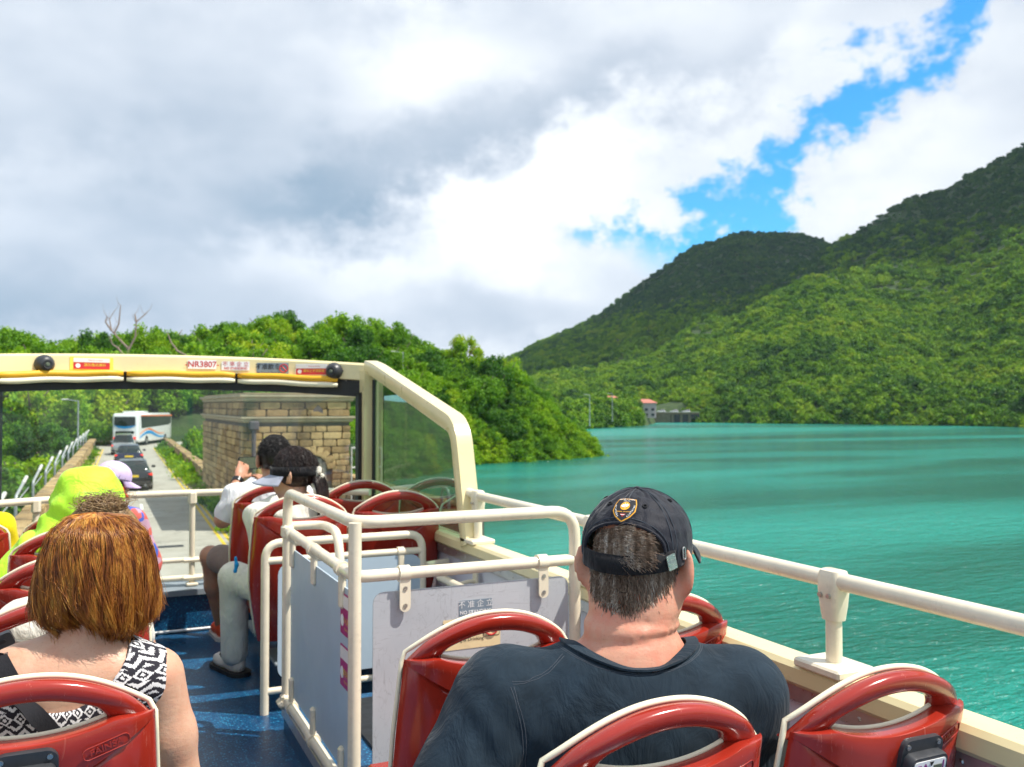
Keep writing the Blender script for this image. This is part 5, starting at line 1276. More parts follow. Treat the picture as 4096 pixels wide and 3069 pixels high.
def m_cloth(name, col, weave=900, wr=.5, rough=.9, vary=.12, sheen=.15, wscale=14):
    m, g, bs = newmat(name); co = g.coord('Object'); n = g.noise(co, 9, 4, .6)
    g.put(bs.inputs['Base Color'], g.mix(g.lin(n, .3, .7), tuple(x * (1 - vary) for x in col), tuple(min(1, x * (1 + vary)) for x in col))); bs.inputs['Roughness'].default_value = rough
    bs.inputs['Sheen Weight'].default_value = sheen; bs.inputs['Sheen Roughness'].default_value = .4; bs.inputs['Specular IOR Level'].default_value = .2
    fold = g.noise(g.vm('MULTIPLY', co, (1, 1, .45)), wscale, 4, .55, 1.6); wv_ = g.noise(co, weave, 2, .5); wv2 = g.noise(g.vm('MULTIPLY', co, (1, 1, .3)), 300, 2, .6)
    g.put(bs.inputs['Normal'], g.bump(wv2, .12, .002, g.bump(wv_, .2, .0012, g.bump(fold, wr, .022)))); return m, g, bs
m_cloth('black_jersey', (.014, .025, .037), wr=.42, vary=.35, sheen=.10); m_cloth('white_cotton', (.80, .80, .82), wr=.6); m_cloth('neon_cloth', (.50, .97, .05), wr=.7, rough=.55, wscale=9)
m_cloth('yellow_cloth', (.75, .62, .01), wr=.5); m_cloth('taupe_cloth', (.26, .20, .17), wr=.5); m_cloth('offwhite_cloth', (.76, .73, .65), wr=.7); m_cloth('dark_trousers', (.03, .035, .045)); m_cloth('cap_cloth', (.012, .013, .020), weave=1400, wr=.25, rough=.62, wscale=26, sheen=.2)
m_cloth('lavender_cloth', (.58, .46, .70), wr=.35); m_cloth('grey_visor', (.36, .38, .46), wr=.1); m_cloth('black_band', (.015, .015, .017)); m_cloth('blue_cloth', (.02, .30, .72)); m_cloth('scrunchie_cloth', (.78, .74, .62), wr=1.2, wscale=40); m_cloth('webbing', (.020, .020, .024), weave=500, wr=.15, wscale=90)
def m_multi():
    m, g, bs = newmat('patterned_cotton'); v = g.node('ShaderNodeTexVoronoi', {'Vector': g.coord('Object'), 'Scale': 22.}); r = g.xyz(v.outputs['Color'])[0]
    g.put(bs.inputs['Base Color'], g.ramp(r, [(0, (.60, .12, .10)), (.45, (.62, .20, .16)), (.5, (.06, .12, .5)), (.8, (.5, .3, .4)), (1, (.04, .2, .6))], 'CONSTANT')); bs.inputs['Roughness'].default_value = .9
m_multi()
def m_ikat():
    m, g, bs = newmat('ikat_print'); co = g.coord('Object'); x, y, z = g.xyz(co)
    jag = g.noise(g.vm('MULTIPLY', co, (420, 420, 60)), 1, 2, .6); jag2 = g.noise(co, 40, 3, .6)
    ang = g.mul(g.m('ARCTAN2', x, g.mul(y, -1)), .15)                 # arc length round the back
    zz = g.add(z, g.add(g.mul(g.sub(jag, .5), .011), g.mul(g.sub(jag2, .5), .006)))
    tri = lambda v: g.m('ABSOLUTE', g.sub(g.mul(g.m('FRACT', v), 2), 1))
    t1 = tri(g.mul(ang, 34)); per = .058; ph = g.m('FRACT', g.m('DIVIDE', zz, per))
    band = g.m('GREATER_THAN', ph, .45)
    d1 = g.add(g.m('ABSOLUTE', g.sub(g.mul(ph, 3.6), .82)), g.mul(t1, .85))        # lozenges in one band
    loz = g.m('MAXIMUM', g.mul(g.m('GREATER_THAN', d1, .52), g.m('LESS_THAN', d1, .86)), g.m('LESS_THAN', d1, .24))
    p2 = g.m('FRACT', g.add(g.mul(ph, 3.4), g.mul(tri(g.mul(ang, 26)), .9)))
    zig = g.m('GREATER_THAN', p2, .50)
    f = g.add(g.mul(band, zig), g.mul(g.sub(1, band), loz))
    f = g.mul(f, g.m('GREATER_THAN', g.m('ABSOLUTE', g.sub(ph, .45)), .022)); 
    g.put(bs.inputs['Base Color'], g.mix(f, (.014, .012, .020), (.74, .72, .72))); bs.inputs['Roughness'].default_value = .85
    g.put(bs.inputs['Normal'], g.bump(g.noise(co, 700, 2, .5), .2, .001, g.bump(g.noise(g.vm('MULTIPLY', co, (1, 1, .4)), 16, 3, .5, 1.), .35, .02)))
m_ikat()
def m_hair(name, stops, rough=.34, spec=.6):
    m, g, bs = newmat(name); isl = g.node('ShaderNodeNewGeometry').outputs['Random Per Island']; n = g.noise(g.vm('MULTIPLY', g.coord('Object'), (75, 75, 10)), 1, 3, .6)
    g.put(bs.inputs['Base Color'], g.ramp(g.add(g.mul(isl, .36), g.mul(g.smooth(n, .30, .70), .66)), stops)); bs.inputs['Roughness'].default_value = rough; bs.inputs['Specular IOR Level'].default_value = spec
    tr = g.node('ShaderNodeBsdfTranslucent', {'Color': stops[-2][1]}); mx = g.node('ShaderNodeMixShader', {0: .18, 1: bs.outputs[0], 2: tr.outputs[0]}); g.l.new(mx.outputs[0], g.n['Material Output'].inputs[0])
m_hair('hair_auburn', [(0, (.085, .022, .006)), (.28, (.24, .070, .013)), (.55, (.44, .155, .022)), (.80, (.64, .29, .045)), (1, (.80, .48, .10))]); m_hair('hair_blond', [(0, (.14, .075, .035)), (.4, (.27, .16, .075)), (.8, (.46, .31, .15)), (1, (.6, .44, .24))])
m_hair('hair_black', [(0, (.006, .005, .005)), (.6, (.014, .011, .010)), (.9, (.03, .024, .022)), (1, (.05, .04, .036))]); m_hair('hair_dark_brown', [(0, (.010, .005, .004)), (.6, (.026, .013, .010)), (.9, (.06, .03, .022)), (1, (.09, .05, .04))])
m_hair('hair_grey', [(0, (.10, .062, .040)), (.38, (.22, .145, .098)), (.66, (.38, .285, .215)), (.87, (.60, .52, .44)), (1, (.82, .78, .72))], .42, .45)
mat('shoe_orange', (.80, .09, .02), .5, vary=.08); mat('shoe_sole', (.70, .66, .62), .6, vary=.06); mat('shoe_black', (.02, .02, .02), .6, vary=.2); mat('eye_white', (.75, .73, .70), .2, vary=.02); mat('watch_black', (.015, .015, .017), .3); mat('lip', (.45, .16, .13), .5, vary=.1)

def axes(az):
    a = R_(az); f = np.array([math.sin(a), math.cos(a), 0]); r = np.array([math.cos(a), -math.sin(a), 0]); return r, f, np.array([0, 0, 1.])
class Pose:
    """seated figure: local (right, forward, up) frames for torso and head in world metres"""
    def __init__(s, hip, az, head, haz, girth=1., tilt=0.):
        s.o = np.array(hip, float); s.r, s.f, s.u = axes(az); s.hc = np.array(head, float); s.hr, s.hf, s.hu = axes(haz)
        if tilt: t = R_(tilt); f, u = s.hf.copy(), s.hu.copy(); s.hf = f * math.cos(t) - u * math.sin(t); s.hu = u * math.cos(t) + f * math.sin(t)
        s.g = girth
    def t(s, x, y, z): return s.o + s.r * x + s.f * y + s.u * z
    def h(s, x, y, z): return s.hc + s.hr * x + s.hf * y + s.hu * z
    @property
    def TM(s): return np.stack([s.r, s.f, s.u], 1)
    @property
    def HM(s): return np.stack([s.hr, s.hf, s.hu], 1)

def torso(F, p, off=0., sh=.165, nz=.50, k=.05):
    g_ = p.g
    F.ell(p.t(0, .02, .09), (.165 * g_ + off, .125 * g_ + off, .13 + off), k, p.TM); F.ell(p.t(0, .03, .22), (.150 * g_ + off, .115 * g_ + off, .16 + off), k, p.TM); F.ell(p.t(0, .015, .37), (.160 * g_ + off, .105 * g_ + off, .17 + off), k, p.TM)
    F.cone(p.t(-sh * g_, .0, nz - .035), p.t(sh * g_, .0, nz - .035), .062 * g_ + off, .062 * g_ + off, k); F.cone(p.t(-.07 * g_, -.005, nz + .02), p.t(.07 * g_, -.005, nz + .02), .045 * g_ + off, .045 * g_ + off, k)
def hand(F, wr, d, up, s=1., curl=.5, side=1):
    """palm, four fingers of unequal length and a thumb from the side of the palm"""
    d = np.array(d, float); d /= np.linalg.norm(d); up = np.array(up, float); up -= d * (up @ d); up /= np.linalg.norm(up); x = np.cross(d, up) * side
    c = wr + d * .05 * s; F.ell(c, (.042 * s, .050 * s, .017 * s), .012, np.stack([x, d, up], 1))
    for i, (o, L) in enumerate(((-.030, .062), (-.010, .075), (.011, .078), (.031, .070))):
        b = wr + (d * .092 + x * o) * s; a1 = curl * .7; k1 = b + (d * math.cos(a1) - up * math.sin(a1)) * L * .5 * s; a2 = curl * 1.8; k2 = k1 + (d * math.cos(a2) - up * math.sin(a2)) * L * .32 * s; a3 = curl * 2.6; k3 = k2 + (d * math.cos(a3) - up * math.sin(a3)) * L * .24 * s
        F.chain([b - d * .02 * s, b, k1, k2, k3], [.0095 * s, .0095 * s, .0088 * s, .008 * s, .0068 * s], .004)
    t0 = wr + (d * .03 + x * .036) * s; t1 = t0 + (d * .03 + x * .026 - up * .012) * s; t2 = t1 + (d * .032 + x * .004 - up * .014) * s
    F.chain([t0, t1, t2], [.013 * s, .011 * s, .009 * s], .006)
def head(F, p, s=1., ears=True):
    F.ell(p.h(0, -.012 * s, .022 * s), (.078 * s, .098 * s, .098 * s), .02, p.HM); F.ell(p.h(0, .030 * s, -.035 * s), (.064 * s, .070 * s, .085 * s), .03, p.HM); F.ell(p.h(0, .055 * s, -.085 * s), (.040 * s, .036 * s, .030 * s), .03, p.HM)
    F.cone(p.h(0, .092 * s, .005 * s), p.h(0, .112 * s, -.035 * s), .010 * s, .016 * s, .012); F.ell(p.h(0, .090 * s, -.062 * s), (.026 * s, .014 * s, .012 * s), .01, p.HM)
    for sx in (-1, 1):
        F.ell(p.h(sx * .032 * s, .094 * s, .012 * s), (.017 * s, .012 * s, .012 * s), .008, p.HM, 'sub'); F.ell(p.h(sx * .032 * s, .084 * s, .010 * s), (.013 * s, .013 * s, .013 * s), .004, p.HM); F.cone(p.h(sx * .015 * s, .098 * s, .032 * s), p.h(sx * .048 * s, .084 * s, .034 * s), .007 * s, .007 * s, .012)
        if ears:
            M = p.HM @ np.array(Matrix.Rotation(sx * .62, 3, 'Z')); F.ell(p.h(sx * .098 * s, -.024 * s, -.014 * s), (.010 * s, .026 * s, .042 * s), .003, M); F.ell(p.h(sx * .084 * s, -.002 * s, -.040 * s), (.008 * s, .012 * s, .014 * s), .006, M); F.ell(p.h(sx * .098 * s, -.002 * s, -.010 * s), (.007 * s, .011 * s, .019 * s), .004, M, 'sub')
def face_bits(e, p, s=1.):
    for sx in (-1, 1):
        mb = MB(); c = p.h(sx * .032 * s, .092 * s, .010 * s); mb.raw([tuple(c + np.array(v) * .0105 * s) for v in icv], icf); ey = mb.build('eye', 'eye_white', e); mb = MB(); c2 = c + p.hf * .0085 * s; mb.raw([tuple(c2 + np.array(v) * .0045 * s) for v in icv], icf); mb.build('iris', 'watch_black', ey)
    mb = MB(); mb.tube([tuple(p.h(x * s, (.103 - 9 * x * x) * s, -.062 * s)) for x in (-.022, -.011, 0, .011, .022)], [.002, .0042, .005, .0042, .002], 6); mb.build('mouth', 'lip', e)
def person(loc, label): return empty('person', tuple(loc), label, 'person')
def legs(F, p, kl, fl_, kr, fr, off=0., k=.03, s=1.):
    for sx, kn, ft in ((-1, kl, fl_), (1, kr, fr)):
        hip = p.t(sx * .09 * p.g, .05, .06); kn = np.array(kn); ft = np.array(ft); F.cone(hip, kn, .085 * p.g * s + off, .056 * s + off, k); F.cone(kn, kn + (ft - kn) * .35, .054 * s + off, .054 * s + off, k); F.cone(kn + (ft - kn) * .35, ft + np.array([0, 0, .07]), .054 * s + off, .036 * s + off, k)
def shoe(e, ft, d, m='shoe_black', sole='shoe_sole', s=1., name='shoe'):
    ft = np.array(ft, float); d = np.array(d, float); d[2] = 0; d /= np.linalg.norm(d); r = np.array([d[1], -d[0], 0])
    F = Field(ft - .2, ft + .24, .008); M = np.stack([r, d, [0, 0, 1]], 1); F.ell(ft + d * .10 + [0, 0, .045], (.042 * s, .085 * s, .034 * s), .02, M); F.ell(ft - d * .02 + [0, 0, .055], (.036 * s, .055 * s, .05 * s), .03, M); F.cone(ft + [0, 0, .06], ft + [0, 0, .10], .038 * s, .040 * s, .02); F.cone(ft + [0, 0, .08], ft + [0, 0, .16], .028, .028, .003, 'sub')
    o = link(name, F.mesh('shoe', 2), m, e, angle=180); mb = MB(); mb.loft([[tuple(ft + d * (.045 + q[1]) + r * q[0] + np.array([0, 0, z])) for q in rrect(.094 * s, .27 * s, .045 * s, 4)] for z in (.0, .022)]); mb.build('sole', sole, o); return o
def surf(me_obj):
    me = me_obj.data; return BVHTree.FromPolygons([v.co.copy() for v in me.vertices], [tuple(q.vertices) for q in me.polygons])
def band_on(bvh, pts, width, thick, name, m, e, up=None, push=.002, sub=10):
    """flat strap following a surface through the given points"""
    P = []
    for i in range(len(pts) - 1):
        for t in range(sub): P.append(Vector(pts[i]).lerp(Vector(pts[i + 1]), t / sub))
    P.append(Vector(pts[-1])); Q = []; Nn = []
    for q in P:
        loc, nrm, _, dist = bvh.find_nearest(q); Q.append(loc + nrm * push if dist < .12 else q); Nn.append(nrm)
    for _ in range(4): Q = [Q[0]] + [(Q[i - 1] + Q[i] * 2 + Q[i + 1]) / 4 for i in range(1, len(Q) - 1)] + [Q[-1]]; Nn = [Nn[0]] + [((Nn[i - 1] + Nn[i] * 2 + Nn[i + 1])).normalized() for i in range(1, len(Nn) - 1)] + [Nn[-1]]
    rings = []
    for i, q in enumerate(Q):
        t = (Q[min(i + 1, len(Q) - 1)] - Q[max(0, i - 1)]).normalized(); b = t.cross(Nn[i]).normalized() * width / 2; n = Nn[i] * thick; rings.append([q - b, q + b, q + b + n, q - b + n])
    mb = MB(); mb.loft(rings); return mb.build(name, m, e, recalc=True)

# ------------------------------------------------------------------ man in the black cap
p = Pose((.965, 1.545, 3.05), 17, (1.023, 1.585, 3.765), 50, 1.30)
man = person((.935, 1.545, FZ + .12), 'heavy man in black T-shirt and black cap seen from behind')
F = Field((.30, 1.05, 2.70), (1.75, 2.45, 3.96), .0095)
torso(F, p, -.01, .175, .475); head(F, p, 1.10)
F.cone(p.t(0, .00, .50), p.h(0, -.020, -.075), .100, .088, .045); F.cone(p.h(-.02, -.045, -.09), p.h(.03, -.045, -.09), .052, .052, .03)     # thick neck and nape
LS, RS = p.t(-.240, .01, .450), p.t(.215, .005, .435); LE = np.array([.535, 1.57, 3.23]); LW = np.array([.60, 1.83, 3.20]); RE = p.t(.31, .06, .22); RW = p.t(.20, .30, .20)
F.chain([LS, LE, LE + (LW - LE) * .3, LW], [.078, .055, .053, .034], .03); F.chain([RS, RE, RE + (RW - RE) * .3, RW], [.075, .055, .052, .034], .03)
hand(F, LW, LW - LE, (0, 0, 1), 1.08, .5, 1); hand(F, RW, RW - RE, (0, 0, 1), 1.08, .5, -1)
_fold = lambda P, v: v + .0085 * np.exp(-(((P[..., 2] - (3.628 + .06 * (P[..., 0] - 1.0) - .5 * (P[..., 0] - 1.0) ** 2)) / .006) ** 2)) + .006 * np.exp(-(((P[..., 2] - (3.655 - .10 * (P[..., 0] - 1.0))) / .005) ** 2)) - .004 * np.exp(-(((P[..., 2] - 3.642) / .008) ** 2))
F.custom(_fold)
mbod = link('body', F.mesh('body', 1), 'skin_ruddy', man, angle=180); face_bits(man, p, 1.10)
F = Field((.30, 1.05, 2.95), (1.75, 2.2, 3.80), .0085)
torso(F, p, .012, .185, .475); F.chain([LS + [0, 0, .004], LS + (LE - LS) * .86], [.099, .092], .05); F.chain([RS, RS + (RE - RS) * .8], [.092, .085], .05)
F.ell(p.t(0, -.03, .36), (.23, .13, .2), .05, p.TM)
def wr(P, v):
    q = (P - p.o) @ p.TM; x, y, z = q[..., 0], q[..., 1], q[..., 2]
    a = .0045 * np.sin(70 * (z + .55 * np.abs(x + .05)) + 5 * np.sin(9 * x)) * np.exp(-((z - .26) / .16) ** 2) * np.clip((np.abs(x) - .02) * 9, 0, 1)
    b = .0040 * np.sin(85 * (x + .5 * z) + 3 * np.sin(12 * z)) * np.exp(-((x + .27) / .09) ** 2 - ((z - .36) / .14) ** 2)
    c = .0030 * np.sin(60 * (z - .8 * x)) * np.exp(-((x - .17) / .08) ** 2 - ((z - .42) / .1) ** 2)
    return v + a + b + c
F.custom(wr); NC = p.t(.008, .010, .565); pre = F.v.copy()
def fval(q):
    k = (np.asarray(q) - F.lo) / F.h; k0 = np.clip(np.floor(k).astype(int), 0, np.array(F.n) - 2); fr_ = k - k0; v = 0
    for c_ in range(8):
        o_ = np.array([c_ & 1, c_ >> 1 & 1, c_ >> 2 & 1]); v += pre[tuple(k0 + o_)] * np.prod(np.where(o_, fr_, 1 - fr_))
    return v
cut_line = []
for a in range(0, 361, 6):
    last = None
    for e_ in np.linspace(-75, 70, 60):
        q = NC + p.r * .124 * math.cos(R_(e_)) * math.cos(R_(a)) + p.f * .116 * math.cos(R_(e_)) * math.sin(R_(a)) + p.u * .062 * math.sin(R_(e_))
        if fval(q) > 0 and last is not None: break
        if fval(q) <= 0: last = q
    if last is not None: cut_line.append(last)
F.ell(NC, (.124, .116, .062), .004, p.TM, 'sub'); F.cone(NC, NC + [0, 0, .2], .118, .13, .003, 'sub')
shirt = link('t_shirt', F.mesh('t_shirt', 2), 'black_jersey', man, angle=180); sb = surf(shirt)
cl = np.array(cut_line)
for _ in range(3): cl = (np.roll(cl, 1, 0) + 2 * cl + np.roll(cl, -1, 0)) / 4
ring = [tuple(q) for q in cl] + [tuple(cl[0])]
outw = lambda q, d, z: tuple(np.array(q) + (np.array(q) - NC) * [1, 1, 0] / max(1e-6, np.linalg.norm((np.array(q) - NC)[:2])) * d + [0, 0, z])
band_on(sb, [outw(q, .007, .002) for q in ring], .024, .004, 'collar_rib', 'black_jersey', shirt, push=.0005, sub=1)
m_cloth('thread', (.05, .06, .075), wr=.1)
for k in (1.13, 1.155):
    P = [sb.find_nearest(Vector(outw(q, .024 + (k - 1.13) * .16, -.004)))[0] for q in ring]; mb = MB(); mb.tube(P, .0008, 5); mb.build('stitching', 'thread', shirt)
for off_ in (0, .006):
    P = [];
    for t in np.linspace(0, 1, 16):
        q = p.t(-.125 - .115 * t, -.035 - .02 * math.sin(3 * t) - off_, .53 - .05 * t); P.append(sb.find_nearest(Vector(tuple(q)))[0])
    mb = MB(); mb.tube(P, .0009, 5); mb.build('shoulder_seam', 'thread', shirt)
    P = [sb.find_nearest(Vector(tuple(p.t(-.235 - off_ + .02 * math.sin(3 * t), -.12 + .02 * t, .53 - .34 * t))))[0] for t in np.linspace(0, 1, 18)]; mb = MB(); mb.tube(P, .0010, 5); mb.build('sleeve_seam', 'thread', shirt)
F = Field((.5, 1.2, 2.60), (1.6, 2.5, 3.3), .016); legs(F, p, (.84, 1.99, 3.10), (.84, 2.02, FZ + .12), (1.12, 1.97, 3.10), (1.14, 2.0, FZ + .12), .015); F.ell(p.t(0, .03, .09), (.225, .18, .14), .04, p.TM); link('trousers', F.mesh('trousers', 2), 'dark_trousers', man, angle=180)
shoe(man, (.84, 2.02, FZ + .12), (0, 1, 0)); shoe(man, (1.14, 2.0, FZ + .12), (0, 1, 0))
# cap: dome with the half-moon opening at the back
CA, CB, CC = .111, .124, .122
def capP(phi, th, lift=0.):
    """phi from the back centre toward his right, th from the band up to the button (degrees)"""
    a, t = R_(phi), R_(th); sq = .0
    bulge = 1 + .045 * math.sin(2 * min(max(t, 0), 1.2)); c = math.cos(t) if th > 0 else 1.
    z = (CC * math.sin(t) if th > 0 else CA * t) + .030 * math.cos(a) * 0
    tilt = .018 * -math.cos(a) * (1 - max(0, th) / 90)
    x = (CA + lift) * math.sin(a) * c * bulge; y = -(CB + lift) * math.cos(a) * c * bulge
    return p.h(x, y - .010, z + lift * math.sin(max(t, 0)) + tilt + .022)
cap = empty('cap_root', (0, 0, 0), None, None) if False else None
mb = MB(); nphi, nth = 120, 44; idx = {}
TH = [-9 + 97 * (j / nth) for j in range(nth + 1)]
inhole = lambda ph, th: th > 9 and (ph / 47.) ** 2 + ((th - 9) / 27.) ** 2 < 1 or (abs(ph) < 47 and 8.9 < th <= 9.0)
for j, th in enumerate(TH):
    for i in range(nphi):
        ph = -180 + 360 * i / nphi; pk = .0012 * math.sin(R_(ph * 6)) ** 8; wrn = .0010 * math.sin(ph * .21 + th * .13) * math.sin(ph * .093 - th * .31) * 1.3; mb.v.append(tuple(capP(ph, th, -pk + wrn)))
for j in range(nth):
    for i in range(nphi):
        ph = -180 + 360 * (i + .5) / nphi; th = (TH[j] + TH[j + 1]) / 2
        if inhole(ph, th): continue
        mb.f.append((j * nphi + i, j * nphi + (i + 1) % nphi, (j + 1) * nphi + (i + 1) % nphi, (j + 1) * nphi + i))
tv = len(mb.v); mb.v.append(tuple(capP(0, 90))); mb.f += [(nth * nphi + i, nth * nphi + (i + 1) % nphi, tv) for i in range(nphi)]
cap = mb.build('cap', 'cap_cloth', man, angle=180)
sm = cap.modifiers.new('thick', 'SOLIDIFY'); sm.thickness = .0022; sm.offset = -1
arch = [capP(47.5 * math.cos(R_(a)), 9 + 27.5 * math.sin(R_(a)), .0008) for a in range(0, 181, 6)]
mb = MB(); mb.tube([tuple(q) for q in arch], .0032, 8); mb.build('opening_binding', 'cap_cloth', cap)
mb = MB(); mb.tube([tuple(capP(52 * math.cos(R_(a)), 9 + 33 * math.sin(R_(a)), .0006)) for a in range(0, 181, 6)], .0009, 5); mb.build('seam', 'thread', cap)
for ph0, w0 in ((0, 38), (57, 0), (63, 0), (-57, 0), (-63, 0), (116, 0), (-116, 0)):
    mb = MB(); mb.tube([tuple(capP(ph0 * (1 if abs(ph0) < 60 else 1), t, .0007)) for t in np.linspace(max(w0, -4), 88, 24)], .0010, 5); mb.build('seam', 'thread', cap)
mb = MB(); c = capP(0, 90, .001); mb.raw([tuple(c + np.array(v) * [.006, .006, .003]) for v in icv], icf); mb.build('button', 'cap_cloth', cap)
for ph0, th0 in ((-34, 55), (32, 54), (92, 54), (-92, 54)):
    mb = MB(); c0 = np.array(capP(ph0, th0)); nrm = c0 - p.h(0, 0, 0); nrm /= np.linalg.norm(nrm); t1 = np.cross(nrm, [0, 0, 1]); t1 /= np.linalg.norm(t1); t2 = np.cross(nrm, t1); mb.tube([tuple(c0 + nrm * .001 + (t1 * math.cos(a) + t2 * math.sin(a)) * .0042) for a in np.linspace(0, 6.28, 13)[:-1]], .0017, 6, closed=True); mb.build('eyelet', 'black_band', cap)
mb = MB(); rows = []
for th in (-8.5, 8.8): rows.append([tuple(capP(ph, th, .0022)) for ph in np.linspace(-52, 60, 40)])
mb.loft(rows, cap=False, closed=False); st = mb.build('strap', 'black_band', cap, angle=180); st.modifiers.new('t', 'SOLIDIFY').thickness = .002
# metal strap buckle and slot ring
Mb = frame_M(tuple(capP(53, 0, .0045)), tuple(capP(56, 0) - capP(50, 0)), (0, 0, 1)); mb = MB(); mb.prism(rrect(.022, .030, .002, 2), 0, .0026, Mb @ Matrix.Rotation(.15, 4, 'Z')); bk = mb.build('buckle', 'steel', cap); text_on('PILOT', .0068, Mb @ Matrix.Rotation(.15, 4, 'Z') @ Matrix.Translation((0, .001, .0029)), MATS['ledge_grey'], cap, name='buckle_lettering')
Mb = frame_M(tuple(capP(72, 3, .002)), tuple(capP(75, 3) - capP(69, 3)), (0, 0, 1)); mb = MB(); mb.tube([tuple(Mb @ Vector((q[0], q[1], 0))) for q in rrect(.0085, .024, .0042, 6)], .0019, 7, closed=True); mb.build('slot_ring', 'steel', cap); mb = MB(); mb.prism(rrect(.006, .021, .003, 5), -.001, .0006, Mb); mb.build('slot', 'ink_black', cap, smooth=False)
# brim
mb = MB(); rows = []
for t in np.linspace(0, 1, 6): rows.append([tuple(capP(ph, -6, .001) + p.hf * .095 * t * max(0, -math.cos(R_(ph))) ** .5 - p.hu * (.012 * t + .020 * t * abs(math.sin(R_(ph))) ** 2)) for ph in np.linspace(105, 255, 24)])
mb.loft(rows, cap=False, closed=False); br = mb.build('brim', 'cap_cloth', cap, angle=180); br.modifiers.new('t', 'SOLIDIFY').thickness = .004
# woven shield badge
def onto_cap(me, ph0, th0, lift):
    for v in me.vertices:
        th = th0 + math.degrees(v.co.y / .118); v.co = Vector(tuple(capP(ph0 + math.degrees(v.co.x / (CA * max(.2, math.cos(R_(th0))) * 1.03)), th, lift + v.co.z)))
def flat_to_cap(poly, name, m, z, ph0=0., th0=51.):
    bm = bmesh.new(); vs = [bm.verts.new((q[0], q[1], 0)) for q in poly]; bm.faces.new(vs); bmesh.ops.triangulate(bm, faces=bm.faces); bmesh.ops.subdivide_edges(bm, edges=bm.edges, cuts=2, use_grid_fill=True); me = bpy.data.meshes.new(name); bm.to_mesh(me); bm.free(); onto_cap(me, ph0, th0, z); return link(name, me, m, cap, smooth=False)
mat('badge_gold', (.78, .36, .02), .6, vary=.1, vscale=200); mat('badge_black', (.012, .012, .016), .7, vary=.1); mat('badge_white', (.78, .78, .78), .7, vary=.05)
shield = [(-.025, .024), (-.010, .0268), (0, .0272), (.010, .0268), (.025, .024), (.0262, .010), (.023, -.008), (.014, -.020), (0, -.031), (-.014, -.020), (-.023, -.008), (-.0262, .010)][::-1]
sc = lambda k, dy=0.: [(a * k, b * k + dy) for a, b in shield]
flat_to_cap(sc(1.), 'badge', 'badge_black', .0016); flat_to_cap(sc(.92), 'badge_border', 'badge_gold', .0022); flat_to_cap(sc(.84), 'badge_field', 'badge_black', .0028)
flat_to_cap([(.0098 * math.cos(t), .0055 + .0098 * math.sin(t)) for t in np.linspace(0, 6.28, 25)[:-1]], 'badge_disc', 'badge_gold', .0034)
flat_to_cap([((.0086 if i % 2 == 0 and i % 4 == 0 else .0055 if i % 2 == 0 else .0018) * math.cos(i * math.pi / 8 + .2), .0055 + (.0086 if i % 4 == 0 else .0055 if i % 2 == 0 else .0018) * math.sin(i * math.pi / 8 + .2)) for i in range(16)], 'compass_star', 'badge_white', .0040)
flat_to_cap([(-.0052, -.0125), (.0052, -.0125), (0, -.0185)][::-1], 'badge_flag', 'ink_red', .0034); flat_to_cap([(-.0040, -.0140), (.0040, -.0140), (.0028, -.0153), (-.0028, -.0153)][::-1], 'badge_flag_bar', 'badge_white', .0040)
def arc_text(t, size, path, m):
    n = len(t)
    for i, ch in enumerate(t):
        if ch == ' ': continue
        me = text_mesh(ch, size, bold=.00008); x, y, a = path((i + .5) / n); me.transform(Matrix.Translation((x, y, 0)) @ Matrix.Rotation(a, 4, 'Z')); onto_cap(me, 0, 51., .0036); link('badge_letter', me, m, cap, smooth=False)
arc_text('DESIGN 4 PILOTS', .0040, lambda t: (-.0195 + .039 * t, .0195 + .0026 * (1 - (2 * t - 1) ** 2), -.14 * (2 * t - 1)), 'badge_white'); arc_text('SINCE 2009', .0026, lambda t: (-.008 + .016 * t, .0172, 0), 'badge_white'); arc_text('GENERAL AVIATION', .0027, lambda t: (-.0125 + .025 * t, -.0082, 0), 'badge_gold')
arc_text('AVIATORS', .0042, lambda t: (-.0195 + .012 * t ** 1.4, .006 - .0255 * t, -1.45 + .55 * t), 'badge_white'); arc_text('CLOTHING', .0042, lambda t: (.0075 + .012 * (1 - (1 - t) ** 1.4), -.0195 + .0255 * t, .9 + .55 * t), 'badge_white')
# cropped grey hair below the strap and in the opening
hs = []
r_ = np.random.default_rng(3)
def scalp(ph, z): 
    a = R_(ph); cz = (z - .022) / (.098 * 1.06 + .004); k = math.sqrt(max(0.02, 1 - min(.97, cz * cz))); kk = k if z > .0 else max(k, .96 - max(0, -.06 - z) * .8)
    return p.h(.0905 * math.sin(a) * kk, -.016 - .1115 * math.cos(a) * kk, z)
for i in range(5200):
    ph = r_.uniform(-112, 104); zmin = -.096 + .014 * abs(ph / 100) ** 2 + r_.normal() * .004; z = r_.uniform(zmin + .006, .008); b = scalp(ph, z); n = b - p.h(0, -.01, z); n /= np.linalg.norm(n); L = r_.uniform(.009, .018); d = -p.hu * .9 + n * r_.uniform(.05, .35) + p.hr * r_.normal() * .16
    hs.append([b - n * .002, b + d * L * .35 + n * .001, b + d * L * .7 + n * .0005, b + d * L - n * .001])
for i in range(6500):
    ph = r_.uniform(-46, 34); z = r_.uniform(.008, .082 - .03 * abs(ph) / 46); b = scalp(ph, z); 
    n = b - p.h(0, -.01, .01); n /= np.linalg.norm(n); L = r_.uniform(.012, .022); d = p.hr * (.75 + .25 * r_.normal()) - p.hu * (.35 + .3 * r_.normal()) + n * r_.uniform(.10, .40)
    hs.append([b - n * .003, b + d * L * .35 + n * .003, b + d * L * .7 + n * .004, b + d * L + n * .002])
link('hair', strands(np.array(hs), .00095, .35), 'hair_grey', man, angle=180)
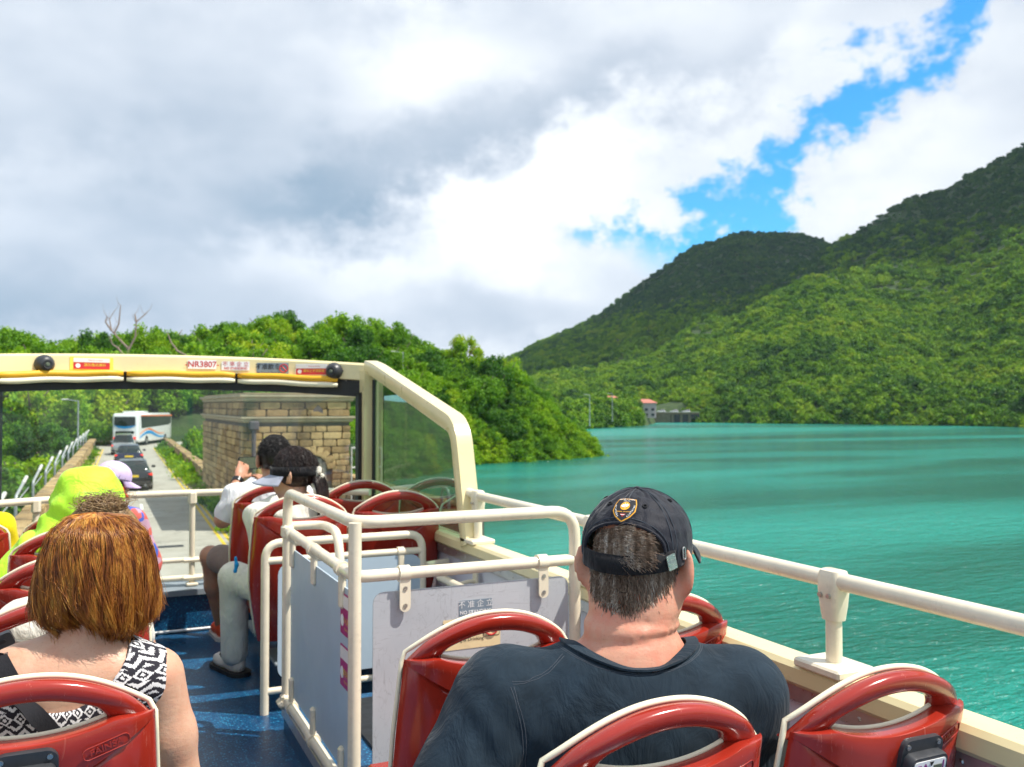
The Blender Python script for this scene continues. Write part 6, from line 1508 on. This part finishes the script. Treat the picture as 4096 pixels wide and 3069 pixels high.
F = Field(p.hc - .17, p.hc + .17, .008); F.ell(p.h(0, -.016, .022), (.0855, .106, .107), .01, p.HM); F.ell(p.h(0, -.014, -.045), (.089, .098, .075), .03, p.HM)
def hb(P, v):
    q = (P - p.hc) @ p.HM; return np.maximum(v, np.maximum(q[..., 1] - .030 + .25 * np.maximum(0, q[..., 2]) , -.093 - q[..., 2] + .12 * np.abs(q[..., 0])))
F.custom(hb); mat('hair_grey_base', (.26, .19, .145), .7, vary=.3, vscale=60, bump=.5, bscale=300); link('hair_base', F.mesh('hair_base', 2), 'hair_grey_base', man, angle=180)
mb = MB(); mb.tube([tuple(p.h(.0905, -.035, -.022)), tuple(p.h(.091, -.02, .004)), tuple(p.h(.090, .03, .010)), tuple(p.h(.085, .095, .010))], .0022, 6); mb.build('glasses_temple', 'dark_plastic', man)
mb = MB(); mb.tube([tuple(p.h(.088, -.008, -.045)), tuple(p.h(.093, .0, -.07)), tuple(p.h(.085, .02, -.10)), tuple(p.h(.07, .03, -.13))], .0012, 5); mb.build('mask_loop', 'ink_red', man)
# ------------------------------------------------------------------ woman with the auburn bob
p = Pose((-.055, 2.16, 3.03), 2, (.010, 2.19, 3.715), 8, 1.0)
wom = person((-.055, 2.16, FZ), 'woman with auburn bob and black and white patterned sleeveless top')
F = Field((-.5, 1.7, 2.70), (.48, 3.0, 3.90), .0095); torso(F, p, -.006, .165, .485); head(F, p, .95)
F.cone(p.t(0, -.005, .47), p.h(0, -.018, -.07), .060, .052, .045); F.cone(p.t(-.10, -.01, .470), p.t(.10, -.01, .470), .060, .060, .05)
LS, RS = p.t(-.185, .0, .452), p.t(.185, .0, .452); LE, RE = p.t(-.235, .03, .17), p.t(.242, .03, .17); LW, RW = p.t(-.14, .26, .12), p.t(.15, .26, .12)
F.chain([LS, LE, LE + (LW - LE) * .3, LW], [.058, .045, .043, .028], .03); F.chain([RS, RS + (RE - RS) * .5, RE, RE + (RW - RE) * .3, RW], [.058, .054, .046, .043, .028], .03)
hand(F, LW, LW - LE, (0, 0, 1), .92, .5, 1); hand(F, RW, RW - RE, (0, 0, 1), .92, .5, -1)
wb = link('body', F.mesh('body', 1), 'skin_pale', wom, angle=180); face_bits(wom, p, .95)
F = Field((-.45, 1.7, 3.0), (.40, 2.6, 3.72), .009); torso(F, p, .009, .165, .485); F.cone(p.t(-.10, -.01, .470), p.t(.10, -.01, .470), .072, .072, .05); F.ell(p.t(0, .1, .36), (.13, .06, .08), .05, p.TM)
F.ell(p.t(0, -.045, .545), (.128, .20, .110), .004, p.TM, 'sub'); F.cone(p.t(0, -.02, .53), p.t(0, 0, .8), .128, .16, .004, 'sub')
for sx in (-1, 1): F.ell(p.t(sx * .284, .0, .400), (.088, .17, .135), .006, p.TM, 'sub'); F.cone(p.t(sx * .274, 0, .44), p.t(sx * .29, .02, .15), .085, .06, .006, 'sub')
F.custom(lambda P, v: v + .003 * np.sin(60 * (P[..., 2] + .4 * np.abs(P[..., 0]))) * np.exp(-((P[..., 2] - 3.22) / .1) ** 2))
top_ = F.mesh('patterned_top', 1); ob = link('patterned_top', top_, 'ikat_print', wom, angle=180)
me = ob.data; me.transform(Matrix.Translation(tuple(-p.o))); ob.location = tuple(p.o); ob.parent = None; adopt(ob, wom)
wv_ = [v.co + Vector(tuple(p.o)) for v in me.vertices]; tb = BVHTree.FromPolygons(wv_ + [v.co for v in wb.data.vertices], [tuple(q.vertices) for q in me.polygons] + [tuple(i + len(wv_) for i in q.vertices) for q in wb.data.polygons])
stp = band_on(tb, [tuple(p.t(*q)) for q in ((-.15, .13, .40), (-.135, .05, .52), (-.125, -.03, .545), (-.075, -.10, .47), (-.01, -.13, .38), (.07, -.14, .28), (.14, -.13, .18), (.20, -.08, .10))], .034, .003, 'bag_strap', 'webbing', wom)
band_on(tb, [tuple(p.t(*q)) for q in ((-.20, -.02, .49), (-.21, -.09, .42), (-.20, -.12, .33), (-.185, -.13, .2), (-.18, -.12, .1))], .032, .003, 'bag_strap', 'webbing', wom)
Mb = frame_M(tuple(p.t(-.128, -.045, .565)), tuple(p.r * .9 + p.u * .35), tuple(p.u - p.f * .4)); mb = MB(); mb.prism(rrect(.078, .032, .006, 3), 0, .010, Mb); mb.build('strap_buckle', 'dark_plastic', stp, angle=30); mb = MB(); mb.prism(rrect(.05, .008, .003, 2), .0101, .0112, Mb); mb.build('buckle_slot', 'ink_black', stp, smooth=False)
F = Field((-.5, 1.9, 2.6), (.45, 3.0, 3.3), .018); legs(F, p, (-.13, 2.62, 3.08), (-.13, 2.62, FZ), (.06, 2.62, 3.08), (.07, 2.62, FZ), .012); F.ell(p.t(0, .03, .08), (.185, .15, .13), .04, p.TM); link('trousers', F.mesh('trousers', 2), 'dark_trousers', wom, angle=180)
shoe(wom, (-.13, 2.62, FZ), (0, 1, 0)); shoe(wom, (.07, 2.62, FZ), (0, 1, 0))
# bob: profile swept round the head, strands falling from the crown and blown to the left
def bob_pt(ph, v, lift=0.):
    a = R_(ph); r = np.interp(v, [0, .10, .25, .45, .65, .82, .93, 1.], [.004, .047, .077, .093, .097, .090, .078, .055]); z = np.interp(v, [0, .10, .25, .45, .65, .82, 1.], [.130, .121, .088, .022, -.042, -.085, -.122])
    face = max(0., math.cos(a)); z += .03 * face * v; r = r * (1 - .10 * face) + lift; asym = .012 * math.sin(a) * v
    return p.h(r * math.sin(a) * (1.02 + .03 * math.sin(5 * a)) + asym, r * math.cos(a) * 1.0 - .014, z - .016 * v * math.sin(a + .6) + .010 * v * math.sin(4 * a + 1))
r_ = np.random.default_rng(11); hs = []; K = 12
def ok_face(ph): return True
clump = [(r_.uniform(-180, 180), r_.normal() * 5, r_.uniform(-.002, .019), r_.uniform(.74, 1.08), r_.uniform(0, .62)) for _ in range(340)]
sweep = lambda ph: 34 * math.sin(R_(ph * .9 + 20)) - 22
for i in range(15500):
    c_ph, c_sw, c_l, c_len, c_v = clump[r_.integers(len(clump))]; dph = r_.normal() * 5.0; ph = c_ph
    if abs((ph + 180) % 360 - 180) < 52: continue
    v0 = abs(r_.normal()) * .08 if r_.random() < .5 else c_v + r_.uniform(0, .2); v1 = min(1.10, c_len + r_.normal() * .03); lift = c_l + r_.uniform(-.003, .003); wav = r_.uniform(0, 6); tip = r_.normal() * .007 + (.020 if math.sin(c_ph * 3.1) > .55 else -.004); pts = []; sw = sweep(c_ph) + c_sw
    for t in np.linspace(0, 1, K):
        v = v0 + (v1 - v0) * t; q = bob_pt(ph + dph * (1 - .72 * v) + sw * (v - .5) + 2.0 * math.sin(4 * t + wav) + 5 * math.sin(3.2 * t + c_v * 12), min(v, 1.0), lift * (.3 + .7 * math.sin(math.pi * min(1, t * .95))) + tip * t ** 3)
        if v > 1: q = q - p.hu * (v - 1) * .25
        pts.append(q)
    hs.append(pts)
for i in range(420):                                                 # flyaways
    ph = r_.uniform(60, 300); lift = r_.uniform(.006, .018); pts = []; sw = r_.normal() * 28 - 15; v0 = r_.uniform(0, .6); v1 = v0 + r_.uniform(.2, .5)
    for t in np.linspace(0, 1, K): pts.append(bob_pt(ph + sw * t, min(1, v0 + (v1 - v0) * t), lift * math.sin(math.pi * (.15 + .85 * t)) + .004))
    hs.append(pts)
link('hair', strands(np.array(hs), .00072, .35), 'hair_auburn', wom, angle=180)
mb = MB(); rows = []
for v in np.linspace(0, .97, 16): rows.append([tuple(bob_pt(ph, v, -.009)) for ph in np.linspace(48, 312, 40)])
mb.loft(rows, cap=False, closed=False); mat('hair_shade', (.045, .015, .006), .6, vary=.3, vscale=40); hb_ = mb.build('hair_base', 'hair_shade', wom, angle=180); hb_.modifiers.new('t', 'SOLIDIFY').thickness = .012

# ------------------------------------------------------------------ passengers further forward
def figure(label, hip, az, head_c, haz, girth=.95, skin='skin_tan', shirt='white_cotton', arms=None, lg=None, sleeves=.55, vox=.013, hs=.95, tilt=0., pants='dark_trousers', nz=.47, hands=True, short=0.):
    p = Pose(hip, az, head_c, haz, girth, tilt); e = person((hip[0], hip[1], FZ), label)
    o = np.array(hip); F = Field(o + [-.62, -.35, -.50], o + [.62, .95, .98], vox); torso(F, p, -.008, .16, nz); head(F, p, hs); F.cone(p.t(0, 0, nz - .01), p.h(0, -.018, -.07), .056, .05, .04)
    A = arms or {}; J = {}
    for sx, nm in ((-1, 'L'), (1, 'R')):
        S = p.t(sx * .18 * girth, .0, nz - .03); E, W = A.get(nm, (p.t(sx * .23, .05, .18), p.t(sx * .12, .27, .13))); E, W = np.array(E), np.array(W); J[nm] = (S, E, W)
        F.chain([S, E, E + (W - E) * .3, W], [.054, .043, .041, .027], .03)
        if hands: hand(F, W, W - E, A.get(nm + 'up', (0, 0, 1)), .95, A.get(nm + 'curl', .5), -sx)
    lg = lg or (p.t(-.10, .46, .03), p.t(-.10, .48, -.36), p.t(.10, .46, .03), p.t(.10, .48, -.36)); legs(F, p, *lg, k=.03)
    b = link('body', F.mesh('body', 1), skin, e, angle=180); face_bits(e, p, hs)
    F = Field(o + [-.5, -.35, -.12], o + [.5, .6, .78], vox * .9); torso(F, p, .010, .165, nz)
    for nm in 'LR':
        S, E, W = J[nm]; F.chain([S, S + (E - S) * min(1, sleeves * 1.6)] + ([E + (W - E) * (sleeves - .6) * 2.2] if sleeves > .62 else []), [.070, .062] + ([.052] if sleeves > .62 else []), .04)
    F.custom(lambda P, v: v + .004 * np.sin(48 * (P[..., 2] + .5 * P[..., 0]) + 4 * np.sin(11 * P[..., 1])))
    NC = p.t(0, .01, nz + .065); F.ell(NC, (.085, .085, .06), .004, p.TM, 'sub'); F.cone(NC, NC + [0, 0, .2], .08, .1, .003, 'sub'); sh_ = link('shirt', F.mesh('shirt', 2), shirt, e, angle=180)
    F = Field(o + [-.6, -.35, -.50], o + [.6, .95, .28], vox * 1.1); F.ell(p.t(0, .03, .08), (.18 * girth, .15, .12), .04, p.TM)
    for sx, kn, ft in ((-1, lg[0], lg[1]), (1, lg[2], lg[3])):
        hipj = p.t(sx * .09, .05, .06); kn, ft = np.array(kn), np.array(ft)
        if short: F.cone(hipj, hipj + (kn - hipj) * short, .10, .085, .03)
        else: F.chain([hipj, kn, ft + (kn - ft) * .22], [.096, .074, .068], .03)
    link('trousers', F.mesh('trousers', 2), pants, e, angle=180)
    return e, p, J, lg
def short_hair(e, p, s, m, n, L, seed, zlo=-.06, front=.05):
    r_ = np.random.default_rng(seed); hs = []; F = Field(p.hc - .17, p.hc + .17, .010); F.ell(p.h(0, -.016 * s, .026 * s), (.083 * s, .102 * s, .103 * s), .01, p.HM); F.ell(p.h(0, -.03, -.02), (.076 * s, .08 * s, .06 * s), .03, p.HM)
    def cut(P, v):
        q = (P - p.hc) @ p.HM; return np.maximum(v, np.maximum(q[..., 1] - front - np.maximum(0, q[..., 2] - .02) * 1.2, zlo - q[..., 2] + .5 * np.maximum(0, q[..., 1])))
    F.custom(cut); link('hair_base', F.mesh('hair_base', 2), m, e, angle=180)
    for i in range(n):
        d = r_.normal(size=3); d[2] = abs(d[2]) if r_.random() < .7 else d[2]; d /= np.linalg.norm(d); q = np.array([.083, .102, .103]) * s * d + [0, -.016 * s, .026 * s]
        if q[1] > front + max(0, q[2] - .02) * 1.2 or q[2] < zlo + .01: continue
        b = p.h(*q); nn = p.HM @ d; fl = -p.hu * .45 - p.hf * .35 + p.hr * r_.normal() * .30 + nn * r_.uniform(.05, .30); fl -= nn * min(0, fl @ nn); l = L * r_.uniform(.6, 1.2); hs.append([b - nn * .003, b + fl * l * .4 + nn * .003, b + fl * l * .75 + nn * .001, b + fl * l - nn * .004 - p.hu * .004])
    link('hair', strands(np.array(hs), .0013, .4), m, e, angle=180)

# man in white T-shirt filming through the windscreen
e, p, J, lg = figure('dark-haired man in white T-shirt filming with a phone', (.90, 5.23, 3.10), 4, (.935, 5.27, 3.775), -6, 1.0, 'skin_tan', 'white_cotton', {'L': ((.655, 5.26, 3.44), (.765, 5.44, 3.655)), 'Lup': (.2, -1, .3), 'Lcurl': .62, 'R': ((1.13, 5.33, 3.40), (.95, 5.52, 3.60)), 'Rcurl': .7}, ((.62, 5.52, 3.20), (.70, 5.62, FZ), (1.02, 5.66, 3.20), (1.02, 5.68, FZ)), .5, .0095, 1.0, 0, 'taupe_cloth', .50, True, .72)
short_hair(e, p, 1.05, 'hair_black', 3200, .034, 5)
F = Field((.80, 4.95, 3.25), (1.1, 5.3, 3.65), .010); F.ell((.955, 5.085, 3.44), (.085, .035, .075), .02); F.ell((.93, 5.08, 3.48), (.05, .035, .03), .03); link('shoulder_bag', F.mesh('shoulder_bag', 2), 'blue_cloth', e, angle=180)
W = J['L'][2]; dv = (W - J['L'][1]); dv /= np.linalg.norm(dv); mb = MB(); mb.tube([tuple(W - dv * .035), tuple(W - dv * .010)], .034, 14); wt = mb.build('wrist_watch', 'watch_black', e)
shoe(e, (.70, 5.62, FZ), (-.1, 1, 0), 'shoe_orange'); shoe(e, (1.02, 5.68, FZ), (0, 1, 0), 'shoe_orange')
Mp = frame_M((.845, 5.545, 3.735), (.95, .3, .0), (-.05, 0, 1)); mb = MB(); mb.prism(rrect(.150, .075, .010, 3), -.004, .004, Mp); ph_ = mb.build('phone', 'watch_black', angle=30); tag(ph_, 'black phone held up by the man in the white T-shirt', 'phone')
mb = MB(); mb.prism(rrect(.138, .066, .006, 3), .0042, .0048, Mp); mb.build('screen', 'lcd', ph_, smooth=False)
# woman with the visor
e, p, J, lg = figure('woman with grey sun visor, dark ponytail and white trousers', (.90, 4.56, 3.10), 2, (.905, 4.60, 3.735), -58, .92, 'skin_pale', 'offwhite_cloth', {'L': ((.79, 4.66, 3.30), (.84, 4.86, 3.25))}, ((.655, 4.80, 3.20), (.67, 4.86, FZ), (1.02, 5.0, 3.20), (1.02, 5.0, FZ)), .5, .012, .97, 6, 'offwhite_cloth', .46)
short_hair(e, p, 1.05, 'hair_dark_brown', 3000, .04, 8, -.07)
r_ = np.random.default_rng(2); hs = []; K = 12; kb = p.h(.012, -.112, -.015)
for i in range(2200):
    a = r_.uniform(0, 6.28); q = r_.uniform(0, .040); dxy = p.hr * math.cos(a) * q + np.array([0, 0, 1]) * math.sin(a) * q * .6; L = r_.uniform(.26, .42); pts = []
    for t in np.linspace(0, 1, K): pts.append(kb + dxy * (1 + .9 * math.sin(math.pi * t)) - p.hf * (.05 * math.sin(min(1, t * 2.2) * 1.6)) - np.array([0, 0, 1]) * L * t ** 1.15 + p.hr * .012 * math.sin(4 * t + a))
    hs.append(pts)
link('ponytail', strands(np.array(hs), .0015, .4), 'hair_dark_brown', e, angle=180)
F = Field(kb - .09, kb + .09, .006)
for i in range(11): a = i * .571 * 2; F.ell(kb + p.hr * .026 * math.cos(a) + np.array([0, 0, 1]) * .026 * math.sin(a) - p.hf * (.012 + .010 * (i % 3)), (.016, .016, .014), .006)
link('scrunchie', F.mesh('scrunchie', 1), 'scrunchie_cloth', e, angle=180)
mb = MB(); rows = []
for z in (-.010, .036): rows.append([tuple(p.h(.099 * math.sin(R_(a)) * (1.02 if z < 0 else .985), -.016 + .120 * math.cos(R_(a)) * (1.0 if z < 0 else .97), z + .012 * math.cos(R_(a)))) for a in range(0, 361, 9)])
mb.loft(rows, cap=False, closed=False); vb = mb.build('visor_band', 'black_band', e, angle=180); vb.modifiers.new('t', 'SOLIDIFY').thickness = .004
mb = MB(); rows = []
for t in np.linspace(0, 1, 7): rows.append([tuple(p.h((.101 + .030 * t) * math.sin(R_(a)), -.016 + .122 * math.cos(R_(a)) + .100 * t * math.cos(R_(a)) ** .7 if math.cos(R_(a)) > 0 else -.014, -.004 + .012 * math.cos(R_(a)) - .030 * t - .02 * t * math.sin(R_(a)) ** 2)) for a in np.linspace(-82, 82, 25)])
mb.loft(rows, cap=False, closed=False); vp = mb.build('visor_peak', 'grey_visor', e, angle=180); vp.modifiers.new('t', 'SOLIDIFY').thickness = .003
mb = MB(); mb.loft([[tuple(p.h(.02 + .02 * s + .01 * k, -.118 - .01 * k, -.03 - .07 * k)) for s in (-1, -.3, .3, 1)] for k in np.linspace(0, 1, 6)], cap=False, closed=False); bt = mb.build('visor_tail', 'black_band', e, angle=180); bt.modifiers.new('t', 'SOLIDIFY').thickness = .003
shoe(e, (.67, 4.88, FZ), (-.35, 1, 0), 'shoe_sole', 'shoe_black', 1.2); shoe(e, (1.02, 5.0, FZ), (0, 1, 0), 'shoe_sole', 'shoe_black', 1.1)
for q in ((.05, .075), (.09, .062), (.13, .05)):
    mb = MB(); c = np.array([.66, 4.88, FZ]); mb.box(tuple(c + [-.01, q[0], q[1] + .012]), (.085, .018, .03), bev=.006); mb.build('shoe_panel', 'shoe_black', e)
F = Field((.55, 4.5, 3.2), (.75, 4.8, 3.4), .006); F.ell((.648, 4.66, 3.285), (.012, .018, .016), .006); F.ell((.645, 4.67, 3.31), (.008, .014, .018), .006); F.cone((.648, 4.66, 3.28), (.64, 4.65, 3.255), .007, .011, .006); tag(link('cloth_ribbon', F.mesh('cloth_ribbon', 1), 'blue_cloth', None, angle=180), 'bright blue knotted cloth beside the white trouser knee', 'ribbon')
# fair-haired passenger with a messy bun
e, p, J, lg = figure('fair-haired passenger with a messy bun in front of the auburn bob', (-.05, 2.92, 3.01), 2, (.025, 2.95, 3.66), 10, .80, 'skin_pale', 'offwhite_cloth', None, None, .12, .016, .95)
short_hair(e, p, 1.04, 'hair_blond', 2400, .05, 12, -.08)
hs = []; r_ = np.random.default_rng(4); bc = p.h(.01, -.045, .118)
for i in range(1500):
    u1 = r_.normal(size=3); u1 /= np.linalg.norm(u1); u2 = np.cross(u1, r_.normal(size=3)); u2 /= np.linalg.norm(u2); R0 = r_.uniform(.016, .034); sw = r_.uniform(1.2, 3.0); fly = r_.random() < .20; pts = []; a = r_.uniform(0, 6.28)
    for t in np.linspace(0, 1, 9): rr = R0 * (1 + (.8 * t * t if fly else 0)); q = (u1 * math.cos(a + sw * t) + u2 * math.sin(a + sw * t)) * rr; pts.append(bc + q * [1.75, 1.2, .72] + (p.hu * .02 * t if fly else 0))
    hs.append(pts)
for i in range(1300):                                                # hair drawn up to the bun
    d = r_.normal(size=3); d /= np.linalg.norm(d); d[2] = abs(d[2]) * 1.2 - .35; d /= np.linalg.norm(d); q0 = p.h(*(np.array([.088, .108, .108]) * d + [0, -.016, .026])); pts = []
    for t in np.linspace(0, 1, 9):
        q = q0 * (1 - t) + bc * t; c0 = p.h(0, -.016, .026); dv = q - c0; L = np.linalg.norm(dv); pts.append(c0 + dv / L * max(L, .110 * (1 - .0 * t)))
    hs.append(pts)
link('hair', strands(np.array(hs), .0014, .4), 'hair_blond', e, angle=180)
# hooded jacket
e, p, J, lg = figure('passenger in neon yellow-green hooded jacket with the hood up', (-.05, 4.33, 3.03), 3, (-.02, 4.40, 3.655), 4, 1.0, 'skin_tan', 'neon_cloth', {'L': ((-.38, 4.30, 3.30), (-.50, 4.40, 3.08)), 'R': ((.20, 4.42, 3.24), (.14, 4.6, 3.12))}, None, .95, .015, .95, 10)
F = Field(np.array(p.hc) + [-.36, -.34, -.45], np.array(p.hc) + [.36, .34, .24], .012); F.ell(p.h(0, -.015, .020), (.112, .145, .125), .02, p.HM); F.cone(p.h(-.065, -.09, .090), p.h(.060, -.09, .100), .045, .042, .025); F.cone(p.h(-.02, -.04, -.02), p.t(-.12, -.02, .44), .125, .10, .08); F.cone(p.h(.02, -.04, -.02), p.t(.12, -.02, .44), .125, .10, .08); F.ell(p.h(0, .15, -.02), (.08, .11, .105), .01, p.HM, 'sub')
F.custom(lambda P, v: v + (.014 * np.abs(np.sin(17 * (P[..., 2] - .6 * P[..., 0]) + 2.5 * np.sin(9 * P[..., 0] + 12 * P[..., 1]))) + .006 * np.sin(41 * (P[..., 0] + .4 * P[..., 2]) + 3 * np.sin(19 * P[..., 2]))) * np.clip((3.83 - P[..., 2]) * 5, .12, 1)); link('hood', F.mesh('hood', 2), 'neon_cloth', e, angle=180)
# passenger in the lavender cap
e, p, J, lg = figure('passenger in a lavender cap turned to the right', (.05, 5.22, 3.03), 10, (.098, 5.28, 3.665), 72, .78, 'skin_tan', 'patterned_cotton', None, None, .6, .014, .74, 14)
short_hair(e, p, .80, 'hair_dark_brown', 900, .05, 21, -.08, .03)
mb = MB(); rows = []
for th in np.linspace(-4, 88, 16): rows.append([tuple(p.h(.076 * math.sin(a) * math.cos(R_(th)) * (1 + .05 * math.sin(2 * R_(max(0, th)))), -.012 + .092 * math.cos(a) * math.cos(R_(th)) * (1 + .05 * math.sin(2 * R_(max(0, th)))), .024 + .088 * math.sin(R_(th)))) for a in np.linspace(0, 6.283, 33)])
mb.loft(rows, cap=False, closed=False); cp_ = mb.build('cap', 'lavender_cloth', e, angle=180); cp_.modifiers.new('t', 'SOLIDIFY').thickness = .003
mb = MB(); rows = []
for t in np.linspace(0, 1, 6): rows.append([tuple(p.h((.076 - .008 * t) * math.sin(R_(a)), -.012 + .092 * math.cos(R_(a)) + .065 * t * max(0, math.cos(R_(a))) ** .6, .021 - .020 * t - .02 * t * math.sin(R_(a)) ** 2)) for a in np.linspace(-75, 75, 21)])
mb.loft(rows, cap=False, closed=False); b_ = mb.build('cap_brim', 'lavender_cloth', cp_, angle=180); b_.modifiers.new('t', 'SOLIDIFY').thickness = .004
mb = MB(); mb.tube([tuple(p.h(.072, .02, -.02)), tuple(p.h(.070, .04, -.05)), tuple(p.h(.05, .068, -.062))], .009, 8); mb.build('orange_strap', 'shoe_orange', e)
# white shirt and yellow top at the left edge
figure('passenger in white T-shirt at the left edge by the window', (-.56, 2.93, 3.03), 0, (-.56, 2.98, 3.70), 0, 1.12, 'skin_tan', 'white_cotton', None, None, .55, .017)
e, p, J, lg = figure('passenger in bright yellow top at the far left front', (-.60, 5.15, 3.03), 0, (-.60, 5.20, 3.68), 0, 1.0, 'skin_tan', 'yellow_cloth', None, None, .55, .017)
short_hair(e, p, 1.03, 'hair_dark_brown', 900, .05, 31)
F = Field(np.array(p.hc) + [-.22, -.24, -.3], np.array(p.hc) + [.22, .24, .2], .012); F.ell(p.h(0, -.02, .02), (.105, .13, .125), .03, p.HM); F.cone(p.h(0, -.03, -.05), p.t(0, 0, .42), .11, .12, .06); F.ell(p.h(0, .14, -.02), (.075, .1, .1), .01, p.HM, 'sub'); link('hood', F.mesh('hood', 2), 'yellow_cloth', e, angle=180)
e, p, J, lg = None, None, None, None
